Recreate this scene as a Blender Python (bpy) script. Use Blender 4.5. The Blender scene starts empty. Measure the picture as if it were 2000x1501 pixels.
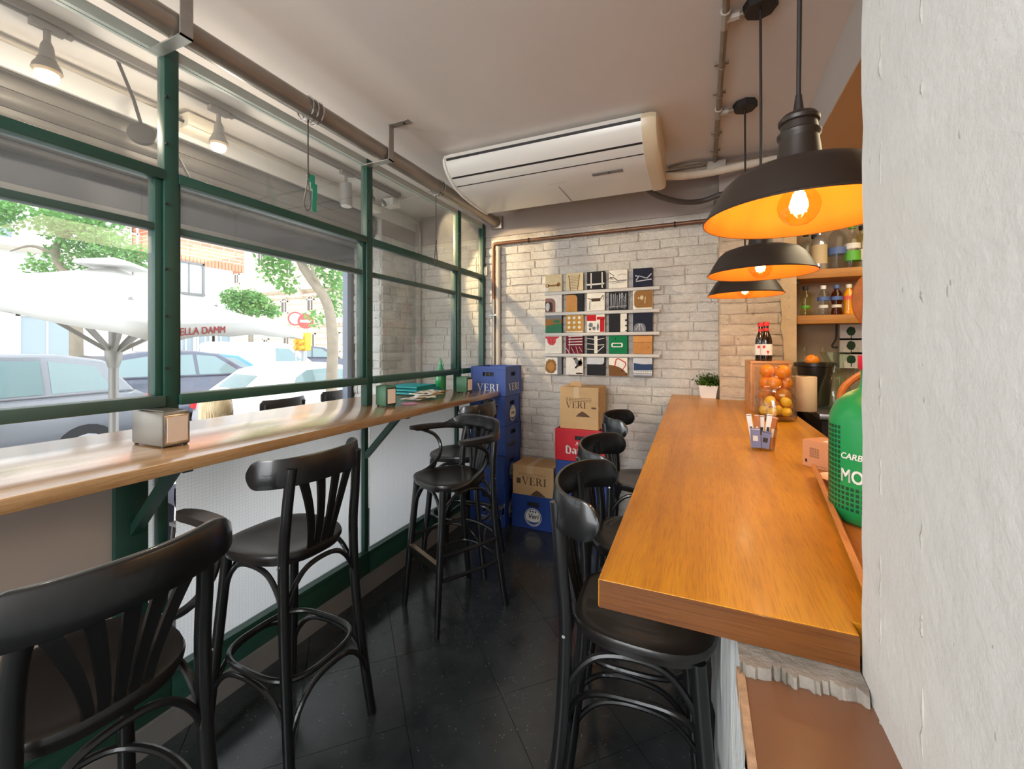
import bpy, bmesh, math, random
from mathutils import Vector, Matrix
random.seed(7)
S = bpy.context.scene
C = S.collection
PI = math.pi
def lin(c):
    c /= 255.0
    return c / 12.92 if c <= 0.04045 else ((c + 0.055) / 1.055) ** 2.4
def rgb(r, g, b): return (lin(r), lin(g), lin(b), 1.0)

# ---------------------------------------------------------------- camera
ZC, FPX, HOR = 1.5, 833.0, 678.0
YAW = math.atan(370 / 833.0)
SN, CS = math.sin(YAW), math.cos(YAW)
cam_d = bpy.data.cameras.new('camera'); cam = bpy.data.objects.new('camera', cam_d); C.objects.link(cam)
cam.location = (0, 0, ZC); cam.rotation_euler = (PI / 2, 0, YAW)
cam_d.sensor_fit = 'HORIZONTAL'; cam_d.sensor_width = 36; cam_d.lens = 36 * FPX / 2000
cam_d.shift_y = -(750.5 - HOR) / 2000; cam_d.clip_start = 0.02; cam_d.clip_end = 200
S.camera = cam
# measured points of the photograph, put on a known plane of the room
def ray(px, py):
    a = (px - 1000) / FPX
    return Vector((-SN + CS * a, CS + SN * a, (HOR - py) / FPX))
def onx(px, py, X): r = ray(px, py); return r * (X / r.x) + Vector((0, 0, ZC))
def ony(px, py, Y): r = ray(px, py); return r * (Y / r.y) + Vector((0, 0, ZC))
def onz(px, py, Z): r = ray(px, py); return r * ((Z - ZC) / r.z) + Vector((0, 0, ZC))
def atd(px, py, d): return ray(px, py) * d + Vector((0, 0, ZC))

# ---------------------------------------------------------------- sky, sun, lights, exposure
S.view_settings.view_transform = 'Standard'; S.view_settings.look = 'None'
S.view_settings.exposure = 0.92; S.view_settings.gamma = 1.0; S.view_settings.use_curve_mapping = False
S.cycles.use_denoising = True
S.cycles.max_bounces = 10; S.cycles.transparent_max_bounces = 24; S.cycles.diffuse_bounces = 5
S.cycles.sample_clamp_indirect = 6.0
S.cycles.caustics_reflective = False; S.cycles.caustics_refractive = False
W = bpy.data.worlds.new('overcast_sky'); S.world = W; W.use_nodes = True
bg = W.node_tree.nodes['Background']; bg.inputs[0].default_value = (0.90, 0.95, 1.0, 1); bg.inputs[1].default_value = 2.0
def light(name, kind, loc, energy, col=(1, 1, 1), rot=(0, 0, 0), **kw):
    d = bpy.data.lights.new(name, kind); d.energy = energy; d.color = col
    for k, v in kw.items(): setattr(d, k, v)
    o = bpy.data.objects.new(name, d); C.objects.link(o); o.location = loc; o.rotation_euler = rot
    return o
light('sun', 'SUN', (-8, 0, 12), 0.25, (1, 0.96, 0.9), (math.radians(48), 0, math.radians(20)), angle=math.radians(6))
light('room_fill_light', 'AREA', (-1.3, -1.5, 2.76), 78, (0.95, 0.98, 1.0), (math.radians(35), 0, 0), shape='RECTANGLE', size=1.4, size_y=1.6)  # fill added behind the camera to brighten the room, no known ceiling lamp
light('rear_fill_light', 'AREA', (-1.0, -3.1, 1.55), 52, (0.92, 0.97, 1.0), (PI / 2, 0, 0), shape='RECTANGLE', size=1.9, size_y=2.2)  # added fill in front of the solid rear wall, no doorway there
light('bar_fill_light', 'AREA', (1.15, 2.3, 2.5), 13, (1, 0.84, 0.55), (0, 0, 0), shape='RECTANGLE', size=0.8, size_y=1.6)  # added warm fill, unseen above the service side of the bar

# ---------------------------------------------------------------- materials
def new_mat(name):
    m = bpy.data.materials.new(name); m.use_nodes = True
    nt = m.node_tree; nt.nodes.clear()
    return m, nt, nt.nodes, nt.links
def node(ns, t, **kw):
    n = ns.new(t)
    for k, v in kw.items():
        if k.startswith('i_'):
            key = k[2:]
            key = int(key) if key.isdigit() else key
            n.inputs[key].default_value = v
        else: setattr(n, k, v)
    return n
def ramp(ns, stops):
    r = ns.new('ShaderNodeValToRGB'); e = r.color_ramp.elements
    while len(e) < len(stops): e.new(0.5)
    for i, (p, c) in enumerate(stops): e[i].position = p; e[i].color = c
    return r
def pm(name, col, rough=0.5, metal=0.0, spec=0.5, noise=None, bump=None, coat=0.0, scale3=(1, 1, 1)):
    """principled; noise=(scale, amount), bump=(scale, strength, distance)"""
    m, nt, ns, L = new_mat(name)
    out = ns.new('ShaderNodeOutputMaterial'); b = ns.new('ShaderNodeBsdfPrincipled'); L.new(b.outputs[0], out.inputs[0])
    b.inputs['Base Color'].default_value = col; b.inputs['Roughness'].default_value = rough
    b.inputs['Metallic'].default_value = metal; b.inputs['Specular IOR Level'].default_value = spec
    b.inputs['Coat Weight'].default_value = coat
    tc = ns.new('ShaderNodeTexCoord'); mp = ns.new('ShaderNodeMapping'); L.new(tc.outputs['Object'], mp.inputs[0]); mp.inputs['Scale'].default_value = scale3
    if noise:
        n = node(ns, 'ShaderNodeTexNoise', i_Scale=noise[0], i_Detail=6.0, i_Roughness=0.6); L.new(mp.outputs[0], n.inputs['Vector'])
        k = noise[1]
        r = ramp(ns, [(0.25, (col[0] * (1 - k), col[1] * (1 - k), col[2] * (1 - k), 1)), (0.75, (min(1, col[0] * (1 + k)), min(1, col[1] * (1 + k)), min(1, col[2] * (1 + k)), 1))])
        L.new(n.outputs['Fac'], r.inputs[0]); L.new(r.outputs[0], b.inputs['Base Color'])
    if bump:
        n2 = node(ns, 'ShaderNodeTexNoise', i_Scale=bump[0], i_Detail=8.0, i_Roughness=0.65); L.new(mp.outputs[0], n2.inputs['Vector'])
        bp = node(ns, 'ShaderNodeBump', i_Strength=bump[1], i_Distance=bump[2] if len(bump) > 2 else 0.01)
        L.new(n2.outputs['Fac'], bp.inputs['Height']); L.new(bp.outputs[0], b.inputs['Normal'])
    return m
def emis(name, col, s):
    m, nt, ns, L = new_mat(name)
    out = ns.new('ShaderNodeOutputMaterial'); e = node(ns, 'ShaderNodeEmission', i_Color=col, i_Strength=s); L.new(e.outputs[0], out.inputs[0])
    return m
def glass(name, tint=(1, 1, 1, 1), rough=0.0, dirt=0.0, ior=1.45, dirtcol=(0.9, 0.92, 0.95, 1)):
    m, nt, ns, L = new_mat(name)
    out = ns.new('ShaderNodeOutputMaterial')
    t = node(ns, 'ShaderNodeBsdfTransparent', i_Color=tint); g = node(ns, 'ShaderNodeBsdfGlossy', i_Roughness=rough)
    f = node(ns, 'ShaderNodeFresnel', i_IOR=ior); mx = ns.new('ShaderNodeMixShader')
    ge = ns.new('ShaderNodeNewGeometry'); ir = node(ns, 'ShaderNodeMapRange', i_3=ior, i_4=1 / ior); L.new(ge.outputs['Backfacing'], ir.inputs[0]); L.new(ir.outputs[0], f.inputs[0])
    L.new(f.outputs[0], mx.inputs[0]); L.new(t.outputs[0], mx.inputs[1]); L.new(g.outputs[0], mx.inputs[2])
    last = mx
    if dirt:
        tc = ns.new('ShaderNodeTexCoord'); n = node(ns, 'ShaderNodeTexNoise', i_Scale=1.6, i_Detail=5.0); L.new(tc.outputs['Object'], n.inputs['Vector'])
        mr = node(ns, 'ShaderNodeMapRange', i_1=0.35, i_2=0.75, i_3=dirt * 0.3, i_4=dirt * 1.3); L.new(n.outputs['Fac'], mr.inputs[0])
        d = node(ns, 'ShaderNodeBsdfTranslucent', i_Color=dirtcol); m2 = ns.new('ShaderNodeMixShader')
        L.new(mr.outputs[0], m2.inputs[0]); L.new(mx.outputs[0], m2.inputs[1]); L.new(d.outputs[0], m2.inputs[2]); last = m2
    L.new(last.outputs[0], out.inputs[0])
    return m
def oak(name, c1, c2, c3, rough=0.35, axis='Y', coat=0.25, scale=1.0):
    m, nt, ns, L = new_mat(name)
    out = ns.new('ShaderNodeOutputMaterial'); b = ns.new('ShaderNodeBsdfPrincipled'); L.new(b.outputs[0], out.inputs[0])
    tc = ns.new('ShaderNodeTexCoord'); mp = ns.new('ShaderNodeMapping'); L.new(tc.outputs['Object'], mp.inputs[0])
    s = {'Y': (22, 0.8, 22), 'X': (0.8, 22, 22), 'Z': (22, 22, 0.8)}[axis]
    mp.inputs['Scale'].default_value = tuple(v * scale for v in s)
    n1 = node(ns, 'ShaderNodeTexNoise', i_Scale=1.0, i_Detail=5.0, i_Roughness=0.55, i_Distortion=0.6); L.new(mp.outputs[0], n1.inputs['Vector'])
    r1 = ramp(ns, [(0.25, c1), (0.5, c2), (0.78, c3)]); L.new(n1.outputs['Fac'], r1.inputs[0])
    mp2 = ns.new('ShaderNodeMapping'); L.new(tc.outputs['Object'], mp2.inputs[0])
    s2 = {'Y': (420, 15, 420), 'X': (9, 320, 320), 'Z': (320, 320, 9)}[axis]; mp2.inputs['Scale'].default_value = s2
    n2 = node(ns, 'ShaderNodeTexNoise', i_Scale=1.0, i_Detail=2.0); L.new(mp2.outputs[0], n2.inputs['Vector'])
    r2 = ramp(ns, [(0.36, (0.72, 0.66, 0.60, 1)), (0.5, (1, 1, 1, 1))]); L.new(n2.outputs['Fac'], r2.inputs[0])
    mx = node(ns, 'ShaderNodeMix', data_type='RGBA', blend_type='MULTIPLY'); mx.inputs[0].default_value = 0.75
    L.new(r1.outputs[0], mx.inputs[6]); L.new(r2.outputs[0], mx.inputs[7])
    n3 = node(ns, 'ShaderNodeTexNoise', i_Scale=2.3, i_Detail=4.0); L.new(tc.outputs['Object'], n3.inputs['Vector'])
    r3 = ramp(ns, [(0.3, (0.72, 0.68, 0.62, 1)), (0.6, (1.08, 1.05, 1.02, 1))]); L.new(n3.outputs['Fac'], r3.inputs[0])
    mx2 = node(ns, 'ShaderNodeMix', data_type='RGBA', blend_type='MULTIPLY'); mx2.inputs[0].default_value = 0.7
    L.new(mx.outputs[2], mx2.inputs[6]); L.new(r3.outputs[0], mx2.inputs[7])
    L.new(mx2.outputs[2], b.inputs['Base Color'])
    b.inputs['Roughness'].default_value = rough; b.inputs['Coat Weight'].default_value = coat; b.inputs['Coat Roughness'].default_value = 0.15
    bp = node(ns, 'ShaderNodeBump', i_Strength=0.15, i_Distance=0.002); L.new(n2.outputs['Fac'], bp.inputs['Height']); L.new(bp.outputs[0], b.inputs['Normal'])
    return m
def painted_brick(name, c_light, c_dark, c_stain):
    m, nt, ns, L = new_mat(name)
    out = ns.new('ShaderNodeOutputMaterial'); b = ns.new('ShaderNodeBsdfPrincipled'); L.new(b.outputs[0], out.inputs[0])
    g = ns.new('ShaderNodeNewGeometry')
    n1 = node(ns, 'ShaderNodeTexNoise', i_Scale=3.0, i_Detail=7.0, i_Roughness=0.65); L.new(g.outputs['Position'], n1.inputs['Vector'])
    r1 = ramp(ns, [(0.3, c_dark), (0.55, c_light)]); L.new(n1.outputs['Fac'], r1.inputs[0])
    n2 = node(ns, 'ShaderNodeTexNoise', i_Scale=26.0, i_Detail=8.0, i_Roughness=0.7); L.new(g.outputs['Position'], n2.inputs['Vector'])
    r2 = ramp(ns, [(0.30, (1, 1, 1, 1)), (0.38, (0, 0, 0, 1))]); L.new(n2.outputs['Fac'], r2.inputs[0])
    mx = node(ns, 'ShaderNodeMix', data_type='RGBA'); L.new(r2.outputs[0], mx.inputs[0]); L.new(r1.outputs[0], mx.inputs[6]); mx.inputs[7].default_value = c_stain
    L.new(mx.outputs[2], b.inputs['Base Color']); b.inputs['Roughness'].default_value = 0.75; b.inputs['Specular IOR Level'].default_value = 0.25
    n3 = node(ns, 'ShaderNodeTexNoise', i_Scale=38.0, i_Detail=8.0, i_Roughness=0.7, i_Distortion=0.8); L.new(g.outputs['Position'], n3.inputs['Vector'])
    bp = node(ns, 'ShaderNodeBump', i_Strength=1.0, i_Distance=0.016); L.new(n3.outputs['Fac'], bp.inputs['Height']); L.new(bp.outputs[0], b.inputs['Normal'])
    return m
def terrazzo(name):
    m, nt, ns, L = new_mat(name)
    out = ns.new('ShaderNodeOutputMaterial'); b = ns.new('ShaderNodeBsdfPrincipled'); L.new(b.outputs[0], out.inputs[0])
    g = ns.new('ShaderNodeNewGeometry')
    v = node(ns, 'ShaderNodeTexVoronoi', i_Scale=70.0); L.new(g.outputs['Position'], v.inputs['Vector'])
    r = ramp(ns, [(0.10, (0.20, 0.21, 0.20, 1)), (0.17, (0, 0, 0, 1))]); L.new(v.outputs['Distance'], r.inputs[0])
    n0 = node(ns, 'ShaderNodeTexNoise', i_Scale=22.0, i_Detail=2.0); L.new(g.outputs['Position'], n0.inputs['Vector'])
    r0 = ramp(ns, [(0.52, (0, 0, 0, 1)), (0.62, (1, 1, 1, 1))]); L.new(n0.outputs['Fac'], r0.inputs[0])
    mm = node(ns, 'ShaderNodeMix', data_type='RGBA', blend_type='MULTIPLY'); mm.inputs[0].default_value = 1; L.new(r.outputs[0], mm.inputs[6]); L.new(r0.outputs[0], mm.inputs[7])
    n1 = node(ns, 'ShaderNodeTexNoise', i_Scale=2.2, i_Detail=8.0, i_Roughness=0.65); L.new(g.outputs['Position'], n1.inputs['Vector'])
    r1 = ramp(ns, [(0.3, (0.012, 0.015, 0.017, 1)), (0.7, (0.042, 0.048, 0.051, 1))]); L.new(n1.outputs['Fac'], r1.inputs[0])
    ad = node(ns, 'ShaderNodeMix', data_type='RGBA', blend_type='ADD'); ad.inputs[0].default_value = 1; L.new(r1.outputs[0], ad.inputs[6]); L.new(mm.outputs[2], ad.inputs[7])
    L.new(ad.outputs[2], b.inputs['Base Color'])
    mr = node(ns, 'ShaderNodeMapRange', i_1=0.3, i_2=0.7, i_3=0.09, i_4=0.30); L.new(n1.outputs['Fac'], mr.inputs[0]); L.new(mr.outputs[0], b.inputs['Roughness'])
    bp = node(ns, 'ShaderNodeBump', i_Strength=0.05, i_Distance=0.003); L.new(n1.outputs['Fac'], bp.inputs['Height']); L.new(bp.outputs[0], b.inputs['Normal'])
    return m
def wired_glass(name):
    m, nt, ns, L = new_mat(name)
    out = ns.new('ShaderNodeOutputMaterial'); tc = ns.new('ShaderNodeTexCoord')
    t = node(ns, 'ShaderNodeBsdfTranslucent', i_Color=(0.93, 0.94, 0.95, 1)); d = node(ns, 'ShaderNodeBsdfPrincipled', i_Roughness=0.25)
    d.inputs['Base Color'].default_value = (0.75, 0.76, 0.76, 1)
    br = node(ns, 'ShaderNodeTexBrick', offset=0.0, i_Scale=1.0); br.inputs['Brick Width'].default_value = 0.014; br.inputs['Row Height'].default_value = 0.014
    br.inputs['Mortar Size'].default_value = 0.0016; br.inputs['Color1'].default_value = (1, 1, 1, 1); br.inputs['Color2'].default_value = (0.95, 0.95, 0.95, 1); br.inputs['Mortar'].default_value = (0.78, 0.79, 0.80, 1)
    sp = ns.new('ShaderNodeSeparateXYZ'); cb = ns.new('ShaderNodeCombineXYZ'); L.new(tc.outputs['Object'], sp.inputs[0]); L.new(sp.outputs[1], cb.inputs[0]); L.new(sp.outputs[2], cb.inputs[1]); L.new(cb.outputs[0], br.inputs['Vector'])
    L.new(br.outputs['Color'], t.inputs['Color'])
    bp = node(ns, 'ShaderNodeBump', i_Strength=0.5, i_Distance=0.002); L.new(br.outputs['Fac'], bp.inputs['Height']); L.new(bp.outputs[0], d.inputs['Normal'])
    mx = ns.new('ShaderNodeMixShader'); mx.inputs[0].default_value = 0.12; L.new(t.outputs[0], mx.inputs[1]); L.new(d.outputs[0], mx.inputs[2])
    rf = node(ns, 'ShaderNodeBsdfRefraction', i_Roughness=0.55, i_IOR=1.25); rf.inputs[0].default_value = (0.97, 0.98, 0.98, 1); m2 = ns.new('ShaderNodeMixShader'); m2.inputs[0].default_value = 0.45
    L.new(mx.outputs[0], m2.inputs[1]); L.new(rf.outputs[0], m2.inputs[2]); L.new(m2.outputs[0], out.inputs[0])
    return m
def far_brick(name, c1, c2, mort, bw=0.25, rh=0.075, vert=(1, 2)):
    m, nt, ns, L = new_mat(name)
    out = ns.new('ShaderNodeOutputMaterial'); b = ns.new('ShaderNodeBsdfPrincipled'); L.new(b.outputs[0], out.inputs[0]); b.inputs['Roughness'].default_value = 0.85
    g = ns.new('ShaderNodeNewGeometry'); sp = ns.new('ShaderNodeSeparateXYZ'); cb = ns.new('ShaderNodeCombineXYZ')
    L.new(g.outputs['Position'], sp.inputs[0]); L.new(sp.outputs[vert[0]], cb.inputs[0]); L.new(sp.outputs[vert[1]], cb.inputs[1])
    br = node(ns, 'ShaderNodeTexBrick', i_Scale=1.0); br.inputs['Brick Width'].default_value = bw; br.inputs['Row Height'].default_value = rh; br.inputs['Mortar Size'].default_value = rh * 0.12
    br.inputs['Color1'].default_value = c1; br.inputs['Color2'].default_value = c2; br.inputs['Mortar'].default_value = mort
    L.new(cb.outputs[0], br.inputs['Vector']); L.new(br.outputs['Color'], b.inputs['Base Color'])
    bp = node(ns, 'ShaderNodeBump', i_Strength=0.6, i_Distance=0.01); bp.invert = True; L.new(br.outputs['Fac'], bp.inputs['Height']); L.new(bp.outputs[0], b.inputs['Normal'])
    return m
def leaf_mat(name, c1, c2):
    m, nt, ns, L = new_mat(name)
    out = ns.new('ShaderNodeOutputMaterial'); d = ns.new('ShaderNodeBsdfDiffuse'); t = ns.new('ShaderNodeBsdfTranslucent'); mx = ns.new('ShaderNodeMixShader'); mx.inputs[0].default_value = 0.4
    g = ns.new('ShaderNodeNewGeometry'); n = node(ns, 'ShaderNodeTexNoise', i_Scale=9.0, i_Detail=3.0); L.new(g.outputs['Position'], n.inputs['Vector'])
    r = ramp(ns, [(0.3, c1), (0.7, c2)]); L.new(n.outputs['Fac'], r.inputs[0]); L.new(r.outputs[0], d.inputs[0]); L.new(r.outputs[0], t.inputs[0])
    L.new(d.outputs[0], mx.inputs[1]); L.new(t.outputs[0], mx.inputs[2]); L.new(mx.outputs[0], out.inputs[0])
    return m
def citrus(name, c): return pm(name, c, 0.38, 0, 0.5, (7, 0.10), (140, 0.25, 0.002))

M = dict(
    ceiling=pm('ceiling_paint', rgb(226, 219, 214), 0.62, 0, 0.3, (0.9, 0.05), (3, 0.06, 0.02)),
    taupe=pm('taupe_wall_paint', rgb(164, 152, 145), 0.6, 0, 0.3, (1.2, 0.06), (30, 0.1, 0.004)),
    beam=pm('beam_plaster', rgb(190, 183, 178), 0.7, 0, 0.3, (1.2, 0.05)),
    soffit=pm('bar_soffit_paint', rgb(205, 170, 130), 0.7, 0, 0.3, (1.2, 0.05)),
    concrete=pm('white_washed_concrete', rgb(208, 207, 203), 0.8, 0, 0.2, (2.5, 0.04), (16, 0.5, 0.006)),
    halfwall=pm('rough_white_paint', rgb(205, 208, 208), 0.7, 0, 0.3, (6, 0.18), (9, 0.7, 0.02), scale3=(1, 1, 0.25)),
    ledge=pm('brown_varnished_ledge', rgb(128, 88, 60), 0.35, 0, 0.5, (3, 0.15), (12, 0.05)),
    mortar=pm('rough_mortar', rgb(150, 142, 132), 0.9, 0, 0.2, (20, 0.3), (30, 0.8, 0.01)),
    brick=painted_brick('white_painted_brick', rgb(228, 222, 214), rgb(206, 197, 186), rgb(160, 140, 120)),
    brick_joint=painted_brick('painted_joints', rgb(216, 206, 194), rgb(190, 177, 162), rgb(146, 128, 110)),
    brick_day=painted_brick('rough_white_brick', rgb(228, 226, 222), rgb(205, 200, 192), rgb(160, 152, 142)),
    brick_warm=painted_brick('cream_painted_brick', rgb(226, 203, 178), rgb(205, 178, 150), rgb(150, 118, 92)),
    terrazzo=terrazzo('black_terrazzo'), grout=pm('grout', rgb(40, 42, 43), 0.8),
    skirt=pm('grey_skirting', rgb(120, 118, 116), 0.6, 0, 0.4, (4, 0.1)),
    green=pm('green_frame_paint', rgb(36, 74, 63), 0.4, 0, 0.5, (5, 0.12), (60, 0.06, 0.002)),
    greendark=pm('weathered_green_paint', rgb(62, 86, 80), 0.45, 0, 0.5, (5, 0.12)),
    palegreen=pm('pale_head_rail_paint', rgb(190, 198, 190), 0.5, 0, 0.4, (8, 0.08)),
    pane=glass('window_glass', (0.97, 0.985, 0.98, 1), 0.0, 0.05), wired=wired_glass('wired_frosted_glass'),
    taupe_panel=pm('taupe_panel_paint', rgb(188, 174, 164), 0.6),
    shelfwood=oak('shelf_oak', rgb(148, 108, 68), rgb(174, 134, 90), rgb(196, 160, 120), 0.26, 'Y', 0.8),
    barwood=oak('bar_oak', rgb(176, 112, 14), rgb(200, 134, 20), rgb(212, 150, 30), 0.36, 'Y', 0.08),
    barend=oak('bar_end_oak', rgb(96, 54, 18), rgb(110, 64, 22), rgb(124, 74, 28), 0.4, 'X', 0.2),
    boxwood=oak('box_pine', rgb(196, 132, 76), rgb(206, 146, 90), rgb(216, 160, 104), 0.5, 'X', 0.0),
    shelfply=oak('back_shelf_pine', rgb(178, 116, 42), rgb(196, 132, 54), rgb(206, 146, 66), 0.5, 'X', 0.0),
    traywood=oak('tray_wood', rgb(170, 96, 34), rgb(196, 120, 52), rgb(208, 138, 70), 0.4, 'Y', 0.1),
    black=pm('black_lacquered_wood', rgb(20, 20, 21), 0.30, 0, 0.5, (14, 0.2), (90, 0.04, 0.001), coat=0.25),
    blackseat=pm('black_worn_seat', rgb(27, 24, 23), 0.30, 0, 0.5, (5, 0.3), (60, 0.06, 0.002), coat=0.2),
    brass=pm('brass_strip', rgb(176, 156, 128), 0.35, 0.8), chrome=pm('chrome', rgb(200, 200, 202), 0.18, 1.0),
    steel=pm('brushed_steel', rgb(150, 150, 152), 0.35, 0.9, 0.5, (8, 0.1)),
    galv=pm('galvanised_steel', rgb(178, 176, 170), 0.38, 0.75, 0.5, (20, 0.14)),
    tubepaint=pm('grey_metal_tube', rgb(146, 136, 126), 0.3, 0.5, 0.5, (6, 0.15)),
    strap=pm('grey_painted_strap', rgb(150, 143, 136), 0.5, 0.3, 0.5, (30, 0.1)),
    shutter=pm('dusty_shutter_steel', rgb(104, 98, 92), 0.5, 0.25, 0.5, (5, 0.5), scale3=(1, 0.15, 1)),
    shutterdark=pm('grey_shutter_sheet', rgb(88, 88, 94), 0.5, 0.2, 0.4, (3, 0.15), scale3=(1, 0.4, 1)),
    conduit=pm('painted_conduit', rgb(176, 166, 154), 0.5, 0.1, 0.4, (10, 0.1)),
    conduitd=pm('weathered_conduit', rgb(142, 128, 112), 0.5, 0.3, 0.4, (14, 0.2)),
    copper=pm('brown_copper_pipe', rgb(120, 84, 62), 0.4, 0.4, 0.5, (14, 0.2)),
    foamtube=pm('cream_pipe_wrap', rgb(216, 205, 188), 0.7, 0, 0.3, (12, 0.1), (20, 0.4, 0.01)),
    acwhite=pm('white_ac_plastic', rgb(232, 228, 220), 0.22, 0, 0.5), accream=pm('cream_ac_plastic', rgb(222, 204, 172), 0.3, 0, 0.5),
    dark=pm('dark_gap', rgb(34, 28, 26), 0.6), darkgrey=pm('dark_grey_plastic', rgb(74, 68, 64), 0.5), midgrey=pm('mid_grey_plastic', rgb(128, 126, 126), 0.5),
    shade=pm('matt_brown_black_shade', rgb(50, 41, 35), 0.42, 0.2, 0.5), shadein=pm('copper_shade_lining', rgb(228, 143, 56), 0.4, 0.1, 0.5),
    bulb=glass('amber_bulb_glass', (1, 0.86, 0.62, 1), 0.0, 0, 1.8), filament=emis('bulb_filament', (1, 0.62, 0.22, 1), 60), filament2=emis('dim_filament', (1, 0.6, 0.25, 1), 8), spotglow=emis('spot_lamp_glow', (1, 0.72, 0.38, 1), 30),
    white=pm('white_plastic', rgb(236, 234, 228), 0.4), cream=pm('cream_plastic', rgb(228, 216, 196), 0.4), paper=pm('white_paper', rgb(232, 228, 220), 0.8, 0, 0.2),
    clear=glass('clear_glass', (0.97, 0.98, 0.97, 1), 0.0), tealglass=glass('faint_green_glass', (0.85, 0.95, 0.88, 1)),
    bluecrate=pm('blue_crate_plastic', rgb(36, 66, 140), 0.42, 0, 0.5, (3, 0.08)), bluecrate2=pm('pale_blue_crate_plastic', rgb(62, 84, 152), 0.45, 0, 0.5, (3, 0.08)),
    redcrate=pm('red_crate_plastic', rgb(196, 26, 42), 0.4, 0, 0.5, (3, 0.06)), crateprint=pm('white_crate_print', rgb(225, 222, 214), 0.6),
    card=pm('cardboard', rgb(198, 162, 118), 0.8, 0, 0.2, (9, 0.06)), cardprint=pm('brown_box_print', rgb(92, 66, 46), 0.8), tape=pm('parcel_tape', rgb(206, 176, 136), 0.3),
    napkin=pm('napkin_paper', rgb(222, 200, 182), 0.85), dispgrey=pm('dull_grey_metal', rgb(128, 122, 112), 0.35, 0.6), dispgreen=pm('olive_green_metal', rgb(70, 108, 80), 0.4, 0.2, 0.5, (6, 0.1)),
    siphon=pm('green_siphon_glass', rgb(52, 160, 96), 0.12, 0, 0.6, coat=0.5), cloth=pm('teal_canvas', rgb(48, 152, 156), 0.8, 0, 0.2, (14, 0.12), (40, 0.3, 0.005)),
    potwhite=pm('white_ceramic', rgb(240, 238, 232), 0.3), leaf=leaf_mat('pot_leaf', rgb(40, 66, 26), rgb(84, 116, 50)),
    treeleaf=leaf_mat('tree_leaf', rgb(96, 150, 84), rgb(150, 196, 120)), bark=pm('plane_tree_bark', rgb(150, 138, 122), 0.85, 0, 0.2, (8, 0.2), (20, 0.5, 0.02)),
    lemon=citrus('lemon_peel', rgb(232, 178, 36)), orange=citrus('orange_peel', rgb(238, 134, 20)),
    ink=pm('black_print', rgb(24, 22, 24), 0.6), redprint=pm('red_print', rgb(206, 44, 44), 0.6),
    beer=pm('dark_beer_glass', rgb(26, 14, 10), 0.10, 0, 0.6, coat=0.4), greenplastic=pm('green_plastic', rgb(28, 142, 74), 0.32, 0, 0.5), greenin=pm('dark_green_inner', rgb(16, 66, 40), 0.4),
    wicker=pm('wicker', rgb(186, 104, 40), 0.55, 0, 0.4, (30, 0.2)), redplastic=pm('red_handle_plastic', rgb(214, 36, 62), 0.35), blackplastic=pm('black_plastic', rgb(30, 26, 24), 0.35),
    kraft=pm('kraft_box', rgb(202, 140, 96), 0.75), kraftdark=pm('kraft_box_side', rgb(150, 92, 44), 0.75),
    sachet=pm('blue_sachet_paper', rgb(128, 134, 172), 0.7), sachetw=pm('white_sachet_paper', rgb(236, 228, 218), 0.7), sachetb=pm('brown_sachet_paper', rgb(188, 116, 64), 0.7),
    asphalt=pm('asphalt', rgb(150, 150, 150), 0.85, 0, 0.2, (6, 0.1)), pave=pm('paving', rgb(222, 218, 212), 0.8, 0, 0.2, (3, 0.06)),
    parasol=pm('white_parasol_canvas', rgb(206, 205, 202), 0.85, 0, 0.2), steelgrey=pm('grey_parasol_steel', rgb(142, 140, 136), 0.4, 0.4),
    cream_stone=far_brick('cream_ashlar', rgb(232, 222, 204), rgb(226, 214, 196), rgb(196, 182, 164), 1.2, 0.42, (0, 2)),
    redbrick=far_brick('red_facade_brick', rgb(214, 138, 108), rgb(226, 154, 124), rgb(232, 200, 180), 0.5, 0.16),
    facade=pm('white_render', rgb(236, 234, 232), 0.85), stone=pm('pale_stone', rgb(228, 220, 206), 0.85), winglass=pm('far_window_glass', rgb(150, 166, 176), 0.1, 0, 0.6), windark=pm('far_window_dark', rgb(96, 88, 84), 0.3), curtain=pm('far_curtain', rgb(200, 206, 210), 0.8),
    carwhite=pm('white_car_paint', rgb(236, 238, 240), 0.2, 0, 0.5, coat=0.6), trackgrey=pm('track_grey', rgb(132, 124, 118), 0.45, 0.2),
    cardark=pm('dark_blue_grey_car_paint', rgb(78, 84, 104), 0.2, 0.2, 0.5, coat=0.6), carsilver=pm('silver_car_paint', rgb(128, 132, 140), 0.25, 0.3, 0.5, coat=0.5), carblue=pm('blue_car_paint', rgb(70, 140, 190), 0.2, 0.1, 0.5, coat=0.6),
    carglass=pm('car_glass', rgb(120, 146, 150), 0.06, 0, 0.8), tyre=pm('tyre', rgb(52, 52, 54), 0.8), taillight=pm('red_tail_light', rgb(220, 50, 50), 0.2), rim=pm('alloy_rim', rgb(170, 172, 176), 0.3, 0.6),
    signred=pm('sign_red', rgb(226, 84, 84), 0.5), signyellow=pm('signal_yellow', rgb(238, 176, 40), 0.5),
    hair=pm('blonde_hair', rgb(234, 210, 170), 0.5, 0, 0.4, (40, 0.25), (60, 0.5, 0.004), scale3=(1, 1, 0.2)), skin=pm('skin', rgb(214, 160, 130), 0.55), garment=pm('dark_jacket', rgb(62, 62, 74), 0.85), trousers=pm('dark_trousers', rgb(44, 48, 60), 0.85),
    chairdark=pm('dark_terrace_chair', rgb(58, 54, 54), 0.45),
)

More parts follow.
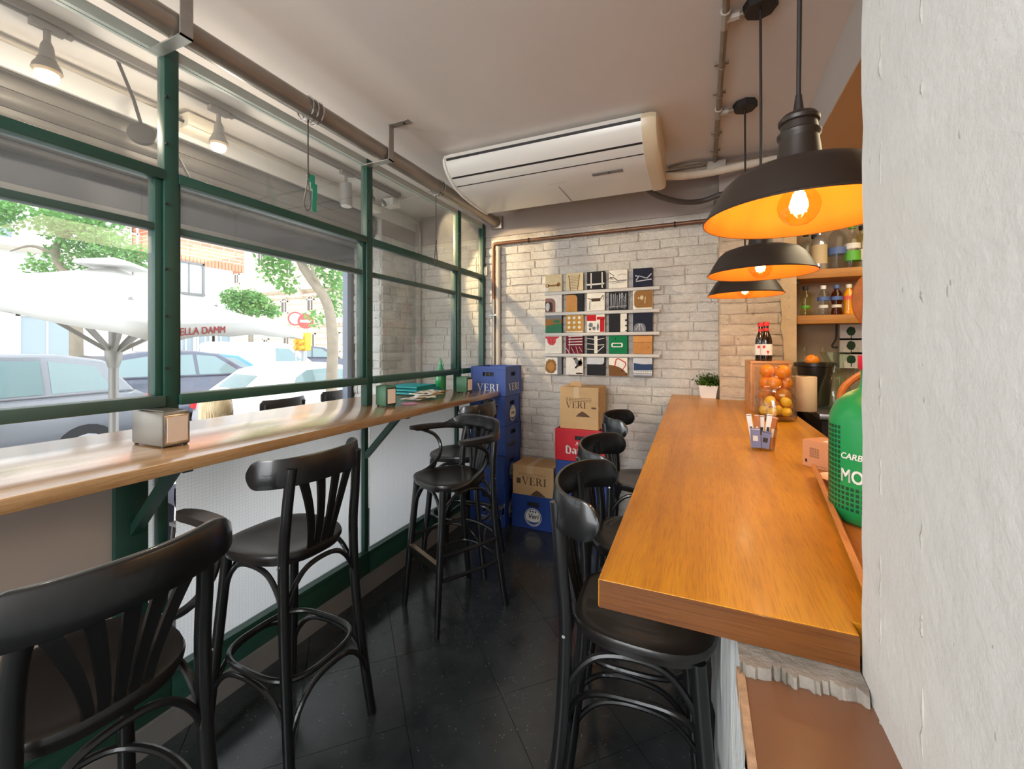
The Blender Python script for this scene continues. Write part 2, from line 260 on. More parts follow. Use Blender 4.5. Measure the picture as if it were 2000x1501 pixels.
# ---------------------------------------------------------------- mesh builder
class MB:
    def __init__(s): s.v = []; s.f = []; s.mi = []; s.k = 0
    def use(s, k): s.k = k; return s
    def add(s, vs, fs):
        o = len(s.v); s.v += [tuple(v) for v in vs]
        for f in fs: s.f.append(tuple(i + o for i in f)); s.mi.append(s.k)
        return s
    def box(s, x0, x1, y0, y1, z0, z1, bev=0.0, mat=None):
        if bev <= 0:
            vs = [(x, y, z) for x in (x0, x1) for y in (y0, y1) for z in (z0, z1)]
            fs = [(0, 1, 3, 2), (4, 6, 7, 5), (0, 4, 5, 1), (2, 3, 7, 6), (0, 2, 6, 4), (1, 5, 7, 3)]
        else:
            b = bmesh.new(); bmesh.ops.create_cube(b, size=1.0)
            for v in b.verts: v.co = Vector(((x0 + x1) / 2 + v.co.x * (x1 - x0), (y0 + y1) / 2 + v.co.y * (y1 - y0), (z0 + z1) / 2 + v.co.z * (z1 - z0)))
            bmesh.ops.bevel(b, geom=b.edges[:], offset=bev, segments=2, affect='EDGES', profile=0.5)
            b.verts.index_update(); vs = [v.co.copy() for v in b.verts]; fs = [tuple(v.index for v in f.verts) for f in b.faces]; b.free()
        if mat is not None: vs = [mat @ Vector(v) for v in vs]
        return s.add(vs, fs)
    def bar(s, a, b, w, h=None, up=(0, 0, 1)):
        """square bar from a to b"""
        a = Vector(a); b = Vector(b); h = w if h is None else h
        d = (b - a).normalized(); u = Vector(up)
        if abs(d.dot(u)) > 0.98: u = Vector((1, 0, 0))
        r = d.cross(u).normalized(); u = r.cross(d)
        vs = [p + r * (w / 2 * i) + u * (h / 2 * j) for p in (a, b) for i, j in ((-1, -1), (1, -1), (1, 1), (-1, 1))]
        return s.add(vs, [(0, 1, 2, 3), (7, 6, 5, 4)] + [(i, i + 4, (i + 1) % 4 + 4, (i + 1) % 4) for i in range(4)])
    def tube(s, pts, r, seg=8, closed=False, caps=True):
        P = [Vector(p) for p in pts]; n = len(P)
        R = r if isinstance(r, (list, tuple)) else [r] * n
        T = []
        for i in range(n):
            if closed: t = P[(i + 1) % n] - P[i - 1]
            else: t = P[min(i + 1, n - 1)] - P[max(i - 1, 0)]
            T.append(t.normalized())
        u = Vector((0, 0, 1)) if abs(T[0].z) < 0.9 else Vector((1, 0, 0))
        u = (u - T[0] * u.dot(T[0])).normalized(); vs = []
        for i in range(n):
            u = (u - T[i] * u.dot(T[i])).normalized(); w = T[i].cross(u)
            for k in range(seg):
                a = 2 * PI * k / seg; vs.append(P[i] + (u * math.cos(a) + w * math.sin(a)) * R[i])
        fs = []
        for i in range(n if closed else n - 1):
            j = (i + 1) % n
            for k in range(seg): fs.append((i * seg + k, i * seg + (k + 1) % seg, j * seg + (k + 1) % seg, j * seg + k))
        if caps and not closed: fs += [tuple(reversed(range(seg))), tuple(range((n - 1) * seg, n * seg))]
        return s.add(vs, fs)
    def lathe(s, prof, c=(0, 0, 0), seg=24, mat=None):
        vs = []; fs = []; n = len(prof)
        for r, z in prof:
            for k in range(seg):
                a = 2 * PI * k / seg; vs.append(Vector((c[0] + r * math.cos(a), c[1] + r * math.sin(a), c[2] + z)))
        for i in range(n - 1):
            for k in range(seg): fs.append((i * seg + k, i * seg + (k + 1) % seg, (i + 1) * seg + (k + 1) % seg, (i + 1) * seg + k))
        if prof[0][0] > 1e-4: fs.append(tuple(reversed(range(seg))))
        if prof[-1][0] > 1e-4: fs.append(tuple(range((n - 1) * seg, n * seg)))
        if mat is not None: vs = [mat @ v for v in vs]
        return s.add(vs, fs)
    def shell(s, prof, c=(0, 0, 0), seg=24):
        vs = []; fs = []; n = len(prof)
        for r, z in prof:
            for k in range(seg):
                a = 2 * PI * k / seg; vs.append(Vector((c[0] + r * math.cos(a), c[1] + r * math.sin(a), c[2] + z)))
        for i in range(n - 1):
            for k in range(seg): fs.append((i * seg + k, i * seg + (k + 1) % seg, (i + 1) * seg + (k + 1) % seg, (i + 1) * seg + k))
        return s.add(vs, fs)
    def prism(s, poly, axis, a, b):
        """2-D polygon extruded along an axis between a and b: axis 'X' poly=(y,z), 'Y' poly=(x,z), 'Z' poly=(x,y)"""
        def P(p, t): return {'X': (t, p[0], p[1]), 'Y': (p[0], t, p[1]), 'Z': (p[0], p[1], t)}[axis]
        n = len(poly); vs = [P(p, a) for p in poly] + [P(p, b) for p in poly]
        fs = [tuple(range(n)), tuple(reversed(range(n, 2 * n)))] + [(i, i + n, (i + 1) % n + n, (i + 1) % n) for i in range(n)]
        return s.add(vs, fs)
    def flat(s, polys, mat):
        """flat polygons (x,y) placed by a matrix"""
        for p in polys: s.add([mat @ Vector((q[0], q[1], 0)) for q in p], [tuple(range(len(p)))])
        return s
    def sphere(s, c, r, seg=16, rings=10, sc=(1, 1, 1), mat=None):
        prof = [(math.sin(PI * i / rings) * r, -math.cos(PI * i / rings) * r) for i in range(rings + 1)]
        prof[0] = (0.0005 * r, -r); prof[-1] = (0.0005 * r, r)
        vs = []; fs = []
        for rr, z in prof:
            for k in range(seg):
                a = 2 * PI * k / seg; v = Vector((rr * math.cos(a) * sc[0], rr * math.sin(a) * sc[1], z * sc[2]))
                if mat is not None: v = mat @ v
                vs.append(v + Vector(c))
        for i in range(rings):
            for k in range(seg): fs.append((i * seg + k, i * seg + (k + 1) % seg, (i + 1) * seg + (k + 1) % seg, (i + 1) * seg + k))
        return s.add(vs, fs)
    def mesh(s, name, mats, smooth=True, off=(0, 0, 0), angle=0.7):
        me = bpy.data.meshes.new(name)
        o = Vector(off); me.from_pydata([tuple(Vector(v) - o) for v in s.v], [], s.f)
        for m in (mats if isinstance(mats, (list, tuple)) else [mats]): me.materials.append(M[m] if isinstance(m, str) else m)
        for p, k in zip(me.polygons, s.mi): p.material_index = k
        b = bmesh.new(); b.from_mesh(me); bmesh.ops.recalc_face_normals(b, faces=b.faces[:]); b.to_mesh(me); b.free()
        if smooth:
            me.polygons.foreach_set('use_smooth', [True] * len(me.polygons))
            try: me.set_sharp_from_angle(angle=angle)
            except Exception: pass
        me.update(); return me
    def build(s, name, mats, parent=None, smooth=True, kind=None, label=None, angle=0.7):
        """one mesh object; vertices are in room coordinates; the origin is the parent's base or the mesh's own base"""
        if parent is not None:
            o = bpy.data.objects.new(name, s.mesh(name, mats, smooth, wloc(parent), angle)); C.objects.link(o); o.parent = parent
        else:
            xs, ys, zs = zip(*s.v); off = ((min(xs) + max(xs)) / 2, (min(ys) + max(ys)) / 2, min(zs))
            o = bpy.data.objects.new(name, s.mesh(name, mats, smooth, off, angle)); C.objects.link(o); o.location = off
        if kind: o['kind'] = kind
        if label: o['label'] = label
        return o
def wloc(o):
    p = Vector(o.location)
    while o.parent: o = o.parent; p += Vector(o.location)
    return p
def tag(o, label=None, cat=None, group=None, kind=None):
    if label: o['label'] = label
    if cat: o['category'] = cat
    if group: o['group'] = group
    if kind: o['kind'] = kind
    return o
def thing(name, label, cat, loc=(0, 0, 0), group=None, kind=None):
    o = bpy.data.objects.new(name, None); C.objects.link(o); o.location = loc; o.empty_display_size = 0.1
    return tag(o, label, cat, group, kind)
def dup(root, loc=None, rotz=None, label=None, group=None):
    r = root.copy(); C.objects.link(r)
    if loc is not None: r.location = loc
    if rotz is not None: r.rotation_euler = (0, 0, rotz)
    if label: r['label'] = label
    if group: r['group'] = group
    for ch in list(root.children):
        c = ch.copy(); C.objects.link(c); c.parent = r
        for g in list(ch.children):
            d = g.copy(); C.objects.link(d); d.parent = c
    return r
def spline(pts, n=8, closed=False):
    P = [Vector(p) for p in pts]; out = []; m = len(P)
    for i in range(m if closed else m - 1):
        p0 = P[i - 1] if (closed or i > 0) else P[0] * 2 - P[1]
        p1 = P[i]; p2 = P[(i + 1) % m]; p3 = P[(i + 2) % m] if (closed or i + 2 < m) else P[-1] * 2 - P[-2]
        for k in range(n):
            t = k / n
            out.append(0.5 * ((2 * p1) + (p2 - p0) * t + (2 * p0 - 5 * p1 + 4 * p2 - p3) * t * t + (3 * p1 - p0 - 3 * p2 + p3) * t ** 3))
    if not closed: out.append(P[-1])
    return out
def frame(o, x, y):
    """matrix taking (u,v,w) to o + u*x + v*y + w*(x cross y)"""
    x = Vector(x).normalized(); y = Vector(y); y = (y - x * y.dot(x)).normalized(); z = x.cross(y)
    m = Matrix((x, y, z)).transposed().to_4x4(); m.translation = Vector(o); return m
_txt = {}
def text_mesh(txt, size, align='LEFT', shear=0.0, bold=0.0):
    key = (txt, align, shear)
    if key not in _txt:
        cu = bpy.data.curves.new('lettering', 'FONT'); cu.body = txt; cu.size = 1.0; cu.align_x = align; cu.shear = shear; cu.resolution_u = 3
        ob = bpy.data.objects.new('lettering', cu); C.objects.link(ob)
        me = bpy.data.meshes.new_from_object(ob, depsgraph=bpy.context.evaluated_depsgraph_get())
        _txt[key] = ([v.co.copy() for v in me.vertices], [tuple(p.vertices) for p in me.polygons])
        bpy.data.objects.remove(ob); bpy.data.curves.remove(cu); bpy.data.meshes.remove(me)
    vs, fs = _txt[key]
    if bold:   # heavier strokes: the same outline laid down again a little to the side
        n = len(vs); offs = [(0, 0), (bold * 1.6, 0), (0, bold), (bold * 1.6, bold)]
        return [(v + Vector((a, b, 0))) * size for a, b in offs for v in vs], [tuple(i + n * k for i in f) for k in range(4) for f in fs]
    return [v * size for v in vs], fs
def put_text(mb, txt, mat, size, align='LEFT', shear=0.0, sx=1.0, bold=0.0):
    vs, fs = text_mesh(txt, size, align, shear, bold); mb.add([mat @ Vector((v.x * sx, v.y, 0)) for v in vs], fs)
def disc(r, n=20, c=(0, 0), sy=1.0): return [(c[0] + r * math.cos(2 * PI * i / n), c[1] + r * sy * math.sin(2 * PI * i / n)) for i in range(n)]
def ringp(r1, r2, n=24, a0=0, a1=2 * PI, c=(0, 0), sy=1.0):
    out = []
    for i in range(n):
        a = a0 + (a1 - a0) * i / n; b = a0 + (a1 - a0) * (i + 1) / n
        out.append([(c[0] + r * math.cos(t), c[1] + r * sy * math.sin(t)) for r, t in ((r1, a), (r1, b), (r2, b), (r2, a))])
    return out
def rect(x0, x1, y0, y1): return [(x0, y0), (x1, y0), (x1, y1), (x0, y1)]
def serif(word, h):
    """classical roman capitals V E R I as polygons, cap height h; returns polygons and width"""
    G = {'V': (0.98, [rect(0, .38, .95, 1), [(.07, .96), (.30, .96), (.56, .02), (.46, 0)], [(.46, 0), (.54, 0), (.87, .96), (.80, .96)], rect(.68, 1, .95, 1)]),
         'E': (0.78, [rect(.10, .29, 0, 1), rect(.02, .70, .95, 1), rect(.02, .74, 0, .05), rect(.28, .56, .48, .53), [(.58, .96), (.70, .96), (.70, .74)], [(.60, .04), (.74, .04), (.74, .28)], rect(.52, .56, .38, .63)]),
         'R': (0.94, [rect(.10, .29, 0, 1), rect(.02, .40, 0, .05), rect(.02, .45, .95, 1), [(.40, .48), (.58, .50), (.93, .0), (.70, .0)]] + [[(.40 + .33 * math.cos(a) * q1, .735 + .265 * math.sin(a) * w1) for a, q1, w1 in ((t, 1, 1), (t2, 1, 1), (t2, .42, .80), (t, .42, .80))] for t, t2 in [(-PI / 2 + PI * i / 10, -PI / 2 + PI * (i + 1) / 10) for i in range(10)]] + [rect(.28, .41, .47, .52)]),
         'I': (0.42, [rect(.10, .29, 0, 1), rect(0, .39, 0, .05), rect(0, .39, .95, 1)])}
    x = 0; out = []
    for ch in word:
        w, ps = G[ch]; out += [[((px + x) * h, py * h) for px, py in p] for p in ps]; x += w + 0.10
    return out, (x - 0.10) * h

# ---------------------------------------------------------------- room shell
ZT = 2.82; YB = 3.62; XW = -1.9; XF = -2.7; XO = -3.06; YR = 3.11; ZSH = 1.14; ZBR = 2.54
def brick_variants(n, h, mats, seed):
    rnd = random.Random(seed); out = []
    for q in range(n):
        nx, nz = 5, 2; L = 1.0; vs = []; fs = []
        for j in range(nz + 1):
            for i in range(nx + 1):
                u = i / nx; w = j / nz; edge = (i in (0, nx)) or (j in (0, nz))
                uu = u + (rnd.uniform(-.012, .012) if 0 < i < nx else (0.016 if i == 0 else -0.016) * rnd.uniform(0, 1))
                d = (0.008 if edge else 0.0145) + rnd.uniform(-.004, .004)
                vs.append((uu * L, d, (w + rnd.uniform(-.05, .05) * (0 if 0 < j < nz else 1)) * h))
        for j in range(nz):
            for i in range(nx): a = j * (nx + 1) + i; fs.append((a, a + 1, a + nx + 2, a + nx + 1))
        rim = [i for i in range(nx + 1)] + [(j + 1) * (nx + 1) + nx for j in range(nz)] + [nz * (nx + 1) + i for i in range(nx - 1, -1, -1)] + [j * (nx + 1) for j in range(nz - 1, 0, -1)]
        o = len(vs)
        for r in rim: x, y, z = vs[r]; vs.append((min(max(x, 0), 1), -0.01, z))
        m = len(rim)
        for k in range(m): fs.append((rim[k], o + k, o + (k + 1) % m, rim[(k + 1) % m]))
        mb = MB(); mb.add(vs, fs); out.append(mb.mesh('brick', mats, True, angle=1.2))
    return out
def lay_bricks(parent, org, u, length, z0, z1, bl, bh, mat, seed, lim=295, keep=None, stuff_below=None):
    """courses of bricks standing proud of a wall; u = unit direction along the wall seen from the room (normal = u rotated to face out)"""
    rnd = random.Random(seed); V = brick_variants(12, bh * 0.88, mat, seed)
    P = wloc(parent); ang = math.atan2(u[1], u[0]); rest = MB(); count = 0; rows = int((z1 - z0) / bh)
    cand = []
    for r in range(rows):
        x = -rnd.uniform(0, bl)
        while x < length:
            l = bl * rnd.uniform(0.82, 1.18); a = max(0, x); b = min(length, x + l)
            if b - a > 0.03: cand.append((r, a, b, z0 + r * bh + rnd.uniform(-.003, .003)))
            x += l
    rz = Matrix.Rotation(ang, 4, 'Z')
    cand.sort(key=lambda t: -t[3])
    for r, a, b, z in cand:
        me = rnd.choice(V); loc = Vector((org[0] + u[0] * a, org[1] + u[1] * a, z)); sx = (b - a) * 0.975
        if count < lim and (stuff_below is None or z > stuff_below):
            o = bpy.data.objects.new('brick', me); C.objects.link(o); o.parent = parent
            o.location = loc - P; o.rotation_euler = (0, rnd.uniform(-.008, .008), ang); o.scale = (sx, rnd.uniform(.7, 1.4), 1); count += 1
        else:
            mt = Matrix.Translation(loc) @ rz @ Matrix.Diagonal((sx, 1, 1, 1))
            rest.add([mt @ v.co for v in me.vertices], [tuple(p.vertices) for p in me.polygons])
    if rest.v: rest.build('brick_courses', mat, parent, kind='stuff')

# floor: base slab and diagonal terrazzo tiles
fl = MB().box(XO, 2.2, -3.2, 3.9, -0.12, -0.006).build('floor', 'grout', kind='structure')
def clip(poly, x0, x1, y0, y1):
    for ax, val, sgn in ((0, x0, 1), (0, x1, -1), (1, y0, 1), (1, y1, -1)):
        out = []
        for i in range(len(poly)):
            p, q = poly[i - 1], poly[i]; dp = (p[ax] - val) * sgn; dq = (q[ax] - val) * sgn
            if dp * dq < 0:
                t = dp / (dp - dq); out.append((p[0] + (q[0] - p[0]) * t, p[1] + (q[1] - p[1]) * t))
            if dq >= 0: out.append(q)
        poly = out
        if not poly: return []
    return poly
TS = 0.40; g = TS / 2 - 0.0012; r2 = math.sqrt(.5)
for i in range(-14, 16):
    for j in range(-14, 16):
        cx, cy = -0.79 + (i - j) * TS * r2, 1.38 + (i + j) * TS * r2
        pl = clip([(cx + (a - b) * r2 * g, cy + (a + b) * r2 * g) for a, b in ((-1, -1), (1, -1), (1, 1), (-1, 1))], -1.86, 0.045, -0.6, 3.60)
        if len(pl) > 2: MB().prism(pl, 'Z', -0.006, 0.0).build('tile', 'terrazzo', fl, False)
ce = MB().box(XF - 0.05, 0.54, -3.2, YB, ZT, ZT + 0.12).build('ceiling', 'ceiling', kind='structure')
bm_ = MB().box(0.54, 2.2, -3.2, 3.95, 2.575, ZT + 0.12).use(1).box(0.541, 2.19, 0.70, 3.94, 2.570, 2.576).build('trim_1', ['beam', 'soffit'], kind='structure')
# back wall: brick below, taupe band above
bw = MB().box(XO, 0.62, YB, YB + 0.2, -0.1, ZT + 0.1).build('wall_back', 'brick_joint', kind='structure')
MB().box(XF, 0.12, YB - 0.012, YB, ZBR, ZT).build('painted_band', 'taupe', bw)
lay_bricks(bw, (0.12, YB), (-1, 0), 0.12 - XF, 0.0, ZBR + 0.02, 0.29, 0.074, 'brick', 3, 298)
# pilaster at the bar end
pi_ = MB().box(0.12, 0.55, 3.41, YB, -0.1, ZT).build('wall_pilaster', 'brick_warm', kind='structure')
MB().box(0.115, 0.555, 3.40, YB, ZBR, ZT).build('painted_band', 'taupe', pi_)
lay_bricks(pi_, (0.55, 3.41), (-1, 0), 0.43, 1.0, ZBR, 0.27, 0.074, 'brick_warm', 5)
rr = random.Random(4)
pp = []
for k in range(22):
    z = 1.0 + k * 0.0705; pp.append((z, rr.uniform(-.014, .014)))
q = MB()
for k in range(len(pp) - 1):
    (za, a), (zb, b) = pp[k], pp[k + 1]
    q.add([(0.50 + a, 3.392, za), (0.585, 3.40, za), (0.585, 3.60, za), (0.50 + b, 3.392, zb), (0.585, 3.40, zb), (0.585, 3.60, zb)], [(0, 1, 4, 3), (1, 2, 5, 4)])
q.build('plaster_edge', pm('tan_plaster', rgb(206, 176, 138), 0.8, 0, 0.2, (9, 0.12), (22, 0.6, 0.01)), pi_)
# right-hand concrete wall beside the camera (rough far arris)
rw = MB()
ed = [(0.187 + rr.uniform(-.001, .001), 0.677 + rr.uniform(-.0025, .002), -0.1 + 0.0437 * k) for k in range(68)]
n = len(ed)
vs = [Vector(p) for p in ed] + [Vector((0.187 + 0.006, 0.60, p[2])) for p in ed] * 0
for k in range(n - 1):
    (xa, ya, za), (xb, yb, zb) = ed[k], ed[k + 1]
    rw.add([(0.187, -3.2, za), (0.187, 0.655, za), (xa, ya, za), (0.21, 0.70, za), (0.47, 0.70, za), (0.187, -3.2, zb), (0.187, 0.655, zb), (xb, yb, zb), (0.21, 0.70, zb), (0.47, 0.70, zb)],
           [(0, 1, 6, 5), (1, 2, 7, 6), (2, 3, 8, 7), (3, 4, 9, 8)])
rwo = rw.build('wall_right', 'concrete', kind='structure')
gr = random.Random(9)
jm = pm('old_joint', rgb(168, 164, 156), 0.9, 0, 0.1, (40, 0.25))
for yy in (0.615, 0.515):   # two board marks: broken vertical cracks left by the shuttering
    z = 0.9; mk = MB()
    while z < 2.7:
        h = gr.uniform(.01, .07)
        if gr.random() < .5:
            n_ = 7; mk.tube([(0.1870 - gr.uniform(0, .0004), yy + gr.uniform(-.0022, .0022), z + h * k / (n_ - 1)) for k in range(n_)], [0.0003 + gr.uniform(.0002, .0016) * (0 < k < n_ - 1) for k in range(n_)], 5)
        z += h + gr.uniform(.004, .06)
    mk.build('board_mark', jm, rwo)
for k in range(26):          # small chips in the whitewash
    y, z, r_ = gr.uniform(.36, .66), gr.uniform(.95, 2.5), gr.uniform(.0008, .0026)
    MB().sphere((0.1871, y, z), r_, 8, 6, (.25, .7, gr.uniform(.8, 2.4))).build('chip_mark', jm, rwo)
MB().box(0.20, 0.47, -3.2, 0.66, -0.1, 2.6).build('wall_right_core', 'concrete', rwo)
MB().box(-3.2, 2.2, -3.4, -3.2, -0.1, 2.95).build('wall_rear', 'ceiling', kind='structure')
MB().box(2.0, 2.2, 0.7, 3.95, -0.1, 2.6).build('wall_bar', 'soffit', kind='structure')
MB().box(0.62, 2.0, 3.75, 3.95, -0.1, 2.6).build('wall_alcove', pm('alcove_wall', rgb(176, 158, 134), 0.8, 0, 0.2, (4, 0.1), (10, 0.3, 0.01)), kind='structure')
MB().box(0.47, 2.0, 0.60, 0.70, -0.1, 2.6).build('wall_bar_end', 'soffit', kind='structure')
# half wall under the bar with its varnished ledge
hw = MB()
N = 40
for k in range(N):
    pass
hb = bmesh.new()
hwm = MB()
ys = [-1.6 + 0.05 * i for i in range(105)]; zs = [-0.1 + 0.09 * i for i in range(14)]
hr = random.Random(11)
grid = {}
for i, y in enumerate(ys):
    wob = 0.006 * math.sin(y * 21) + hr.uniform(-.004, .004)
    for j, z in enumerate(zs): grid[i, j] = (0.048 + wob + hr.uniform(-.003, .003), y, min(z, 1.068))
hwm.add([grid[i, j] for i in range(len(ys)) for j in range(len(zs))], [(i * 14 + j, (i + 1) * 14 + j, (i + 1) * 14 + j + 1, i * 14 + j + 1) for i in range(len(ys) - 1) for j in range(13)])
hwm.box(0.06, 0.40, -1.6, 3.40, -0.1, 1.06)
hwo = hwm.build('wall_bar_front', 'halfwall', kind='structure')
MB().box(0.050, 0.188, -1.6, 0.640, 1.058, 1.072, 0.002).build('ledge_top', 'ledge', hwo)
lr = random.Random(2); e = MB()
for k in range(46): y = -1.6 + k * 0.0488; e.box(0.042 + lr.uniform(0, .002), 0.052, y, y + 0.0488, 1.052, 1.0728 + lr.uniform(0, .0006))
e.build('ledge_edge', pm('chipped_plaster_edge', rgb(176, 142, 112), 0.85, 0, 0.2, (60, 0.35), (60, 0.6, 0.003)), hwo)
pts = []; x = 0.046
while x < 0.186: pts.append((x, 0.640 + lr.uniform(-.006, .006) + .004 * math.sin(x * 90))); x += lr.uniform(.002, .006)
pts.append((0.186, 0.645)); e = MB(); n_ = len(pts)
vs = []
for a, b in pts: vs += [(a, b - .004, 1.066), (a, b - .002 + lr.uniform(-.002, .002), 1.074), (a, b + lr.uniform(0, .004), 1.0845), (a, 0.72, 1.0845)]
e.add(vs, [(i * 4 + k, i * 4 + k + 1, i * 4 + 5 + k, i * 4 + 4 + k) for i in range(n_ - 1) for k in range(3)])
e.build('mortar_bed', 'mortar', hwo)

# ---------------------------------------------------------------- facade wall with the shutter opening
fw = MB()
fw.box(XO, XF, YR, 4.2, -0.4, 4.0); fw.box(XO - 0.2, XO - 0.085, -3.4, YR, 2.45, 4.0); fw.box(XO, XF - .05, -3.4, YR, 2.86, 4.0); fw.box(XO, XF, -3.4, -1.6, -0.4, 2.74)
fwo = fw.build('wall_left', 'brick_day', kind='structure')
MB().box(XF - 0.004, XF + 0.012, -1.6, YB, 2.685, ZT).build('lintel_panel', pm('white_lintel', rgb(214, 212, 210), 0.55), fwo)
MB().box(XF - 0.004, XF + 0.010, YR, YB, ZBR, 2.685).build('painted_band', 'taupe', fwo)
lay_bricks(fwo, (XF, YB - 0.012), (0, -1), YB - YR - 0.014, 0.6, ZBR, 0.25, 0.078, 'brick', 6, 148)
lay_bricks(fwo, (XF - 0.01, YR), (-1, 0), 0.32, 0.6, 2.6, 0.20, 0.078, 'brick_day', 8, 148)
MB().box(-3.10, -3.04, YR - 0.075, YR - 0.004, -0.2, 2.6).build('shutter_guide', pm('blue_grey_steel', rgb(120, 128, 142), 0.4, 0.4), fwo)
MB().box(-3.05, -3.02, YR - 0.016, YR + 0.0, -0.2, 2.6).build('guide_seal', 'dark', fwo)
MB().box(-2.9, -1.9, -1.72, -1.6, -0.1, ZT).build('wall_vestibule', 'taupe', kind='structure')
MB().box(-1.95, -1.85, -3.2, -1.6, -0.1, ZT).build('wall_left_rear', 'taupe', kind='structure')
# sky-side closing slab above the opening is part of the facade

# ---------------------------------------------------------------- shop windows
EDG = [-1.6, -0.12, 0.975, 2.055, 3.13, 3.575]
PW = 0.05
def window(n, y0, y1, lastpost=True):
    w = thing('window_%d' % n, None, None, (XW, y0, 0), kind='structure')
    main = n < 5
    x0, x1 = XW - 0.025, XW + 0.025
    a, b = y0 + PW / 2, y1 - PW / 2
    MB().box(x0, x1, y1 - PW / 2, y1 + PW / 2 if n < 5 else YB - 0.02, ZSH if n < 5 else 0.106, 2.66, 0.003).build('post', 'green', w)
    MB().box(XW - 0.02, XW + 0.02, a, b, 2.62, 2.66).build('head_rail', 'palegreen', w)
    MB().box(x0, x1 + 0.004, a, b, 2.14, 2.18, 0.003).build('transom', 'green', w)
    MB().box(x0 - 0.006, x1 - 0.012, a, b, 1.945, 1.972, 0.003).build('muntin', 'greendark', w)
    MB().box(x0, x1 + 0.012, a, b, 1.274, 1.317, 0.004).build('sill_rail', 'greendark' if n < 3 else 'green', w)
    if b - a > 0.5:
        MB().box(x0 - 0.01, x1 - 0.01, b - 0.026, b, 1.317, 2.14, 0.003).build('stile', 'green', w)
        MB().box(x0 - 0.01, x1 - 0.01, a, a + 0.012, 1.317, 2.14, 0.003).build('stile', 'green', w)
    for z0, z1 in ((2.18, 2.62), (1.972, 2.14), (1.317, 1.945)):
        MB().box(XW - 0.004, XW + 0.002, a, b, z0, z1).build('pane', 'pane', w)
    pb = MB()
    for z in (1.42, 1.62, 1.80, 2.05, 2.28, 2.46): pb.tube([(x1 - 0.002, y1 - PW / 2 + 0.006, z), (x1 + 0.008, y1 - PW / 2 + 0.006, z)], 0.005, 6)
    pb.build('screw', 'dark', w)
    # below the counter: bottom rail, frosted wired panel, skirting
    MB().box(x0, x1, y0, y1, 0.106, 0.235, 0.004).use(0).box(x0 + 0.01, x1 + 0.014, y0, y1, 0.235, 0.25).build('bottom_rail', 'green', w)
    MB().box(x0 + 0.005, x1 + 0.012, y0, y1, -0.004, 0.106).build('skirting', 'skirt', w)
    if n == 2: pb0, pb1 = 0.90, y1 - 0.02
    else: pb0, pb1 = y0 + 0.03, y1 - 0.02
    if n >= 2: MB().box(XW - 0.006, XW, pb0, pb1, 0.25, 1.098).build('frosted_panel', 'wired', w)
    if n == 2:
        MB().box(x0, x1, 0.80, 0.90, 0.25, 1.098, 0.004).build('lower_post', 'green', w)
        MB().box(XW - 0.015, XW + 0.005, y0, 0.80, 0.25, 1.098).build('solid_panel', 'taupe_panel', w)
    if n == 1: MB().box(XW - 0.015, XW + 0.005, y0, y1, 0.25, 1.098).build('solid_panel', 'taupe_panel', w)
    if n >= 2 and n < 5: MB().box(x0, x1, y1 - 0.045, y1 - 0.012, 0.25, 1.098, 0.003).build('lower_post', 'green', w)
    return w
for n in range(1, 6): window(n, EDG[n - 1], EDG[n])
MB().box(XW - 0.05, XW + 0.02, YB - 0.022, YB - 0.0125, 0.0, 2.62).build('trim_2', 'skirt', kind='structure')

# the serving counter through the window and its struts
sh = thing('window_counter', 'long oak counter shelf running through the window, in front of the frosted panels', 'counter', (-1.9, 1.0, 1.10))
MB().box(-2.29, -1.52, -1.55, 3.15, 1.10, ZSH, 0.003).build('counter_top', 'shelfwood', sh)
for y in (0.86, 2.03): MB().bar((-1.885, y, 0.83), (-1.62, y, 1.105), 0.03, 0.034, (0, 1, 0)).build('strut', 'green', sh)
for y in (0.86, 2.03): MB().box(-1.88, -1.56, y - 0.015, y + 0.015, 1.085, 1.0995).build('strut_arm', 'green', sh)

# ---------------------------------------------------------------- bar counter
BZ0, BZ1 = 1.085, 1.13
L0 = onz(1168, 1129.6, BZ1); L1 = onz(1310, 775, BZ1)
sl = (L1.x - L0.x) / (L1.y - L0.y)
def bx_(y): return L0.x + sl * (y - L0.y)
ba = thing('bar_counter', 'thick honey-coloured oak bar top running from the concrete wall to the brick pilaster', 'counter', (0.1, 2.0, BZ0))
pl = [(bx_(L0.y), L0.y), (0.1862, L0.y + 0.002), (0.1862, 0.712), (0.475, 0.712), (0.475, 3.375), (0.10, 3.375), (0.10, 3.585), (bx_(3.585), 3.585)]
bmx = bmesh.new(); mbp = MB().prism(pl, 'Z', BZ0, BZ1)
top = mbp.build('bar_top', 'barwood', ba, False)
MB().box(bx_(L0.y) + .002, 0.1852, L0.y - 0.0012, L0.y + .004, BZ0 + .001, BZ1 - .0012).build('bar_end_face', 'barend', ba, False)
bv = top.modifiers.new('edge', 'BEVEL'); bv.width = 0.002; bv.segments = 2

# ---------------------------------------------------------------- ceiling pipe, brackets, rings and cords
def ringtube(mb, c, R, r, axis, seg=20):
    pts = []
    for k in range(seg):
        a = 2 * PI * k / seg; p = {'X': (0, math.cos(a), math.sin(a)), 'Y': (math.cos(a), 0, math.sin(a)), 'Z': (math.cos(a), math.sin(a), 0)}[axis]
        pts.append(Vector(c) + Vector(p) * R)
    mb.tube(pts, r, 6, closed=True)
em = light('twin_head_spot', 'SPOT', (-2.44, 2.83, 2.66), 60, (1, 0.74, 0.42), (0, 0, 0), spot_size=math.radians(58), spot_blend=0.15, shadow_soft_size=0.02)
em.rotation_euler = (Vector((-1.25, 3.6, 1.85)) - Vector((-2.44, 2.83, 2.66))).to_track_quat('-Z', 'Y').to_euler()
PX, PZ, PR = -1.745, 2.662, 0.046
tp = thing('curtain_pole', 'thick grey metal pole running under the ceiling above the window', 'pole', (PX, 1.0, PZ - PR))
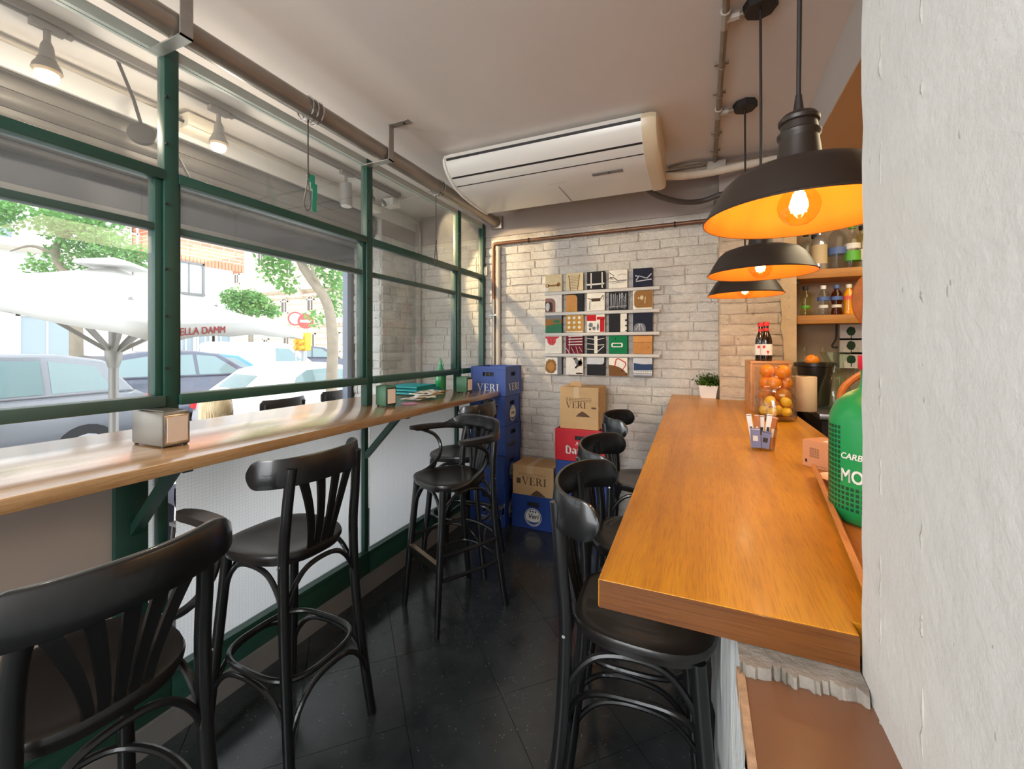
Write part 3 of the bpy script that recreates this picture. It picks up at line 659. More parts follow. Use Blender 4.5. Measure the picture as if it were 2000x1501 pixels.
MB().tube([(PX, -3.19, PZ), (PX, 3.59, PZ)], PR, 20).build('tube', 'tubepaint', tp)
MB().box(PX - 0.055, PX + 0.055, 3.565, 3.605, PZ - 0.06, PZ + 0.06, 0.006).build('wall_socket', 'tubepaint', tp)
def bracket(y, foot, label):
    b = thing('pole_bracket', label, 'bracket', (PX, y, PZ - PR))
    w = 0.042
    MB().box(PX + 0.052, PX + 0.058, y - w / 2, y + w / 2, PZ - PR - 0.006, ZT).build('strap', 'strap', b)
    MB().box(PX - 0.14, PX + 0.058, y - w / 2, y + w / 2, PZ - PR - 0.006, PZ - PR).build('support_plate', 'galv', b)
    MB().box(PX + 0.052, PX + 0.19, y - w / 2, y + w / 2, ZT - 0.005, ZT).use(1).tube([(PX + 0.15, y, ZT - 0.005), (PX + 0.15, y, ZT - 0.009)], 0.008, 8).build('foot', ['strap', 'dark'], b)
bracket(0.925, 1, 'nearest flat steel bracket holding the ceiling pole, with a dotted galvanised plate')
bracket(2.03, 1, 'flat steel bracket holding the middle of the ceiling pole, in front of the air conditioner')
def rings(y, n, label):
    t = thing('pole_rings', label, 'ring', (PX, y, PZ - 0.06))
    for k in range(n):
        m = MB(); ringtube(m, (PX, y + (k - n / 2) * 0.03, PZ - 0.006), PR + 0.009, 0.0045, 'Y'); m.build('ring', 'chrome', t)
rings(1.52, 3, 'three metal rings on the ceiling pole above the green ribbon')
rings(2.62, 2, 'two metal rings on the ceiling pole near the air conditioner')
def cord(y, zt, z1, ribbon, label):
    t = thing('pulley_rope', label, 'cord', (PX - 0.01, y, z1 - 0.17))
    x = PX - 0.012
    MB().tube([(x, y, zt), (x, y, z1)], 0.0035, 6).build('rope', 'darkgrey', t)
    MB().tube(spline([(x, y, z1), (x, y - 0.014, z1 - 0.08), (x, y - 0.022, z1 - 0.13), (x, y - 0.004, z1 - 0.165), (x, y + 0.016, z1 - 0.12), (x, y + 0.006, z1 - 0.05), (x, y, z1)], 6), 0.003, 5).build('loop', 'darkgrey', t)
    MB().lathe([(0.002, 0.03), (0.007, 0.02), (0.007, 0), (0.002, -0.01)], (x, y, z1), 8).build('knot', 'darkgrey', t)
    if ribbon:
        m = MB(); P = [(0.0, .02), (0.012, -.02), (0.026, -.05), (0.022, -.10), (0.02, -.16)]
        for k in range(4):
            (a, za), (b, zb) = P[k], P[k + 1]
            m.box(x + 0.004, x + 0.0055, y + min(a, b), y + max(a, b) + 0.024, z1 + zb, z1 + za)
        m.build('ribbon', pm('green_ribbon', rgb(40, 150, 120), 0.6), t)
cord(1.50, PZ - 0.05, 2.33, True, 'black cord hanging from the ceiling pole with a green ribbon tied on it')
cord(2.60, PZ - 0.05, 2.25, False, 'plain thin cord with a loop hanging before the last wide window')

# ---------------------------------------------------------------- vestibule: track, spots, conduit, junction boxes, roller shutter
TX = -2.38
tr = thing('lighting_track', 'long grey lighting track on the vestibule ceiling', 'track', (TX, 1.0, ZT - 0.035))
MB().box(TX - 0.022, TX + 0.022, -1.5, 2.96, ZT - 0.034, ZT).build('rail', 'trackgrey', tr)
MB().box(TX - 0.010, TX + 0.010, -1.5, 2.955, ZT - 0.0345, ZT - 0.0338).build('slot', 'darkgrey', tr)
def spot(y, lit, label, tilt=0.0):
    t = thing('track_spotlight', label, 'spotlight', (TX, y, ZT - 0.2)); z = ZT - 0.034
    MB().box(TX - 0.016, TX + 0.016, y - 0.05, y + 0.05, z - 0.028, z, 0.003).use(0).box(TX - 0.01, TX + 0.01, y + 0.05, y + 0.075, z - 0.02, z - 0.006).build('adapter', 'trackgrey', t)
    MB().tube([(TX, y, z - 0.02), (TX, y, z - 0.085)], 0.011, 10).build('stem', 'trackgrey', t)
    if lit:
        MB().lathe([(0.012, 0.0), (0.020, -0.02), (0.024, -0.06), (0.030, -0.075)], (TX, y, z - 0.07), 16).build('lamp_cap', 'trackgrey', t)
        MB().lathe([(0.028, -0.075), (0.042, -0.10), (0.046, -0.118), (0.036, -0.128), (0.0, -0.131)], (TX, y, z - 0.07), 18).build('reflector', 'trackgrey', t)
        MB().lathe([(0.034, -0.127), (0.036, -0.140), (0.028, -0.155), (0.0, -0.160)], (TX, y, z - 0.07), 18).build('bulb', 'spotglow', t)
        l = light('spot_bulb', 'POINT', (TX, y, z - 0.235), 6, (1, 0.90, 0.76), shadow_soft_size=0.03)
    else:
        MB().tube([(TX, y, z - 0.085), (TX, y + 0.006, z - 0.25)], 0.042, 20).use(0).build('lamp_can', 'midgrey', t)
        MB().tube([(TX, y + 0.006, z - 0.25), (TX, y + 0.006, z - 0.255)], 0.036, 20).build('lens', 'white', t)
p = [0.80, 1.46]
spot(0.80, True, 'nearest lit track spotlight, glowing warm at the upper left')
spot(1.46, True, 'second lit track spotlight, glowing warm beside the first window post')
spot(2.36, False, 'unlit grey cylinder spotlight at the far part of the track')
# two small head emergency light near the track end
t = thing('emergency_light', 'small white twin-head lamp at the far end of the track', 'lamp', (-2.52, 2.78, 2.66))
MB().box(-2.56, -2.48, 2.72, 2.86, 2.64, 2.69, 0.006).build('lamp_base', 'white', t); MB().tube([(-2.52, 2.79, 2.685), (-2.52, 2.79, ZT)], .009, 8).build('stem', 'conduit', t)
for y in (2.71, 2.85): MB().lathe([(0.012, .0), (0.034, .05), (0.034, .055), (0.0, .05)], (0, 0, 0), 14, Matrix.Translation((-2.50, y, 2.70)) @ Matrix.Rotation(1.2, 4, 'Y')).build('lamp_head', 'chrome', t)
# conduit with its junction box and the loose cable
cx_, cz = XF + 0.06, 2.775
t = thing('conduit', 'painted conduit pipe running along the vestibule ceiling corner', 'pipe', (cx_, 1.0, cz))
MB().tube([(cx_, -1.55, cz), (cx_, 2.85, cz)], 0.011, 8).build('pipe', 'conduit', t)
MB().tube([(cx_, 2.85, cz), (cx_, 3.35, cz), (cx_ + 0.02, 3.56, cz - 0.02), (cx_ + 0.03, 3.575, cz - 0.12), (cx_ + 0.03, 3.575, 0.9)], 0.011, 8).build('corner_pipe', 'conduit', t)
jp = onz(465, 285, 2.74)
t = thing('junction_box', 'cream junction box on the vestibule conduit with a loose black cable', 'junction box', (cx_, 1.52, 2.72))
MB().box(cx_ - 0.045, cx_ + 0.06, 1.42, 1.61, 2.722, 2.80, 0.006).build('box', 'cream', t)
MB().box(cx_ - 0.052, cx_ + 0.067, 1.412, 1.618, 2.712, 2.724, 0.004).build('lid', 'cream', t)
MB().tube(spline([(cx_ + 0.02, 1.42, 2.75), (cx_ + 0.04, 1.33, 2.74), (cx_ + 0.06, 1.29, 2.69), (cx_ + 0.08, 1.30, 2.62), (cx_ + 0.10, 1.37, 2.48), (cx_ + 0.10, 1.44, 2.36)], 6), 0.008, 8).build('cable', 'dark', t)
t = thing('junction_box', 'small white junction box at the far end of the vestibule ceiling', 'junction box', (cx_ + 0.14, 3.0, 2.72))
MB().box(cx_ + 0.08, cx_ + 0.2, 2.95, 3.06, 2.735, 2.80, 0.006).build('box', 'white', t)
MB().tube([(cx_ + 0.2, 3.0, 2.775), (cx_ + 0.62, 3.0, 2.795)], 0.010, 8).build('pipe', 'conduit', t)
# dark disc on an added stem, in place of a spotlight shadow on the shutter
t = thing('shadow_disc', 'dark round disc on a stem standing for a shadow on the roller shutter at the left', 'disc', (-2.47, 1.0, 2.42))
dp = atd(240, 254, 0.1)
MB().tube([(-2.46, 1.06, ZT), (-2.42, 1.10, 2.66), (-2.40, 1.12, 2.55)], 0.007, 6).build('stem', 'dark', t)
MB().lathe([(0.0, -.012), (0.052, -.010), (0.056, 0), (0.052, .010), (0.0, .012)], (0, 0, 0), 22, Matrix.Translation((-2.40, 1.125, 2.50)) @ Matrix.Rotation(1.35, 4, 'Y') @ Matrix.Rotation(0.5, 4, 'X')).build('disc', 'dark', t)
# roller shutter: rolled slats above the opening, sheet hanging to the bottom bar
sx_, sz, sr = -2.93, 2.62, 0.188
t = thing('roller_shutter', 'rolled dusty steel roller shutter above the street opening', 'shutter', (sx_, 1.0, 2.24))
nsl = 15
for k in range(nsl):
    a0 = 2 * PI * k / nsl; a1 = 2 * PI * (k + 0.96) / nsl; m = MB(); prof = []
    for i in range(5):
        u = i / 4; a = a0 + (a1 - a0) * u; R = sr + 0.012 * math.sin(PI * u); prof.append((R * math.cos(a), R * math.sin(a)))
    for i in range(4, -1, -1):
        u = i / 4; a = a0 + (a1 - a0) * u; R = sr - 0.012 + 0.012 * math.sin(PI * u); prof.append((R * math.cos(a), R * math.sin(a)))
    m.prism([(sx_ + x, sz + z) for x, z in prof], 'Y', -1.58, YR - 0.04); m.build('slat', 'shutter', t)
MB().tube([(sx_, -1.57, sz), (sx_, YR - 0.05, sz)], sr - 0.02, 24).build('drum', 'dark', t)
sxh = -3.02
MB().box(sxh, sxh + 0.008, -1.58, YR - 0.02, 2.28, 2.56).build('hanging_sheet', 'shutterdark', t)
MB().box(sxh - 0.01, sxh + 0.02, -1.58, YR - 0.02, 2.245, 2.28, 0.004).build('bottom_bar', 'midgrey', t)
vh = pm('daylight_white', rgb(235, 238, 242), 0.5)  # white discs stand in for daylight shining through small holes in the sheet
for k in range(8): MB().tube([(sxh + 0.0078, 2.19 + k * 0.1, 2.445), (sxh + 0.0092, 2.19 + k * 0.1, 2.445)], 0.007, 8).build('daylight_dot', vh, t)

# ---------------------------------------------------------------- air conditioner
ax0, ax1 = -1.56, -0.30
ac = thing('air_conditioner', 'long white ceiling air conditioner with slotted louvres in front of the brick wall', 'air conditioner', (-0.93, 2.75, 2.56))
prof = [(2.50, 2.815), (2.44, 2.79), (2.418, 2.755), (2.425, 2.72), (2.455, 2.68), (2.50, 2.645), (2.57, 2.61), (2.66, 2.588), (2.78, 2.575), (2.95, 2.568), (3.04, 2.57), (3.05, 2.60), (3.05, 2.815)]
MB().prism(prof, 'X', ax0, ax1).build('body', 'acwhite', ac, angle=0.5)
for (x0, x1, nm) in ((ax0 - 0.022, ax0, 'end_cap'), (ax1, ax1 + 0.085, 'end_cap')):
    cp = [(y + (0.012 if y < 2.6 else -0.0) * -1, z - 0.008) for y, z in prof]
    m = MB(); n = len(cp)
    if x1 > ax1:
        st = [(x0, 1.0), (x0 + 0.05, 1.0), (x0 + 0.075, 0.965), (x1, 0.90)]
    else: st = [(x0, 0.97), (x0 + 0.008, 1.0), (x1, 1.0)]
    cy, cz_ = 2.75, 2.72
    vs = [(x, cy + (y - cy) * s_, min(2.816, cz_ + (z - cz_) * s_)) for x, s_ in st for y, z in cp]
    fs = [tuple(range(n)), tuple(reversed(range((len(st) - 1) * n, len(st) * n)))]
    for i in range(len(st) - 1): fs += [(i * n + k, i * n + (k + 1) % n, (i + 1) * n + (k + 1) % n, (i + 1) * n + k) for k in range(n)]
    m.add(vs, fs); m.build(nm, 'accream' if x1 > ax1 else 'acwhite', ac, angle=0.6)
def along(frac):
    pts = [Vector((0, y, z)) for y, z in prof[1:10]]; ls = [(pts[i + 1] - pts[i]).length for i in range(len(pts) - 1)]; tot = sum(ls) * frac
    for i, l in enumerate(ls):
        if tot <= l: p = pts[i].lerp(pts[i + 1], tot / l); d = (pts[i + 1] - pts[i]).normalized(); return p, d
        tot -= l
for f0, w in ((0.075, 0.016), (0.27, 0.012), (0.385, 0.006)):
    p, d = along(f0); nrm = Vector((0, -d.z, d.y)); nrm = nrm if nrm.z < 0 or nrm.y < 0 else -nrm
    m = MB(); a = p - d * w / 2; b = p + d * w / 2; q = [a + nrm * 0.0015, b + nrm * 0.0015, b - nrm * 0.01, a - nrm * 0.01]
    m.prism([(v.y, v.z) for v in q], 'X', ax0 + 0.006, ax1 - 0.004); m.build('louvre_slot', 'dark', ac)
p, d = along(0.56); mt = frame((ax1 - 0.33, p.y, p.z - 0.0016), (1, 0, 0), d)
MB().box(0, 0.19, -0.016, 0.016, -0.001, 0.001, 0, mt).use(1).box(0.10, 0.112, -0.006, 0.006, -0.0016, 0.0016, 0, mt).build('display_strip', ['midgrey', 'dark'], ac)
MB().box(-0.868, -0.866, 2.72, 3.04, 2.565, 2.5685).build('panel_seam', 'midgrey', ac)
m = MB(); put_text(m, 'Panelair', frame((-0.99, 2.665, 2.5850), (1, 0, 0), (0, 1, -0.12)) if False else frame((0, 0, -5), (1, 0, 0), (0, 1, 0)), 0.03)
MB().box(-0.93, -0.80, 2.70, 2.712, 2.5835, 2.5852).build('maker_plate', 'midgrey', ac)
MB().box(ax0 + 0.1, ax1 - 0.05, 2.56, 3.02, ZT - 0.012, ZT).build('mounting_plate', 'midgrey', ac)

# pipes at the top of the back wall
Y1 = YB - 0.045
t = thing('wall_pipe', 'brown pipe running along the top of the white brick wall', 'pipe', (-0.9, Y1, 2.46))
a = ony(968, 470, Y1); b = ony(1395, 425, Y1)
za = 2.465
MB().tube([(a.x + 0.02, Y1, za), (b.x - 0.02, Y1, za)], 0.016, 10).build('pipe', 'copper', t)
MB().tube(spline([(b.x - 0.02, Y1, za), (b.x + 0.006, Y1, za + 0.006), (b.x + 0.012, Y1, za + 0.03), (b.x + 0.012, Y1, za + 0.13), (b.x + 0.03, Y1, za + 0.15), (b.x + 0.12, Y1, za + 0.15)], 5), 0.016, 10).build('bend', 'tubepaint', t)
for px in (1033, 1318): x = ony(px, 450, Y1).x; MB().tube([(x - 0.006, Y1, za), (x + 0.006, Y1, za)], 0.022, 10).use(0).box(x - 0.005, x + 0.005, Y1, YB - 0.001, za - 0.006, za + 0.006).build('clip', 'dark', t)
t = thing('wall_pipe', 'pair of vertical pipes at the left end of the white brick wall', 'pipe', (a.x, Y1, 0))
MB().tube(spline([(a.x + 0.02, Y1, za), (a.x - 0.012, Y1, za - 0.006), (a.x - 0.02, Y1, za - 0.035), (a.x - 0.02, Y1, za - 0.1)], 5) + [Vector((a.x - 0.02, Y1, 1.95))], 0.0165, 10).build('upper_pipe', 'copper', t)
MB().tube([(a.x - 0.02, Y1, 1.95), (a.x - 0.02, Y1, 0.02)], 0.018, 10).build('lower_pipe', 'tubepaint', t)
MB().tube([(a.x + 0.028, Y1, za - 0.03), (a.x + 0.028, Y1, 0.02)], 0.021, 10).build('painted_pipe', pm('white_painted_pipe', rgb(196, 186, 174), 0.55), t)
MB().box(a.x - 0.06, a.x + 0.02, Y1 - 0.023, YB - 0.001, 1.79, 1.81, 0.003).build('clip', 'galv', t)
# switch with its conduit
t = thing('wall_switch', 'cream surface switch with thin conduit at the left end of the brick wall', 'switch', (ony(945, 530, YB).x, YB - 0.03, 2.1))
s_ = ony(945, 530, YB - 0.03); xs = s_.x
MB().box(xs - 0.04, xs + 0.04, YB - 0.045, YB - 0.006, s_.z - 0.042, s_.z + 0.042, 0.006).build('switch_box', 'cream', t)
MB().box(xs - 0.018, xs + 0.018, YB - 0.051, YB - 0.045, s_.z - 0.024, s_.z + 0.024, 0.002).build('rocker', 'white', t)
MB().tube([(xs - 0.005, YB - 0.028, s_.z + 0.04), (xs - 0.005, YB - 0.028, 2.55)], 0.010, 8).build('conduit', 'conduit', t)
# AC wiring and the ceiling conduits over the bar
t = thing('conduit', 'weathered conduit across the ceiling corner to the right of the air conditioner', 'pipe', (0.2, 3.4, 2.75))
cA = Vector((-0.30, 3.37, 2.79))
MB().tube([(-0.24, 3.33, 2.775), (0.55, 3.33, 2.775)], 0.020, 8).build('pipe', 'conduitd', t)
MB().tube([(-0.24, 3.36, 2.74), (0.02, 3.36, 2.735)], 0.012, 8).build('thin_pipe', 'conduitd', t)
MB().tube(spline([(-0.22, 3.30, 2.80), (-0.05, 3.27, 2.80), (0.03, 3.29, 2.79), (0.075, 3.32, 2.765)], 5), 0.011, 8).build('flexible_pipe', 'conduitd', t)
MB().box(0.035, 0.155, 3.285, 3.40, 2.735, 2.80, 0.005).build('box', 'conduit', t)
t = thing('pipe_wrap', 'cream wrapped refrigerant pipe rising from the air conditioner to the right', 'pipe', (0.1, 3.3, 2.6))
MB().tube(spline([(-0.24, 2.98, 2.63), (-0.10, 3.10, 2.655), (0.08, 3.20, 2.69), (0.30, 3.24, 2.72), (0.56, 3.25, 2.735)], 6), 0.026, 10).build('wrapped_pipe', 'foamtube', t)
t = thing('drain_hose', 'dark grey drain hose looping from the air conditioner to the wall pipe', 'hose', (-0.1, 3.3, 2.5))
MB().tube(spline([(-0.36, 3.06, 2.60), (-0.27, 3.16, 2.56), (-0.13, 3.30, 2.545), (0.0, 3.40, 2.565), (0.11, 3.38, 2.585), (0.2, 3.36, 2.59)], 6), 0.019, 10).build('hose', 'darkgrey', t)
PXL = 0.2
yc1 = onz(1478, 40, ZT)
t = thing('conduit', 'weathered ceiling conduit running over the bar to the lamp roses', 'pipe', (0.0, 2.0, ZT - 0.03))
xq = 0.085
MB().tube([(xq, -1.0, ZT - 0.024), (xq, 3.30, ZT - 0.024)], 0.013, 8).build('pipe', 'conduitd', t)
for y in (1.88, 2.62):
    MB().tube([(xq, y, ZT - 0.024), (0.19, y, ZT - 0.024)], 0.010, 8).build('branch_pipe', 'conduitd', t)
    MB().tube([(xq, y - 0.045, ZT - 0.024), (xq, y + 0.045, ZT - 0.024)], 0.020, 8).use(0).tube([(xq, y, ZT - 0.024), (xq + 0.05, y, ZT - 0.024)], 0.018, 8).build('tee', 'conduit', t)
for y in (1.4, 1.7, 2.2, 2.45, 2.9, 3.15): MB().box(xq - 0.03, xq + 0.03, y - 0.008, y + 0.008, ZT - 0.011, ZT - 0.001).use(0).tube([(xq, y - 0.007, ZT - 0.024), (xq, y + 0.007, ZT - 0.024)], 0.016, 8).build('clip', 'conduitd', t)

# ---------------------------------------------------------------- pendant lamps
def pendant(x, y, zr, lit, label, power):
    t = thing('pendant_lamp', label, 'lamp', (x, y, zr), 'barn pendant lamps over the bar')
    R = 0.184
    out = [(R, 0), (R * 0.985, 0.006), (R * 0.90, 0.036), (R * 0.79, 0.070), (R * 0.69, 0.087), (R * 0.52, 0.098), (R * 0.32, 0.105), (R * 0.21, 0.108)]
    m = MB(); m.shell(out, (x, y, zr), 48); m.shell([(R * 1.005, 0.0), (R * 1.012, 0.003), (R * 0.99, 0.006)], (x, y, zr), 48); m.build('lamp_shade', 'shade', t, angle=0.9)
    MB().shell([(R * 1.004, 0.0), (R * 0.97, 0.004), (R * 0.885, 0.033), (R * 0.775, 0.065), (R * 0.67, 0.081), (R * 0.5, 0.092), (R * 0.2, 0.099), (0.001, 0.099)], (x, y, zr), 48).build('shade_lining', 'shadein', t, angle=0.9)
    MB().lathe([(0.044, 0.104), (0.042, 0.114), (0.036, 0.163), (0.036, 0.165), (0.040, 0.171), (0.040, 0.176), (0.035, 0.180), (0.033, 0.195), (0.037, 0.198), (0.038, 0.205), (0.034, 0.210), (0.031, 0.214), (0.0, 0.216)], (x, y, zr), 28).build('lamp_neck', 'shade', t, angle=0.6)
    MB().lathe([(0.012, 0.213), (0.009, 0.236), (0.006, 0.258)], (x, y, zr), 12).build('cord_grip', 'dark', t)
    MB().tube([(x, y, zr + 0.25), (x + 0.002, y, (zr + ZT) / 2), (x, y, ZT - 0.03)], 0.0048, 8).build('cord', 'dark', t)
    MB().lathe([(0.0, -0.034), (0.053, -0.034), (0.060, -0.028), (0.060, 0.0)], (x, y, ZT), 8).build('ceiling_rose', 'dark', t, angle=0.3)
    MB().lathe([(0.020, 0.098), (0.020, 0.070), (0.016, 0.062)], (x, y, zr), 16).build('lamp_holder', 'dark', t)
    bz = zr + 0.022
    MB().lathe([(0.0, -0.040), (0.016, -0.0365), (0.028, -0.028), (0.0365, -0.015), (0.040, 0.0), (0.038, 0.014), (0.030, 0.028), (0.020, 0.040), (0.015, 0.052)], (x, y, bz), 24).build('bulb', 'bulb', t)
    f = MB()
    for k in range(6): a = k * PI / 3; f.tube([(x + .009 * math.cos(a), y + .009 * math.sin(a), bz + 0.028), (x + .013 * math.cos(a), y + .013 * math.sin(a), bz - 0.012)], 0.0016, 5)
    f.build('filament', 'filament' if lit else 'filament2', t)
    l = light('pendant_bulb', 'POINT', (x, y, bz), power, (1, 0.74, 0.42), shadow_soft_size=0.02)
pendant(0.188, 1.07, 1.775, True, 'largest and nearest black pendant lamp with a glowing bulb, beside the concrete wall', 1.5)
pendant(0.206, 1.875, 1.78, False, 'middle black pendant lamp over the bar', 1.5)
pendant(0.215, 2.62, 1.782, False, 'farthest and lowest-looking black pendant lamp over the bar', 1.5)

# ---------------------------------------------------------------- bar stools
def ribbon(mb, pts, zc, hh, th, tilt=0.0):
    """curved wooden rail: plan points, centre height and half height per station"""
    n = len(pts); vs = []; K = 10
    for i in range(n):
        a = Vector(pts[max(i - 1, 0)]); b = Vector(pts[min(i + 1, n - 1)]); t = (b - a); t = Vector((t.x, t.y)).normalized(); nr = Vector((-t.y, t.x))
        h = hh[i]; z = zc[i]
        for k in range(K):
            an = 2 * PI * k / K; c, s_ = math.cos(an), math.sin(an)
            u = math.copysign(abs(c) ** 0.4, c) * th / 2; w = math.copysign(abs(s_) ** 0.22, s_) * h
            p = Vector(pts[i]) + nr * (u + tilt * w); vs.append((p.x, p.y, z + w))
    fs = [tuple(reversed(range(K))), tuple(range((n - 1) * K, n * K))]
    for i in range(n - 1): fs += [(i * K + k, i * K + (k + 1) % K, (i + 1) * K + (k + 1) % K, (i + 1) * K + k) for k in range(K)]
    mb.add(vs, fs)
def seat_outline(n=36, fw=0.205, bw=0.165, fd=0.20, bd=0.185):
    out = []
    for k in range(n):
        a = 2 * PI * k / n; c, s_ = math.cos(a), math.sin(a); e = 0.72
        x = math.copysign(abs(c) ** e, c); y = math.copysign(abs(s_) ** e, s_)
        w = bw + (fw - bw) * (x + 1) / 2; out.append((x * (fd if x > 0 else bd), y * w))
    return out
SZ = 0.765
def seat_mb():
    m = MB(); o = seat_outline(); n = len(o); vs = []; fs = []
    rings_ = [(0.90, SZ - 0.040), (0.955, SZ - 0.038), (0.965, SZ - 0.022), (1.0, SZ - 0.020), (1.012, SZ - 0.010), (0.99, SZ), (0.90, SZ + 0.001), (0.75, SZ - 0.005), (0.4, SZ - 0.010)]
    for s_, z in rings_: vs += [(x * s_, y * s_, z) for x, y in o]
    vs.append((0, 0, SZ - 0.011)); c = len(vs) - 1
    fs.append(tuple(reversed(range(n))))
    for i in range(len(rings_) - 1): fs += [(i * n + k, i * n + (k + 1) % n, (i + 1) * n + (k + 1) % n, (i + 1) * n + k) for k in range(n)]
    b = (len(rings_) - 1) * n; fs += [(b + k, b + (k + 1) % n, c) for k in range(n)]
    m.add(vs, fs); return m
def legs(t, backtop, armback=False):
    for s_ in (1, -1):
        MB().tube(spline([(0.145, 0.145 * s_, SZ - 0.03), (0.155, 0.152 * s_, 0.6), (0.185, 0.172 * s_, 0.25), (0.205, 0.185 * s_, 0)], 5), [0.020] * 5 + [0.0195] * 5 + [0.018 - 0.003 * k / 5 for k in range(6)], 10).build('leg', 'black', t)
        MB().tube(spline([(-0.205, 0.150 * s_, backtop), (-0.190, 0.158 * s_, 0.92), (-0.178, 0.160 * s_, SZ), (-0.188, 0.165 * s_, 0.5), (-0.222, 0.178 * s_, 0.2), (-0.25, 0.19 * s_, 0)], 5), 0.0185, 10).build('leg', 'black', t)
        MB().tube([(-0.1785, 0.178 * s_, SZ - 0.018), (-0.1785, 0.183 * s_, SZ - 0.018)], 0.005, 6).build('bolt', 'chrome', t)
def arch(t, p, q, zt, zb, inset=0.02):
    p = Vector(p); q = Vector(q); d = q - p; c = (p + q) / 2
    P = [Vector((p.x, p.y, zb)), Vector((p.x, p.y, zb)) + d * 0.06 + Vector((0, 0, (zt - zb) * .5)), p.lerp(q, .24) + Vector((0, 0, (zb + (zt - zb) * .9) - p.z)), Vector((c.x, c.y, zt)),
         p.lerp(q, .76) + Vector((0, 0, (zb + (zt - zb) * .9) - q.z)), Vector((q.x, q.y, zb)) - d * 0.06 + Vector((0, 0, (zt - zb) * .5)), Vector((q.x, q.y, zb))]
    MB().tube(spline(P, 5), 0.0095, 8).build('brace', 'black', t)
def stool_a(label):
    t = thing('bar_stool', label, 'stool')
    seat_mb().build('seat', 'blackseat', t, angle=0.9)
    legs(t, 1.085)
    pts = [Vector(p) for p in spline([(-0.080, 0.222, 0), (-0.130, 0.212, 0), (-0.185, 0.175, 0), (-0.222, 0.095, 0), (-0.234, 0, 0), (-0.222, -0.095, 0), (-0.185, -0.175, 0), (-0.130, -0.212, 0), (-0.080, -0.222, 0)], 12)]
    n = len(pts); cum = [0.0]
    for i in range(1, n): cum.append(cum[-1] + (pts[i] - pts[i - 1]).length)
    def endh(s, H=0.049): return H * math.sqrt(max(0.03, 1 - (1 - min(1, s / H)) ** 2))
    hh = [endh(min(c, cum[-1] - c)) for c in cum]
    m = MB(); ribbon(m, [(p.x, p.y) for p in pts], [1.065 + 0.008 * math.cos((i / (n - 1) - .5) * PI) for i in range(n)], hh, 0.013, 0.10); m.build('backrest_rail', 'black', t, angle=0.9)
    for yb, yt, w0, w1 in ((-0.045, -0.105, .020, .034), (-0.016, -0.036, .020, .034), (0.016, 0.036, .020, .034), (0.045, 0.105, .020, .034)):
        mm = MB(); st = []
        for k in range(8):
            u = k / 7; y = yb + (yt - yb) * (u ** 1.7); x = -0.168 - 0.052 * u - 0.008 * math.sin(PI * u) + (0.012 * (abs(yt) / .1) * u); z = SZ - 0.02 + (1.05 - SZ) * u; w = (w0 + (w1 - w0) * u) / 2
            st += [(x - .005, y - w, z), (x - .005, y + w, z), (x + .005, y + w, z), (x + .005, y - w, z)]
        fs = [(0, 1, 2, 3), (31, 30, 29, 28)]
        for k in range(7): fs += [(k * 4 + i, k * 4 + (i + 1) % 4, k * 4 + 4 + (i + 1) % 4, k * 4 + 4 + i) for i in range(4)]
        mm.add(st, fs); mm.build('splat', 'black', t)
    FL, FR, BR, BL = (0.155, 0.152, 0), (0.155, -0.152, 0), (-0.183, -0.162, 0), (-0.183, 0.162, 0)
    for p, q in ((FL, FR), (FR, BR), (BR, BL), (BL, FL)): arch(t, p, q, SZ - 0.05, 0.53)
    FL, FR, BR, BL = (0.195, 0.178, 0), (0.195, -0.178, 0), (-0.232, -0.182, 0), (-0.232, 0.182, 0)
    for p, q in ((FL, FR), (FR, BR), (BR, BL), (BL, FL)): arch(t, p, q, 0.325, 0.13)
    ring_pts = []
    for k in range(40):
        a = 2 * PI * k / 40; c, s_ = math.cos(a), math.sin(a); ring_pts.append((-0.02 + 0.200 * math.copysign(abs(c) ** .62, c), 0.175 * math.copysign(abs(s_) ** .62, s_), 0.345))
    MB().tube(ring_pts, 0.0105, 8, closed=True).build('foot_ring', 'black', t)
    return t
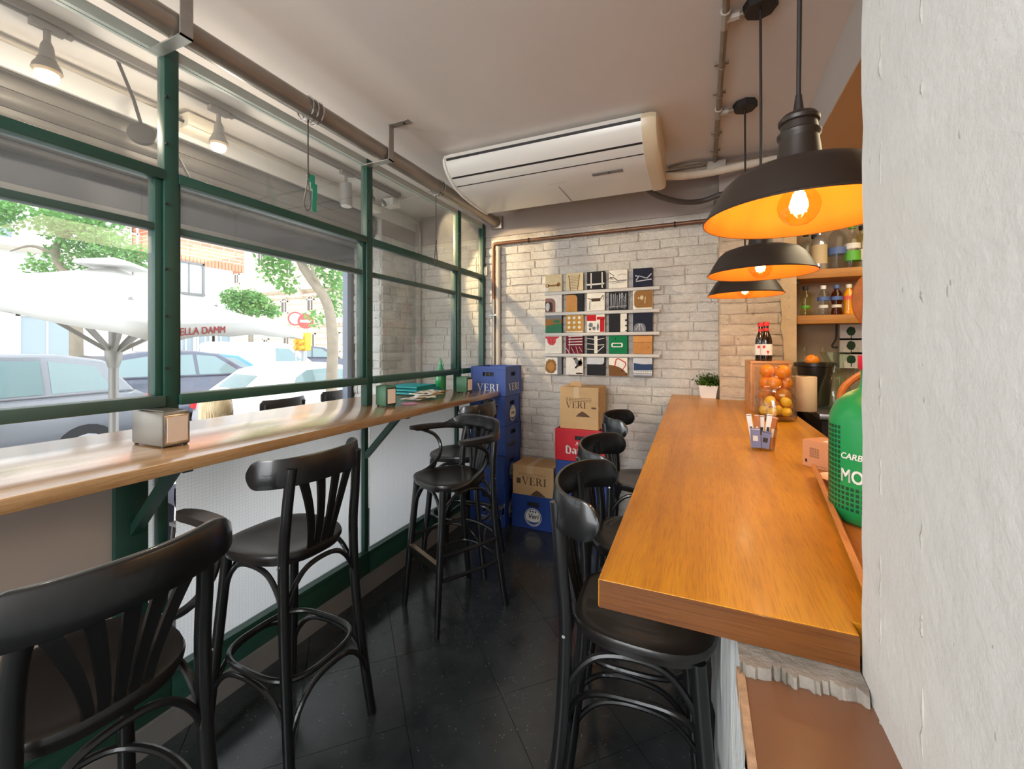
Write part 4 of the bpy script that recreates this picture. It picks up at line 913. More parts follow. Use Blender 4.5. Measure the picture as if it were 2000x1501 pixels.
def stool_b(label, plate='front'):
    t = thing('bar_armchair', label, 'stool')
    seat_mb().build('seat', 'blackseat', t, angle=0.9)
    legs(t, 1.00)
    pts = spline([(0.10, 0.275, 0), (0.0, 0.278, 0), (-0.10, 0.262, 0), (-0.18, 0.205, 0), (-0.228, 0.11, 0), (-0.243, 0, 0), (-0.228, -0.11, 0), (-0.18, -0.205, 0), (-0.10, -0.262, 0), (0.0, -0.278, 0), (0.10, -0.275, 0)], 5)
    n = len(pts); prof = []
    m = MB(); hh = []; zc = []
    for i in range(n):
        u = abs(i / (n - 1) - .5) * 2          # 0 back .. 1 arm tip
        k = max(0, min(1, (0.62 - u) / 0.30)); k = k * k * (3 - 2 * k)
        hh.append(0.016 + 0.034 * k); zc.append(1.0 + 0.030 * k)
    hh[0] = hh[-1] = 0.008
    ribbon(m, [(p.x, p.y) for p in pts], zc, hh, 0.026, 0.06); m.build('backrest_rail', 'black', t, angle=0.9)
    for s_ in (1, -1):   # flat arm tops
        a = MB(); P = spline([(0.125, 0.272 * s_, 0), (0.03, 0.275 * s_, 0), (-0.08, 0.262 * s_, 0), (-0.15, 0.225 * s_, 0)], 5)
        W = [0.012, .022, .026, .028, .028, .028, .028, .028, .027, .026, .024, .022, .020, .018, .015, .012]
        vs = []
        for i, p in enumerate(P):
            w = W[i]; vs += [(p.x, p.y - w, 0.998), (p.x, p.y + w, 0.998), (p.x, p.y + w * .9, 1.018), (p.x, p.y - w * .9, 1.018)]
        fs = [(0, 1, 2, 3), tuple(reversed(range(len(vs) - 4, len(vs))))]
        for i in range(len(P) - 1): fs += [(i * 4 + k, i * 4 + (k + 1) % 4, i * 4 + 4 + (k + 1) % 4, i * 4 + 4 + k) for k in range(4)]
        a.add(vs, fs); a.build('armrest', 'blackseat', t)
        MB().tube(spline([(0.09, 0.272 * s_, 1.0), (0.03, 0.280 * s_, 0.985), (-0.045, 0.272 * s_, 0.945), (-0.072, 0.25 * s_, 0.885), (-0.045, 0.222 * s_, 0.82), (0.03, 0.205 * s_, 0.765), (0.12, 0.190 * s_, SZ - 0.02)], 6), 0.0115, 8).build('arm_hoop', 'black', t)
    for yb, yt in ((-0.048, -0.13), (-0.024, -0.065), (0.0, 0.0), (0.024, 0.065), (0.048, 0.13)):
        mm = MB(); st = []
        for k in range(8):
            u = k / 7; y = yb + (yt - yb) * (u ** 1.5); x = -0.168 - 0.06 * u + (0.03 * (abs(yt) / .13) * u); z = SZ - 0.02 + (1.0 - SZ + 0.02) * u; w = (0.016 + 0.018 * u) / 2
            st += [(x - .005, y - w, z), (x - .005, y + w, z), (x + .005, y + w, z), (x + .005, y - w, z)]
        fs = [(0, 1, 2, 3), (31, 30, 29, 28)]
        for k in range(7): fs += [(k * 4 + i, k * 4 + (i + 1) % 4, k * 4 + 4 + (i + 1) % 4, k * 4 + 4 + i) for i in range(4)]
        mm.add(st, fs); mm.build('splat', 'black', t)
    FL, FR, BR, BL = (0.155, 0.152, 0), (0.155, -0.152, 0), (-0.183, -0.162, 0), (-0.183, 0.162, 0)
    for p, q in ((FL, FR), (FR, BR), (BR, BL), (BL, FL)): arch(t, p, q, SZ - 0.05, 0.53)
    if plate == 'front': (pa, pb), U = ((0.180, 0.168), (0.180, -0.168)), ((0.18, .17), (-0.12, .185), (-0.215, .15), (-0.245, 0), (-0.215, -.15), (-0.12, -.185), (0.18, -.17))
    else: (pa, pb), U = ((0.180, 0.168 * plate), (-0.205, 0.172 * plate)), ((0.18, .17 * plate), (0.21, 0.05 * plate), (0.19, -.13 * plate), (0.02, -.19 * plate), (-0.19, -.14 * plate), (-0.235, 0.04 * plate), (-0.20, .17 * plate))
    for z in (0.27, 0.40): MB().tube(spline([(x, y, z) for x, y in U], 6), 0.0105, 8).build('stretcher', 'black', t)
    MB().bar((pa[0], pa[1], 0.335), (pb[0], pb[1], 0.335), 0.020, 0.045).build('foot_bar', 'black', t)
    MB().bar((pa[0], pa[1], 0.3595), (pb[0], pb[1], 0.3595), 0.024, 0.005).build('foot_plate', 'brass', t)
    return t
G_ = 'black bentwood bar stools'
sa = stool_a('black bentwood stool facing the window counter, the nearest without arms, standing clear on the floor')
tag(sa, group=G_); sa.location = (-1.49, 1.18, 0); sa.rotation_euler = (0, 0, PI)
for x, y, rz, lab in ((-1.56, 2.62, PI + 0.12, 'black bentwood stool without arms pushed to the far end of the window counter'),
                      (-0.165, 1.265, 0.08, 'nearest black stool under the bar corner, its curved rail largest'),
                      (-0.22, 1.735, 0.04, 'second black stool along the bar, behind the nearest one'),
                      (-0.285, 2.50, 0.06, 'third black stool along the bar, turned, beside the cardboard boxes')):
    dup(sa, (x, y, 0), rz, lab)
sb = stool_b('black stool with arms standing turned in the middle of the floor', 'front')
tag(sb, group='black stools with arms'); sb.location = (-1.325, 2.12, 0); sb.rotation_euler = (0, 0, math.atan2(-0.90, -0.44))
sc_ = stool_b('black stool with arms in the left foreground, cut by the frame', 1)
tag(sc_, group='black stools with arms'); sc_.location = (-1.29, 0.485, 0); sc_.rotation_euler = (0, 0, PI)

# ---------------------------------------------------------------- canvases on the brick wall
YC = YB - 0.062
colx = [ony(px, 640, YC).x for px in (1081, 1122, 1163.5, 1207, 1255)]
rowz = [2.062, 1.882, 1.702, 1.522, 1.340]
K_ = {'w': rgb(236, 228, 214), 'c': rgb(222, 202, 160), 'k': rgb(40, 40, 44), 'n': rgb(38, 40, 56), 'g': rgb(62, 118, 88), 'G': rgb(18, 118, 72), 'r': rgb(190, 34, 40), 'R': rgb(206, 84, 88), 'm': rgb(112, 32, 48), 'b': rgb(190, 132, 76), 'o': rgb(206, 146, 84), 'B': rgb(120, 82, 48), 's': rgb(198, 200, 204), 'l': rgb(50, 70, 104), 'd': rgb(78, 60, 48), 'y': rgb(196, 146, 72), 't': rgb(150, 112, 104), 'e': rgb(122, 124, 130), 'a': rgb(150, 108, 62)}
PAL = {k: pm('canvas_colour_' + str(i), c, 0.75, 0, 0.2, (30, 0.12)) for i, (k, c) in enumerate(K_.items())}
def ln(x0, y0, x1, y1, w):
    d = Vector((x1 - x0, y1 - y0)).normalized(); nx, ny = -d.y * w / 2, d.x * w / 2
    return [(x0 + nx, y0 + ny), (x1 + nx, y1 + ny), (x1 - nx, y1 - ny), (x0 - nx, y0 - ny)]
def blob(cx, cy, rx, ry, seed, n=18, j=.16):
    q = random.Random(seed); return [(min(1, max(0, cx + rx * math.cos(2 * PI * i / n) * (1 + q.uniform(-j, j)))), min(1, max(0, cy + ry * math.sin(2 * PI * i / n) * (1 + q.uniform(-j, j))))) for i in range(n)]
def arcl(cx, cy, rx, ry, a0, a1, w, n=10): return [q for i in range(n) for q in [ln(cx + rx * math.cos(a0 + (a1 - a0) * i / n), cy + ry * math.sin(a0 + (a1 - a0) * i / n), cx + rx * math.cos(a0 + (a1 - a0) * (i + 1.1) / n), cy + ry * math.sin(a0 + (a1 - a0) * (i + 1.1) / n), w)]]
def rrect(x0, x1, y0, y1, r, corners='tl tr bl br', n=5):
    out = []
    for nm, cx, cy, a in (('br', x1 - r, y0 + r, -PI / 2), ('tr', x1 - r, y1 - r, 0), ('tl', x0 + r, y1 - r, PI / 2), ('bl', x0 + r, y0 + r, PI)):
        if nm in corners: out += [(cx + r * math.cos(a + PI / 2 * i / n), cy + r * math.sin(a + PI / 2 * i / n)) for i in range(n + 1)]
        else: out.append({'br': (x1, y0), 'tr': (x1, y1), 'tl': (x0, y1), 'bl': (x0, y0)}[nm])
    return out
q_ = random.Random(21)
ART = [
 ('c', 'pale canvas with a wooden handle across it', [('a', [blob(.12, .36, .13, .10, 1), rect(.12, .78, .31, .41), blob(.82, .40, .10, .13, 2)]), ('c', [blob(.12, .36, .07, .05, 3)]), ('w', [[(.0, .0), (.25, .12), (.12, .28), (0, .2)]])]),
 ('c', 'pale canvas with a brown rope ladder', [('B', [ln(.16, .88, .26, .02, .04), ln(.80, .90, .68, .02, .04)] + [ln(.17 + .01 * i, .82 - .09 * i, .79 - .012 * i, .83 - .09 * i, .018) for i in range(9)])]),
 ('k', 'black canvas with white crossing bars', [('w', [ln(.24, .06, .24, .92, .06), ln(.86, .06, .86, .94, .06), ln(.0, .27, .98, .30, .09)]), ('s', [ln(.0, .24, .98, .27, .03)])]),
 ('w', 'white canvas with black sketched lines', [('k', [ln(.0, .55, .25, .50, .03), ln(.02, .88, .30, .66, .03), ln(.22, .62, .48, .42, .04), ln(.0, .36, .98, .40, .03), ln(.1, .28, .9, .32, .02), ln(.5, .70, .72, .76, .02), ln(.66, .76, .95, .72, .02), ln(.46, .42, .98, .44, .02)]), ('d', [ln(.05, .60, .2, .58, .06)])]),
 ('n', 'navy canvas with two white bent lines', [('s', [ln(.12, .62, .30, .56, .05), ln(.30, .56, .16, .36, .05), ln(.16, .30, .96, .38, .05), ln(.30, .60, .72, .44, .04), ln(.72, .44, .96, .68, .05)])]),
 ('w', 'white canvas with a mauve rounded shape at left', [('t', [rrect(.0, .62, .0, .82, .3, 'tr')]), ('d', [rrect(.0, .45, .05, .62, .2, 'tr')]), ('s', [blob(.14, .32, .12, .26, 5)])]),
 ('k', 'black canvas with a tan rounded panel', [('o', [rrect(.0, .66, .0, .95, .2, 'tr')]), ('y', [rect(.0, .62, .0, .10)])]),
 ('w', 'white canvas with a dark clamp shape', [('d', [rect(.26, .76, .52, .70), ln(.05, .70, .28, .64, .05), ln(.74, .62, .92, .86, .04)]), ('e', [ln(.15, .08, .18, .58, .05), ln(.92, .60, .96, .84, .03)])]),
 ('k', 'black canvas scratched with many white lines', [('s', [ln(.10 + .075 * i, .05 + q_.uniform(0, .1), .08 + .078 * i + q_.uniform(-.04, .05), .80 + q_.uniform(0, .16), .018) for i in range(12)] + [ln(.0, .18, .96, .22, .02), ln(.7, .9, .95, .5, .015), ln(.55, .5, .75, .9, .015), ln(.62, .86, .9, .4, .015)])]),
 ('w', 'white canvas filled by a brown rounded board', [('a', [rrect(.06, 1, .08, 1, .2, 'tl bl')]), ('c', [blob(.46, .62, .09, .12, 7), blob(.30, .60, .04, .05, 8), ln(.62, .3, .64, .66, .04)])]),
 ('g', 'dark green canvas with a faded landscape', [('e', [rect(.0, 1, .80, 1)]), ('a', [[(0, .80), (1, .80), (1, .55), (.55, .50), (.2, .42), (0, .35)]]), ('g', [blob(.7, .66, .2, .1, 9)])]),
 ('y', 'mustard canvas with nine white dots', [('w', [disc(.085, 12, (.18 + .30 * i, .30 + .27 * j)) for i in range(3) for j in range(3)] + [rect(.02, 1, .02, .07)])]),
 ('w', 'white canvas with red blocks and grey blots', [('r', [rect(.0, .52, .64, .98), rect(.56, 1, .70, .86), rect(.74, .98, .02, .72)]), ('e', [blob(.22, .40, .12, .14, 10), blob(.40, .22, .1, .1, 11), blob(.62, .3, .06, .2, 12)]), ('d', [blob(.18, .18, .07, .06, 13)])]),
 ('k', 'charcoal canvas with a notched white strip', [('w', [rect(.63, .97, .0, 1)]), ('k', [rect(.88, .97, .58, .68), rect(.88, .97, .30, .38), rect(.90, .97, .03, .10)])]),
 ('n', 'navy canvas with a grey dome and black squiggle', [('e', [rrect(.05, .66, .0, .46, .26, 'tl tr')]), ('s', [ln(.14, .1, .34, .40, .03), ln(.34, .06, .36, .42, .03), ln(.56, .08, .42, .40, .03)]), ('k', arcl(.48, .62, .2, .16, 2.2, 4.8, .03) + [ln(.50, .78, .66, .98, .025)])]),
 ('w', 'white canvas with a red cup shape at top', [('R', [[(.0, .98), (.86, .98), (.80, .90), (.66, .84), (.64, .62), (.50, .48), (.30, .48), (.14, .62), (.12, .82), (.0, .90)]]), ('r', [ln(.22, .84, .32, .58, .03), ln(.46, .86, .44, .56, .03), ln(.1, .92, .7, .92, .02)])]),
 ('m', 'wine red canvas crossed by white stripes', [('w', [ln(.14, .50 + .16 * i, .96, .52 + .16 * i, .045) for i in range(4)] + [ln(.24, .98, .16, .0, .025), ln(.02, .30, .22, .0, .03), ln(.3, .36, .5, .0, .02), ln(.58, .4, .72, .0, .02), ln(.76, .4, .94, .1, .02)])]),
 ('k', 'charcoal canvas with a white spine and ribs', [('w', [rect(.42, .60, .02, .98)] + [ln(.02, .86 - .30 * i, .44, .80 - .28 * i, .03) for i in range(3)] + [ln(.58, .78, .98, .86, .03), ln(.58, .48, .98, .50, .03), ln(.58, .10, .96, .42, .035)]), ('s', [ln(.51, .04, .51, .96, .03)])]),
 ('G', 'bright green canvas with a white label holder', [('w', [rrect(.14, .76, .36, .60, .08)]), ('G', [rrect(.22, .68, .41, .55, .02)]), ('k', [disc(.035, 8, (.37, .84)), ln(.37, .84, .34, .74, .02)])]),
 ('b', 'plain wooden plank canvas', [('B', [ln(.0, .62, 1, .63, .014), rect(.0, 1, .965, 1), disc(.03, 8, (.8, .36))]), ('o', [rect(.0, 1, .64, .96)])]),
 ('e', 'grey canvas with a torn brown patch', [('w', [rrect(.0, .74, .0, .98, .04)]), ('a', [blob(.34, .46, .36, .42, 14, 26, .12)]), ('b', [blob(.34, .44, .2, .26, 15)])]),
 ('w', 'white canvas with a black ink figure at right', [('d', [[(.40, .96), (.66, .62), (.52, .40), (.70, .44), (.94, .66), (.90, .96), (.76, .80), (.62, .98)], blob(.84, .66, .12, .16, 16), blob(.78, .08, .22, .05, 17)]), ('e', [blob(.62, .78, .1, .16, 18)]), ('k', [blob(.58, .42, .06, .06, 19)])]),
 ('k', 'black canvas with a pale rounded flap above', [('s', [rrect(.0, .97, .62, 1, .16, 'br')])]),
 ('w', 'white canvas with a brown bag and red handle', [('B', [[(.0, .0), (1, .0), (1, .10), (.84, .30), (.62, .46), (.34, .56), (.0, .60)]]), ('d', [blob(.72, .30, .06, .05, 20), blob(.95, .12, .05, .06, 22)]), ('r', [ln(.32, .52, .40, .90, .05), ln(.40, .90, .52, .96, .05), ln(.52, .96, .90, .74, .05), ln(.90, .74, .92, .60, .05), ln(.92, .60, .76, .36, .04)])]),
 ('s', 'blue and white canvas with woven stripes', [('l', [[(.04, .34), (1, .36), (1, .68), (.5, .66), (.04, .72)]]), ('e', [ln(.0, .16, 1, .16, .03), ln(.0, .30, 1, .30, .02), rect(.0, 1, .04, .08)]), ('w', [rect(.08 + .12 * i, .15 + .12 * i, .18, .28) for i in range(8)]), ('k', [rect(.0, 1, .0, .02)])]),
]
CS_ = 0.150
for i, (bk, lab, layers) in enumerate(ART):
    r_, c_ = divmod(i, 5); x = colx[c_]; z = rowz[r_] - CS_ / 2
    t = thing('picture_canvas', 'small square ' + lab, 'picture', (x, YC + 0.02, z), 'square canvases in the wall grid')
    side = {'w': 'cream', 'c': 'cream', 's': 'dark', 'b': 'dark', 'y': 'cream'}.get(bk, 'dark')
    MB().box(x - CS_ / 2, x + CS_ / 2, YC + 0.001, YC + 0.044, z, z + CS_, 0.0015).use(1).box(x - CS_ / 2 + 0.0006, x + CS_ / 2 - 0.0006, YC, YC + 0.0012, z + 0.0006, z + CS_ - 0.0006).build('canvas', [side, PAL[bk]], t, False)
    mats = []; m = MB()
    for k, (cl, polys) in enumerate(layers):
        mats.append(PAL[cl]); m.use(k)
        mt = frame((x - CS_ / 2, YC - 0.0006 - 0.0006 * k, z), (1, 0, 0), (0, 0, 1))
        m.flat([[(u * CS_, v * CS_) for u, v in p] for p in polys], mt)
    o = m.build('printed_motif', mats, t, False)
for k in range(4):
    z = rowz[k] - CS_ / 2 - 0.022
    MB().box(colx[0] - 0.085, colx[4] + 0.15 - 0.03 * k * 0, YC + 0.012, YB - 0.004, z - 0.008, z + 0.008, 0.002)
    o = MB().box(colx[0] - 0.085, colx[4] + 0.13, YC - 0.004, YB - 0.006, z - 0.006, z + 0.020, 0.002).build('picture_ledge', pm('ledge_white', rgb(206, 200, 192), 0.5))
    tag(o, 'narrow white ledge under the %s row of canvases' % ['top', 'second', 'third', 'fourth'][k], 'ledge', 'white ledges between the canvases')

# ---------------------------------------------------------------- bottle crates and cardboard boxes
def crate(x0, x1, y0, y1, z0, z1, mat, label, faces, rot=0.0):
    """faces: list of (side, kind) printed on the front ('F', facing -y) or right ('R', facing +x) side"""
    t = thing('bottle_crate', label, 'crate', ((x0 + x1) / 2, (y0 + y1) / 2, z0), 'plastic bottle crates by the brick wall')
    W, D, H = x1 - x0, y1 - y0, z1 - z0; m = MB()
    hw_, hz = 0.052, (0.66, 0.80)
    za, zb = z0 + H * hz[0], z0 + H * hz[1]; th = 0.012
    def wall(axis, a, b, p0, p1, out):
        mid = (a + b) / 2; h = min(hw_, (b - a) * 0.2)
        for (u0, u1, w0, w1) in ((a, b, z0, za), (a, b, zb, z1), (a, mid - h, za, zb), (mid + h, b, za, zb)):
            if axis == 'x': m.box(u0, u1, p0, p1, w0, w1)
            else: m.box(p0, p1, u0, u1, w0, w1)
    wall('x', x0, x1, y0, y0 + th, 0); wall('x', x0, x1, y1 - th, y1, 0); wall('y', y0 + th, y1 - th, x0, x0 + th, 0); wall('y', y0 + th, y1 - th, x1 - th, x1, 0)
    m.box(x0 + th, x1 - th, y0 + th, y1 - th, z0, z0 + 0.012)
    m.build('crate_shell', mat, t, False)
    r = MB(); e = 0.004
    for zz, hh in ((z1 - 0.022, 0.02), (z0 + 0.002, 0.016)):
        r.box(x0 - e, x1 + e, y0 - e, y0 + 0.002, zz, zz + hh); r.box(x1 - 0.002, x1 + e, y0 - e, y1 + e, zz, zz + hh); r.box(x0 - e, x0 + 0.002, y0 - e, y1 + e, zz, zz + hh); r.box(x0, x1, y1 - 0.002, y1 + e, zz, zz + hh)
    for xx in (x0, x1):
        for yy in (y0, y1): r.box(xx - e - 0.001, xx + e + 0.001, yy - e - 0.001, yy + e + 0.001, z0 + 0.002, z1 - 0.002)
    r.build('crate_rim', mat, t, False)
    b = MB()   # dark crate inside / bottles seen through the hand holes
    b.box(x0 + 0.02, x1 - 0.02, y0 + 0.02, y1 - 0.02, z0 + 0.012, z1 - 0.03); b.build('crate_inside', 'dark', t, False)
    g = MB()
    for k in (-0.6, 0.05, 0.6): g.tube([((x0 + x1) / 2 + k * hw_, y0 + 0.017, za), ((x0 + x1) / 2 + k * hw_, y0 + 0.017, zb)], 0.010, 8)
    g.build('bottle_necks', 'clear', t)
    for side, kind in faces:
        if side == 'F': o, u, cxw = Vector((x0, y0 - 0.0052, z0)), Vector((1, 0, 0)), W
        else: o, u, cxw = Vector((x1 + 0.0052, y0, z0)), Vector((0, 1, 0)), D
        p = MB(); Z = Vector((0, 0, 1)); pm_ = 'crateprint'
        if kind == 'word':
            h = min(0.30 * H, cxw * 0.19); ps, w = serif('VERI', h); mt = frame(o + u * ((cxw - w) / 2) + Z * (H * 0.16), u, Z); p.flat(ps, mt)
        elif kind == 'round':
            R = min(0.27 * H, cxw * 0.36); mt = frame(o + u * (cxw / 2) + Z * (H * 0.36), u, Z)
            p.flat([disc(R, 28)], mt); mt2 = frame(o + u * (cxw / 2) + Z * (H * 0.36) + u.cross(Z) * 0.0008, u, Z)
            p.use(1); p.flat(ringp(R * .93, R * .86, 28), mt2); p.flat([[(R * 0.8 * math.cos(a), R * 0.8 * math.sin(a)) for a in [PI + .25 + (PI - .5) * i / 12 for i in range(13)]] + [] ], mt2) if False else None
            cres = [(R * .80 * math.cos(a), R * .80 * math.sin(a)) for a in [PI + .30 + (PI - .6) * i / 14 for i in range(15)]] + [(R * .80 * math.cos(a), R * .42 * math.sin(a) - R * .12) for a in [2 * PI - .30 - (PI - .6) * i / 14 for i in range(15)]]
            for i in range(14): p.flat([[cres[i], cres[i + 1], cres[28 - i], cres[29 - i]]], mt2)
            put_text(p, 'Veri', mt2 @ Matrix.Translation((-R * .62, -R * .16, 0)), R * .74, shear=0.2, bold=0.02)
            for k in range(3): p.flat([disc(R * .10, 10, ((k - 1) * R * .30, R * .62))], mt2)
            pm_ = ['crateprint', mat]
        elif kind == 'script':
            put_text(p, 'veri', frame(o + u * (cxw * .22) + Z * (H * 0.22), u, Z), H * 0.34, shear=0.15, bold=0.02)
            p.flat(ringp(.035 * H * 3, .028 * H * 3, 16, c=(cxw * .5, H * .66)), frame(o, u, Z)) if False else None
        elif kind == 'bold':
            put_text(p, 'veri', frame(o + u * (cxw * .30) + Z * (H * 0.30), u, Z), H * 0.42, shear=0.1, bold=0.03)
            put_text(p, 'agua de manantial', frame(o + u * (cxw * .32) + Z * (H * 0.20), u, Z), H * 0.075)
        elif kind == 'black':
            h = H * 0.26; sx = h * 1.0; mt = frame(o + u * (cxw * .20) + Z * (H * 0.22), u, Z); st = h * .20
            D_ = [[(0, h * .1), (st, 0), (st, h * .9), (0, h)], [(st, 0), (h * .5, 0), (h * .62, h * .14), (st, h * .14)], [(h * -.1, h * .92), (h * .2, h * 1.06), (h * .48, h * .92), (h * .3, h * .84)], [(h * .48, h * .12), (h * .68, h * .22), (h * .68, h * .70), (h * .30, h * 1.0), (h * .26, h * .90), (h * .48, h * .66)]]
            def low_a(x): return [[(x, h * .12), (x + st, 0), (x + st, h * .34), (x, h * .40)], [(x + h * .30, h * .1), (x + h * .42, 0), (x + h * .54, h * .1), (x + h * .50, h * .62), (x + h * .30, h * .62)], [(x, h * .56), (x + h * .22, h * .72), (x + h * .50, h * .60), (x + h * .22, h * .56)], [(x + st, h * .3), (x + h * .3, h * .40), (x + h * .3, h * .30)]]
            def low_m(x): return [q for k in range(3) for q in ([(x + k * h * .30, h * .1), (x + k * h * .30 + st * .6, 0), (x + k * h * .30 + st * 1.2, h * .1), (x + k * h * .30 + st, h * .60), (x + k * h * .30 + st * .5, h * .70), (x + k * h * .30, h * .60)], [(x + k * h * .30 - h * .08, h * .58), (x + k * h * .30 + h * .1, h * .74), (x + k * h * .30 + h * .2, h * .60)])]
            p.flat(D_ + low_a(h * .80) + low_m(h * 1.46) + low_m(h * 2.44), mt)
            p.flat([[(h * 1.3, h * 1.35), (h * 1.42, h * 1.55), (h * 1.54, h * 1.35), (h * 1.42, h * 1.25)], rect(h * 1.15, h * 1.69, h * 1.14, h * 1.19)], mt)
        p.build('crate_print', pm_, t, False)
    return t
xL0, xL1, yS0, yS1 = -1.815, -1.495, 3.215, 3.545
crate(xL0 + 0.0, xL1 + 0.0, yS0, yS1, 0.0, 0.345, 'bluecrate', 'tall blue crate on the floor at the bottom of the stack behind the window counter', [('F', 'bold'), ('R', 'round')])
lab = ['blue crate second from the floor in the stack behind the window counter', 'blue crate third from the floor in the stack by the window, below the round-logo crate', 'blue crate with a round logo just under the top crate of the window stack', 'paler blue crate on top of the stack behind the window counter']
for k in range(4):
    z0 = 0.347 + 0.2485 * k; dx = (-.004, .003, -.003, .004)[k]
    crate(xL0 + dx, xL1 + dx, yS0 + dx, yS1 + dx, z0, z0 + 0.2465, 'bluecrate2' if k == 3 else 'bluecrate', lab[k], [('F', 'word'), ('R', 'word')] if k == 3 else [('R', ('round', 'script', 'round')[k])])
crate(-1.455, -1.085, 3.29, 3.57, 0.0, 0.275, 'bluecrate', 'blue crate with a big round white logo on the floor between the two stacks', [('F', 'round')])
xR0, xR1, yR0 = -1.045, -0.635, 3.215
crate(xR0, xR1, yR0, 3.53, 0.0, 0.345, 'bluecrate', 'blue crate on the floor under the red crate stack, mostly behind the stools', [('F', 'round')])
crate(xR0, xR1, yR0, 3.53, 0.347, 0.617, 'bluecrate', 'blue crate directly beneath the red crate', [])
crate(xR0 - 0.005, xR1, yR0, 3.53, 0.619, 0.865, 'redcrate', 'red beer crate under the tall cardboard box', [('F', 'black')])
def carton(x0, x1, y0, y1, z0, z1, label, kind):
    t = thing('cardboard_box', label, 'box', ((x0 + x1) / 2, (y0 + y1) / 2, z0))
    MB().box(x0, x1, y0, y1, z0, z1, 0.002).build('carton', 'card', t, False)
    W, H = x1 - x0, z1 - z0; Z = Vector((0, 0, 1)); u = Vector((1, 0, 0)); o = Vector((x0, y0 - 0.0008, z0))
    MB().box(x0 + W * .36, x0 + W * .50, y0 - 0.0006, y0, z0 + H * .72, z1).use(0).box(x0 + W * .36, x0 + W * .50, y0 - .0006, y1, z1, z1 + 0.0006).build('packing_tape', 'tape', t, False)
    p = MB()
    h = H * (.145 if kind == 1 else .26); ps, w = serif('VERI', h)
    p.flat(ps, frame(o + u * (W * (.42 if kind == 1 else .53) - w / 2) + Z * (H * (.50 if kind == 1 else .36)), u, Z))
    tr_ = [(W * .42, H * (.30 if kind == 1 else .06)), (W * .80, H * (.30 if kind == 1 else .06)), (W * .66, H * (.40 if kind == 1 else .2)), (W * .58, H * (.43 if kind == 1 else .26)), (W * .50, H * (.38 if kind == 1 else .18))]
    if kind == 1: p.flat([tr_], frame(o, u, Z)); p.flat([rect(W * .82, W * .94, H * .50, H * .54)], frame(o, u, Z))
    else: p.flat([[(q[0] + W * .02, q[1] - H * .05) for q in tr_]], frame(o, u, Z)); p.flat([rect(W * .10, W * .20, H * .38, H * .56)], frame(o, u, Z))
    for k in range(3 if kind == 1 else 2):
        for j in range(9): p.flat([rect(W * (.16 + .075 * j), W * (.16 + .075 * j + .058), H * (.66 + .035 * k if kind == 1 else .68 + .05 * k), H * (.672 + .035 * k if kind == 1 else .69 + .05 * k))], frame(o, u, Z))
    p.build('box_print', 'cardprint', t, False)
    MB().box(x1, x1 + 0.0012, y0 + 0.002, y0 + 0.012, z0 + H * .1, z0 + H * .45).use(0).box(x1, x1 + 0.0012, y0 + 0.002, y0 + 0.012, z0 + H * .55, z0 + H * .9).build('side_slot', 'cardprint', t, False)
    if kind == 1: MB().box(x0 + W * .18, x0 + W * .48, y0 + 0.10, y0 + 0.104, z1, z1 + 0.035).build('flap', 'card', t, False)
carton(-1.02, -0.715, 3.23, 3.50, 0.866, 1.19, 'tall brown cardboard box on top of the red crate', 1)
carton(-1.45, -1.09, 3.28, 3.55, 0.276, 0.52, 'low wide cardboard box on the blue round-logo crate', 2)

# ---------------------------------------------------------------- things on the window counter
def dispenser(x, y, rz, w, d, h, mat, label, trim):
    t = thing('napkin_dispenser', label, 'napkin dispenser', (0, 0, 0))
    MB().box(-w / 2, w / 2, -d / 2, d / 2, 0.004, h, 0.008).build('casing', mat, t)
    MB().box(w / 2 - 0.002, w / 2 + 0.003, -d / 2 + 0.006, d / 2 - 0.006, 0.012, h - 0.010, 0.003).build('face_plate', trim, t)
    MB().box(w / 2 + 0.001, w / 2 + 0.006, -d / 2 + 0.013, d / 2 - 0.013, 0.020, h - 0.018).build('napkins', 'napkin', t)
    MB().box(-w / 2 + 0.02, w / 2 - 0.02, -d / 2 + 0.015, d / 2 - 0.015, h - 0.001, h + 0.003).build('top_plate', mat, t)
    f = MB()
    for sx in (-1, 1):
        for sy in (-1, 1): MB().box(sx * (w / 2 - 0.012) - 0.005, sx * (w / 2 - 0.012) + 0.005, sy * (d / 2 - 0.012) - 0.005, sy * (d / 2 - 0.012) + 0.005, 0, 0.006).build('foot', 'dark', t)
    t.location = (x, y, ZSH); t.rotation_euler = (0, 0, rz); return t
dispenser(-1.842, 0.922, 0.0, 0.200, 0.092, 0.128, 'dispgrey', 'large dull grey napkin dispenser on the near part of the window counter', 'chrome')
dispenser(-1.775, 2.085, -0.25, 0.105, 0.080, 0.125, 'dispgreen', 'olive green napkin dispenser beside the middle window post', 'dark')
dispenser(-1.735, 2.965, -0.12, 0.105, 0.080, 0.125, 'dispgreen', 'green napkin dispenser at the far end of the counter, before the blue crates', 'dark')
t = thing('soda_siphon', 'green glass soda siphon bottle at the far end of the window counter', 'siphon', (-1.995, 3.02, ZSH)); p = (-1.995, 3.02, ZSH)
MB().lathe([(0.0, 0), (0.044, 0.0), (0.046, 0.01), (0.046, 0.13), (0.043, 0.15), (0.030, 0.178), (0.021, 0.192), (0.019, 0.20)], p, 24).build('bottle', 'siphon', t)
MB().lathe([(0.022, 0.198), (0.022, 0.212), (0.017, 0.218), (0.015, 0.245), (0.010, 0.255), (0.006, 0.268), (0, 0.27)], p, 16).build('siphon_head', 'siphon', t)
MB().tube(spline([(p[0] + .01, p[1], p[2] + .232), (p[0] + .03, p[1] - .012, p[2] + .226), (p[0] + .04, p[1] - .018, p[2] + .195)], 5), 0.006, 8).build('spout', 'siphon', t)
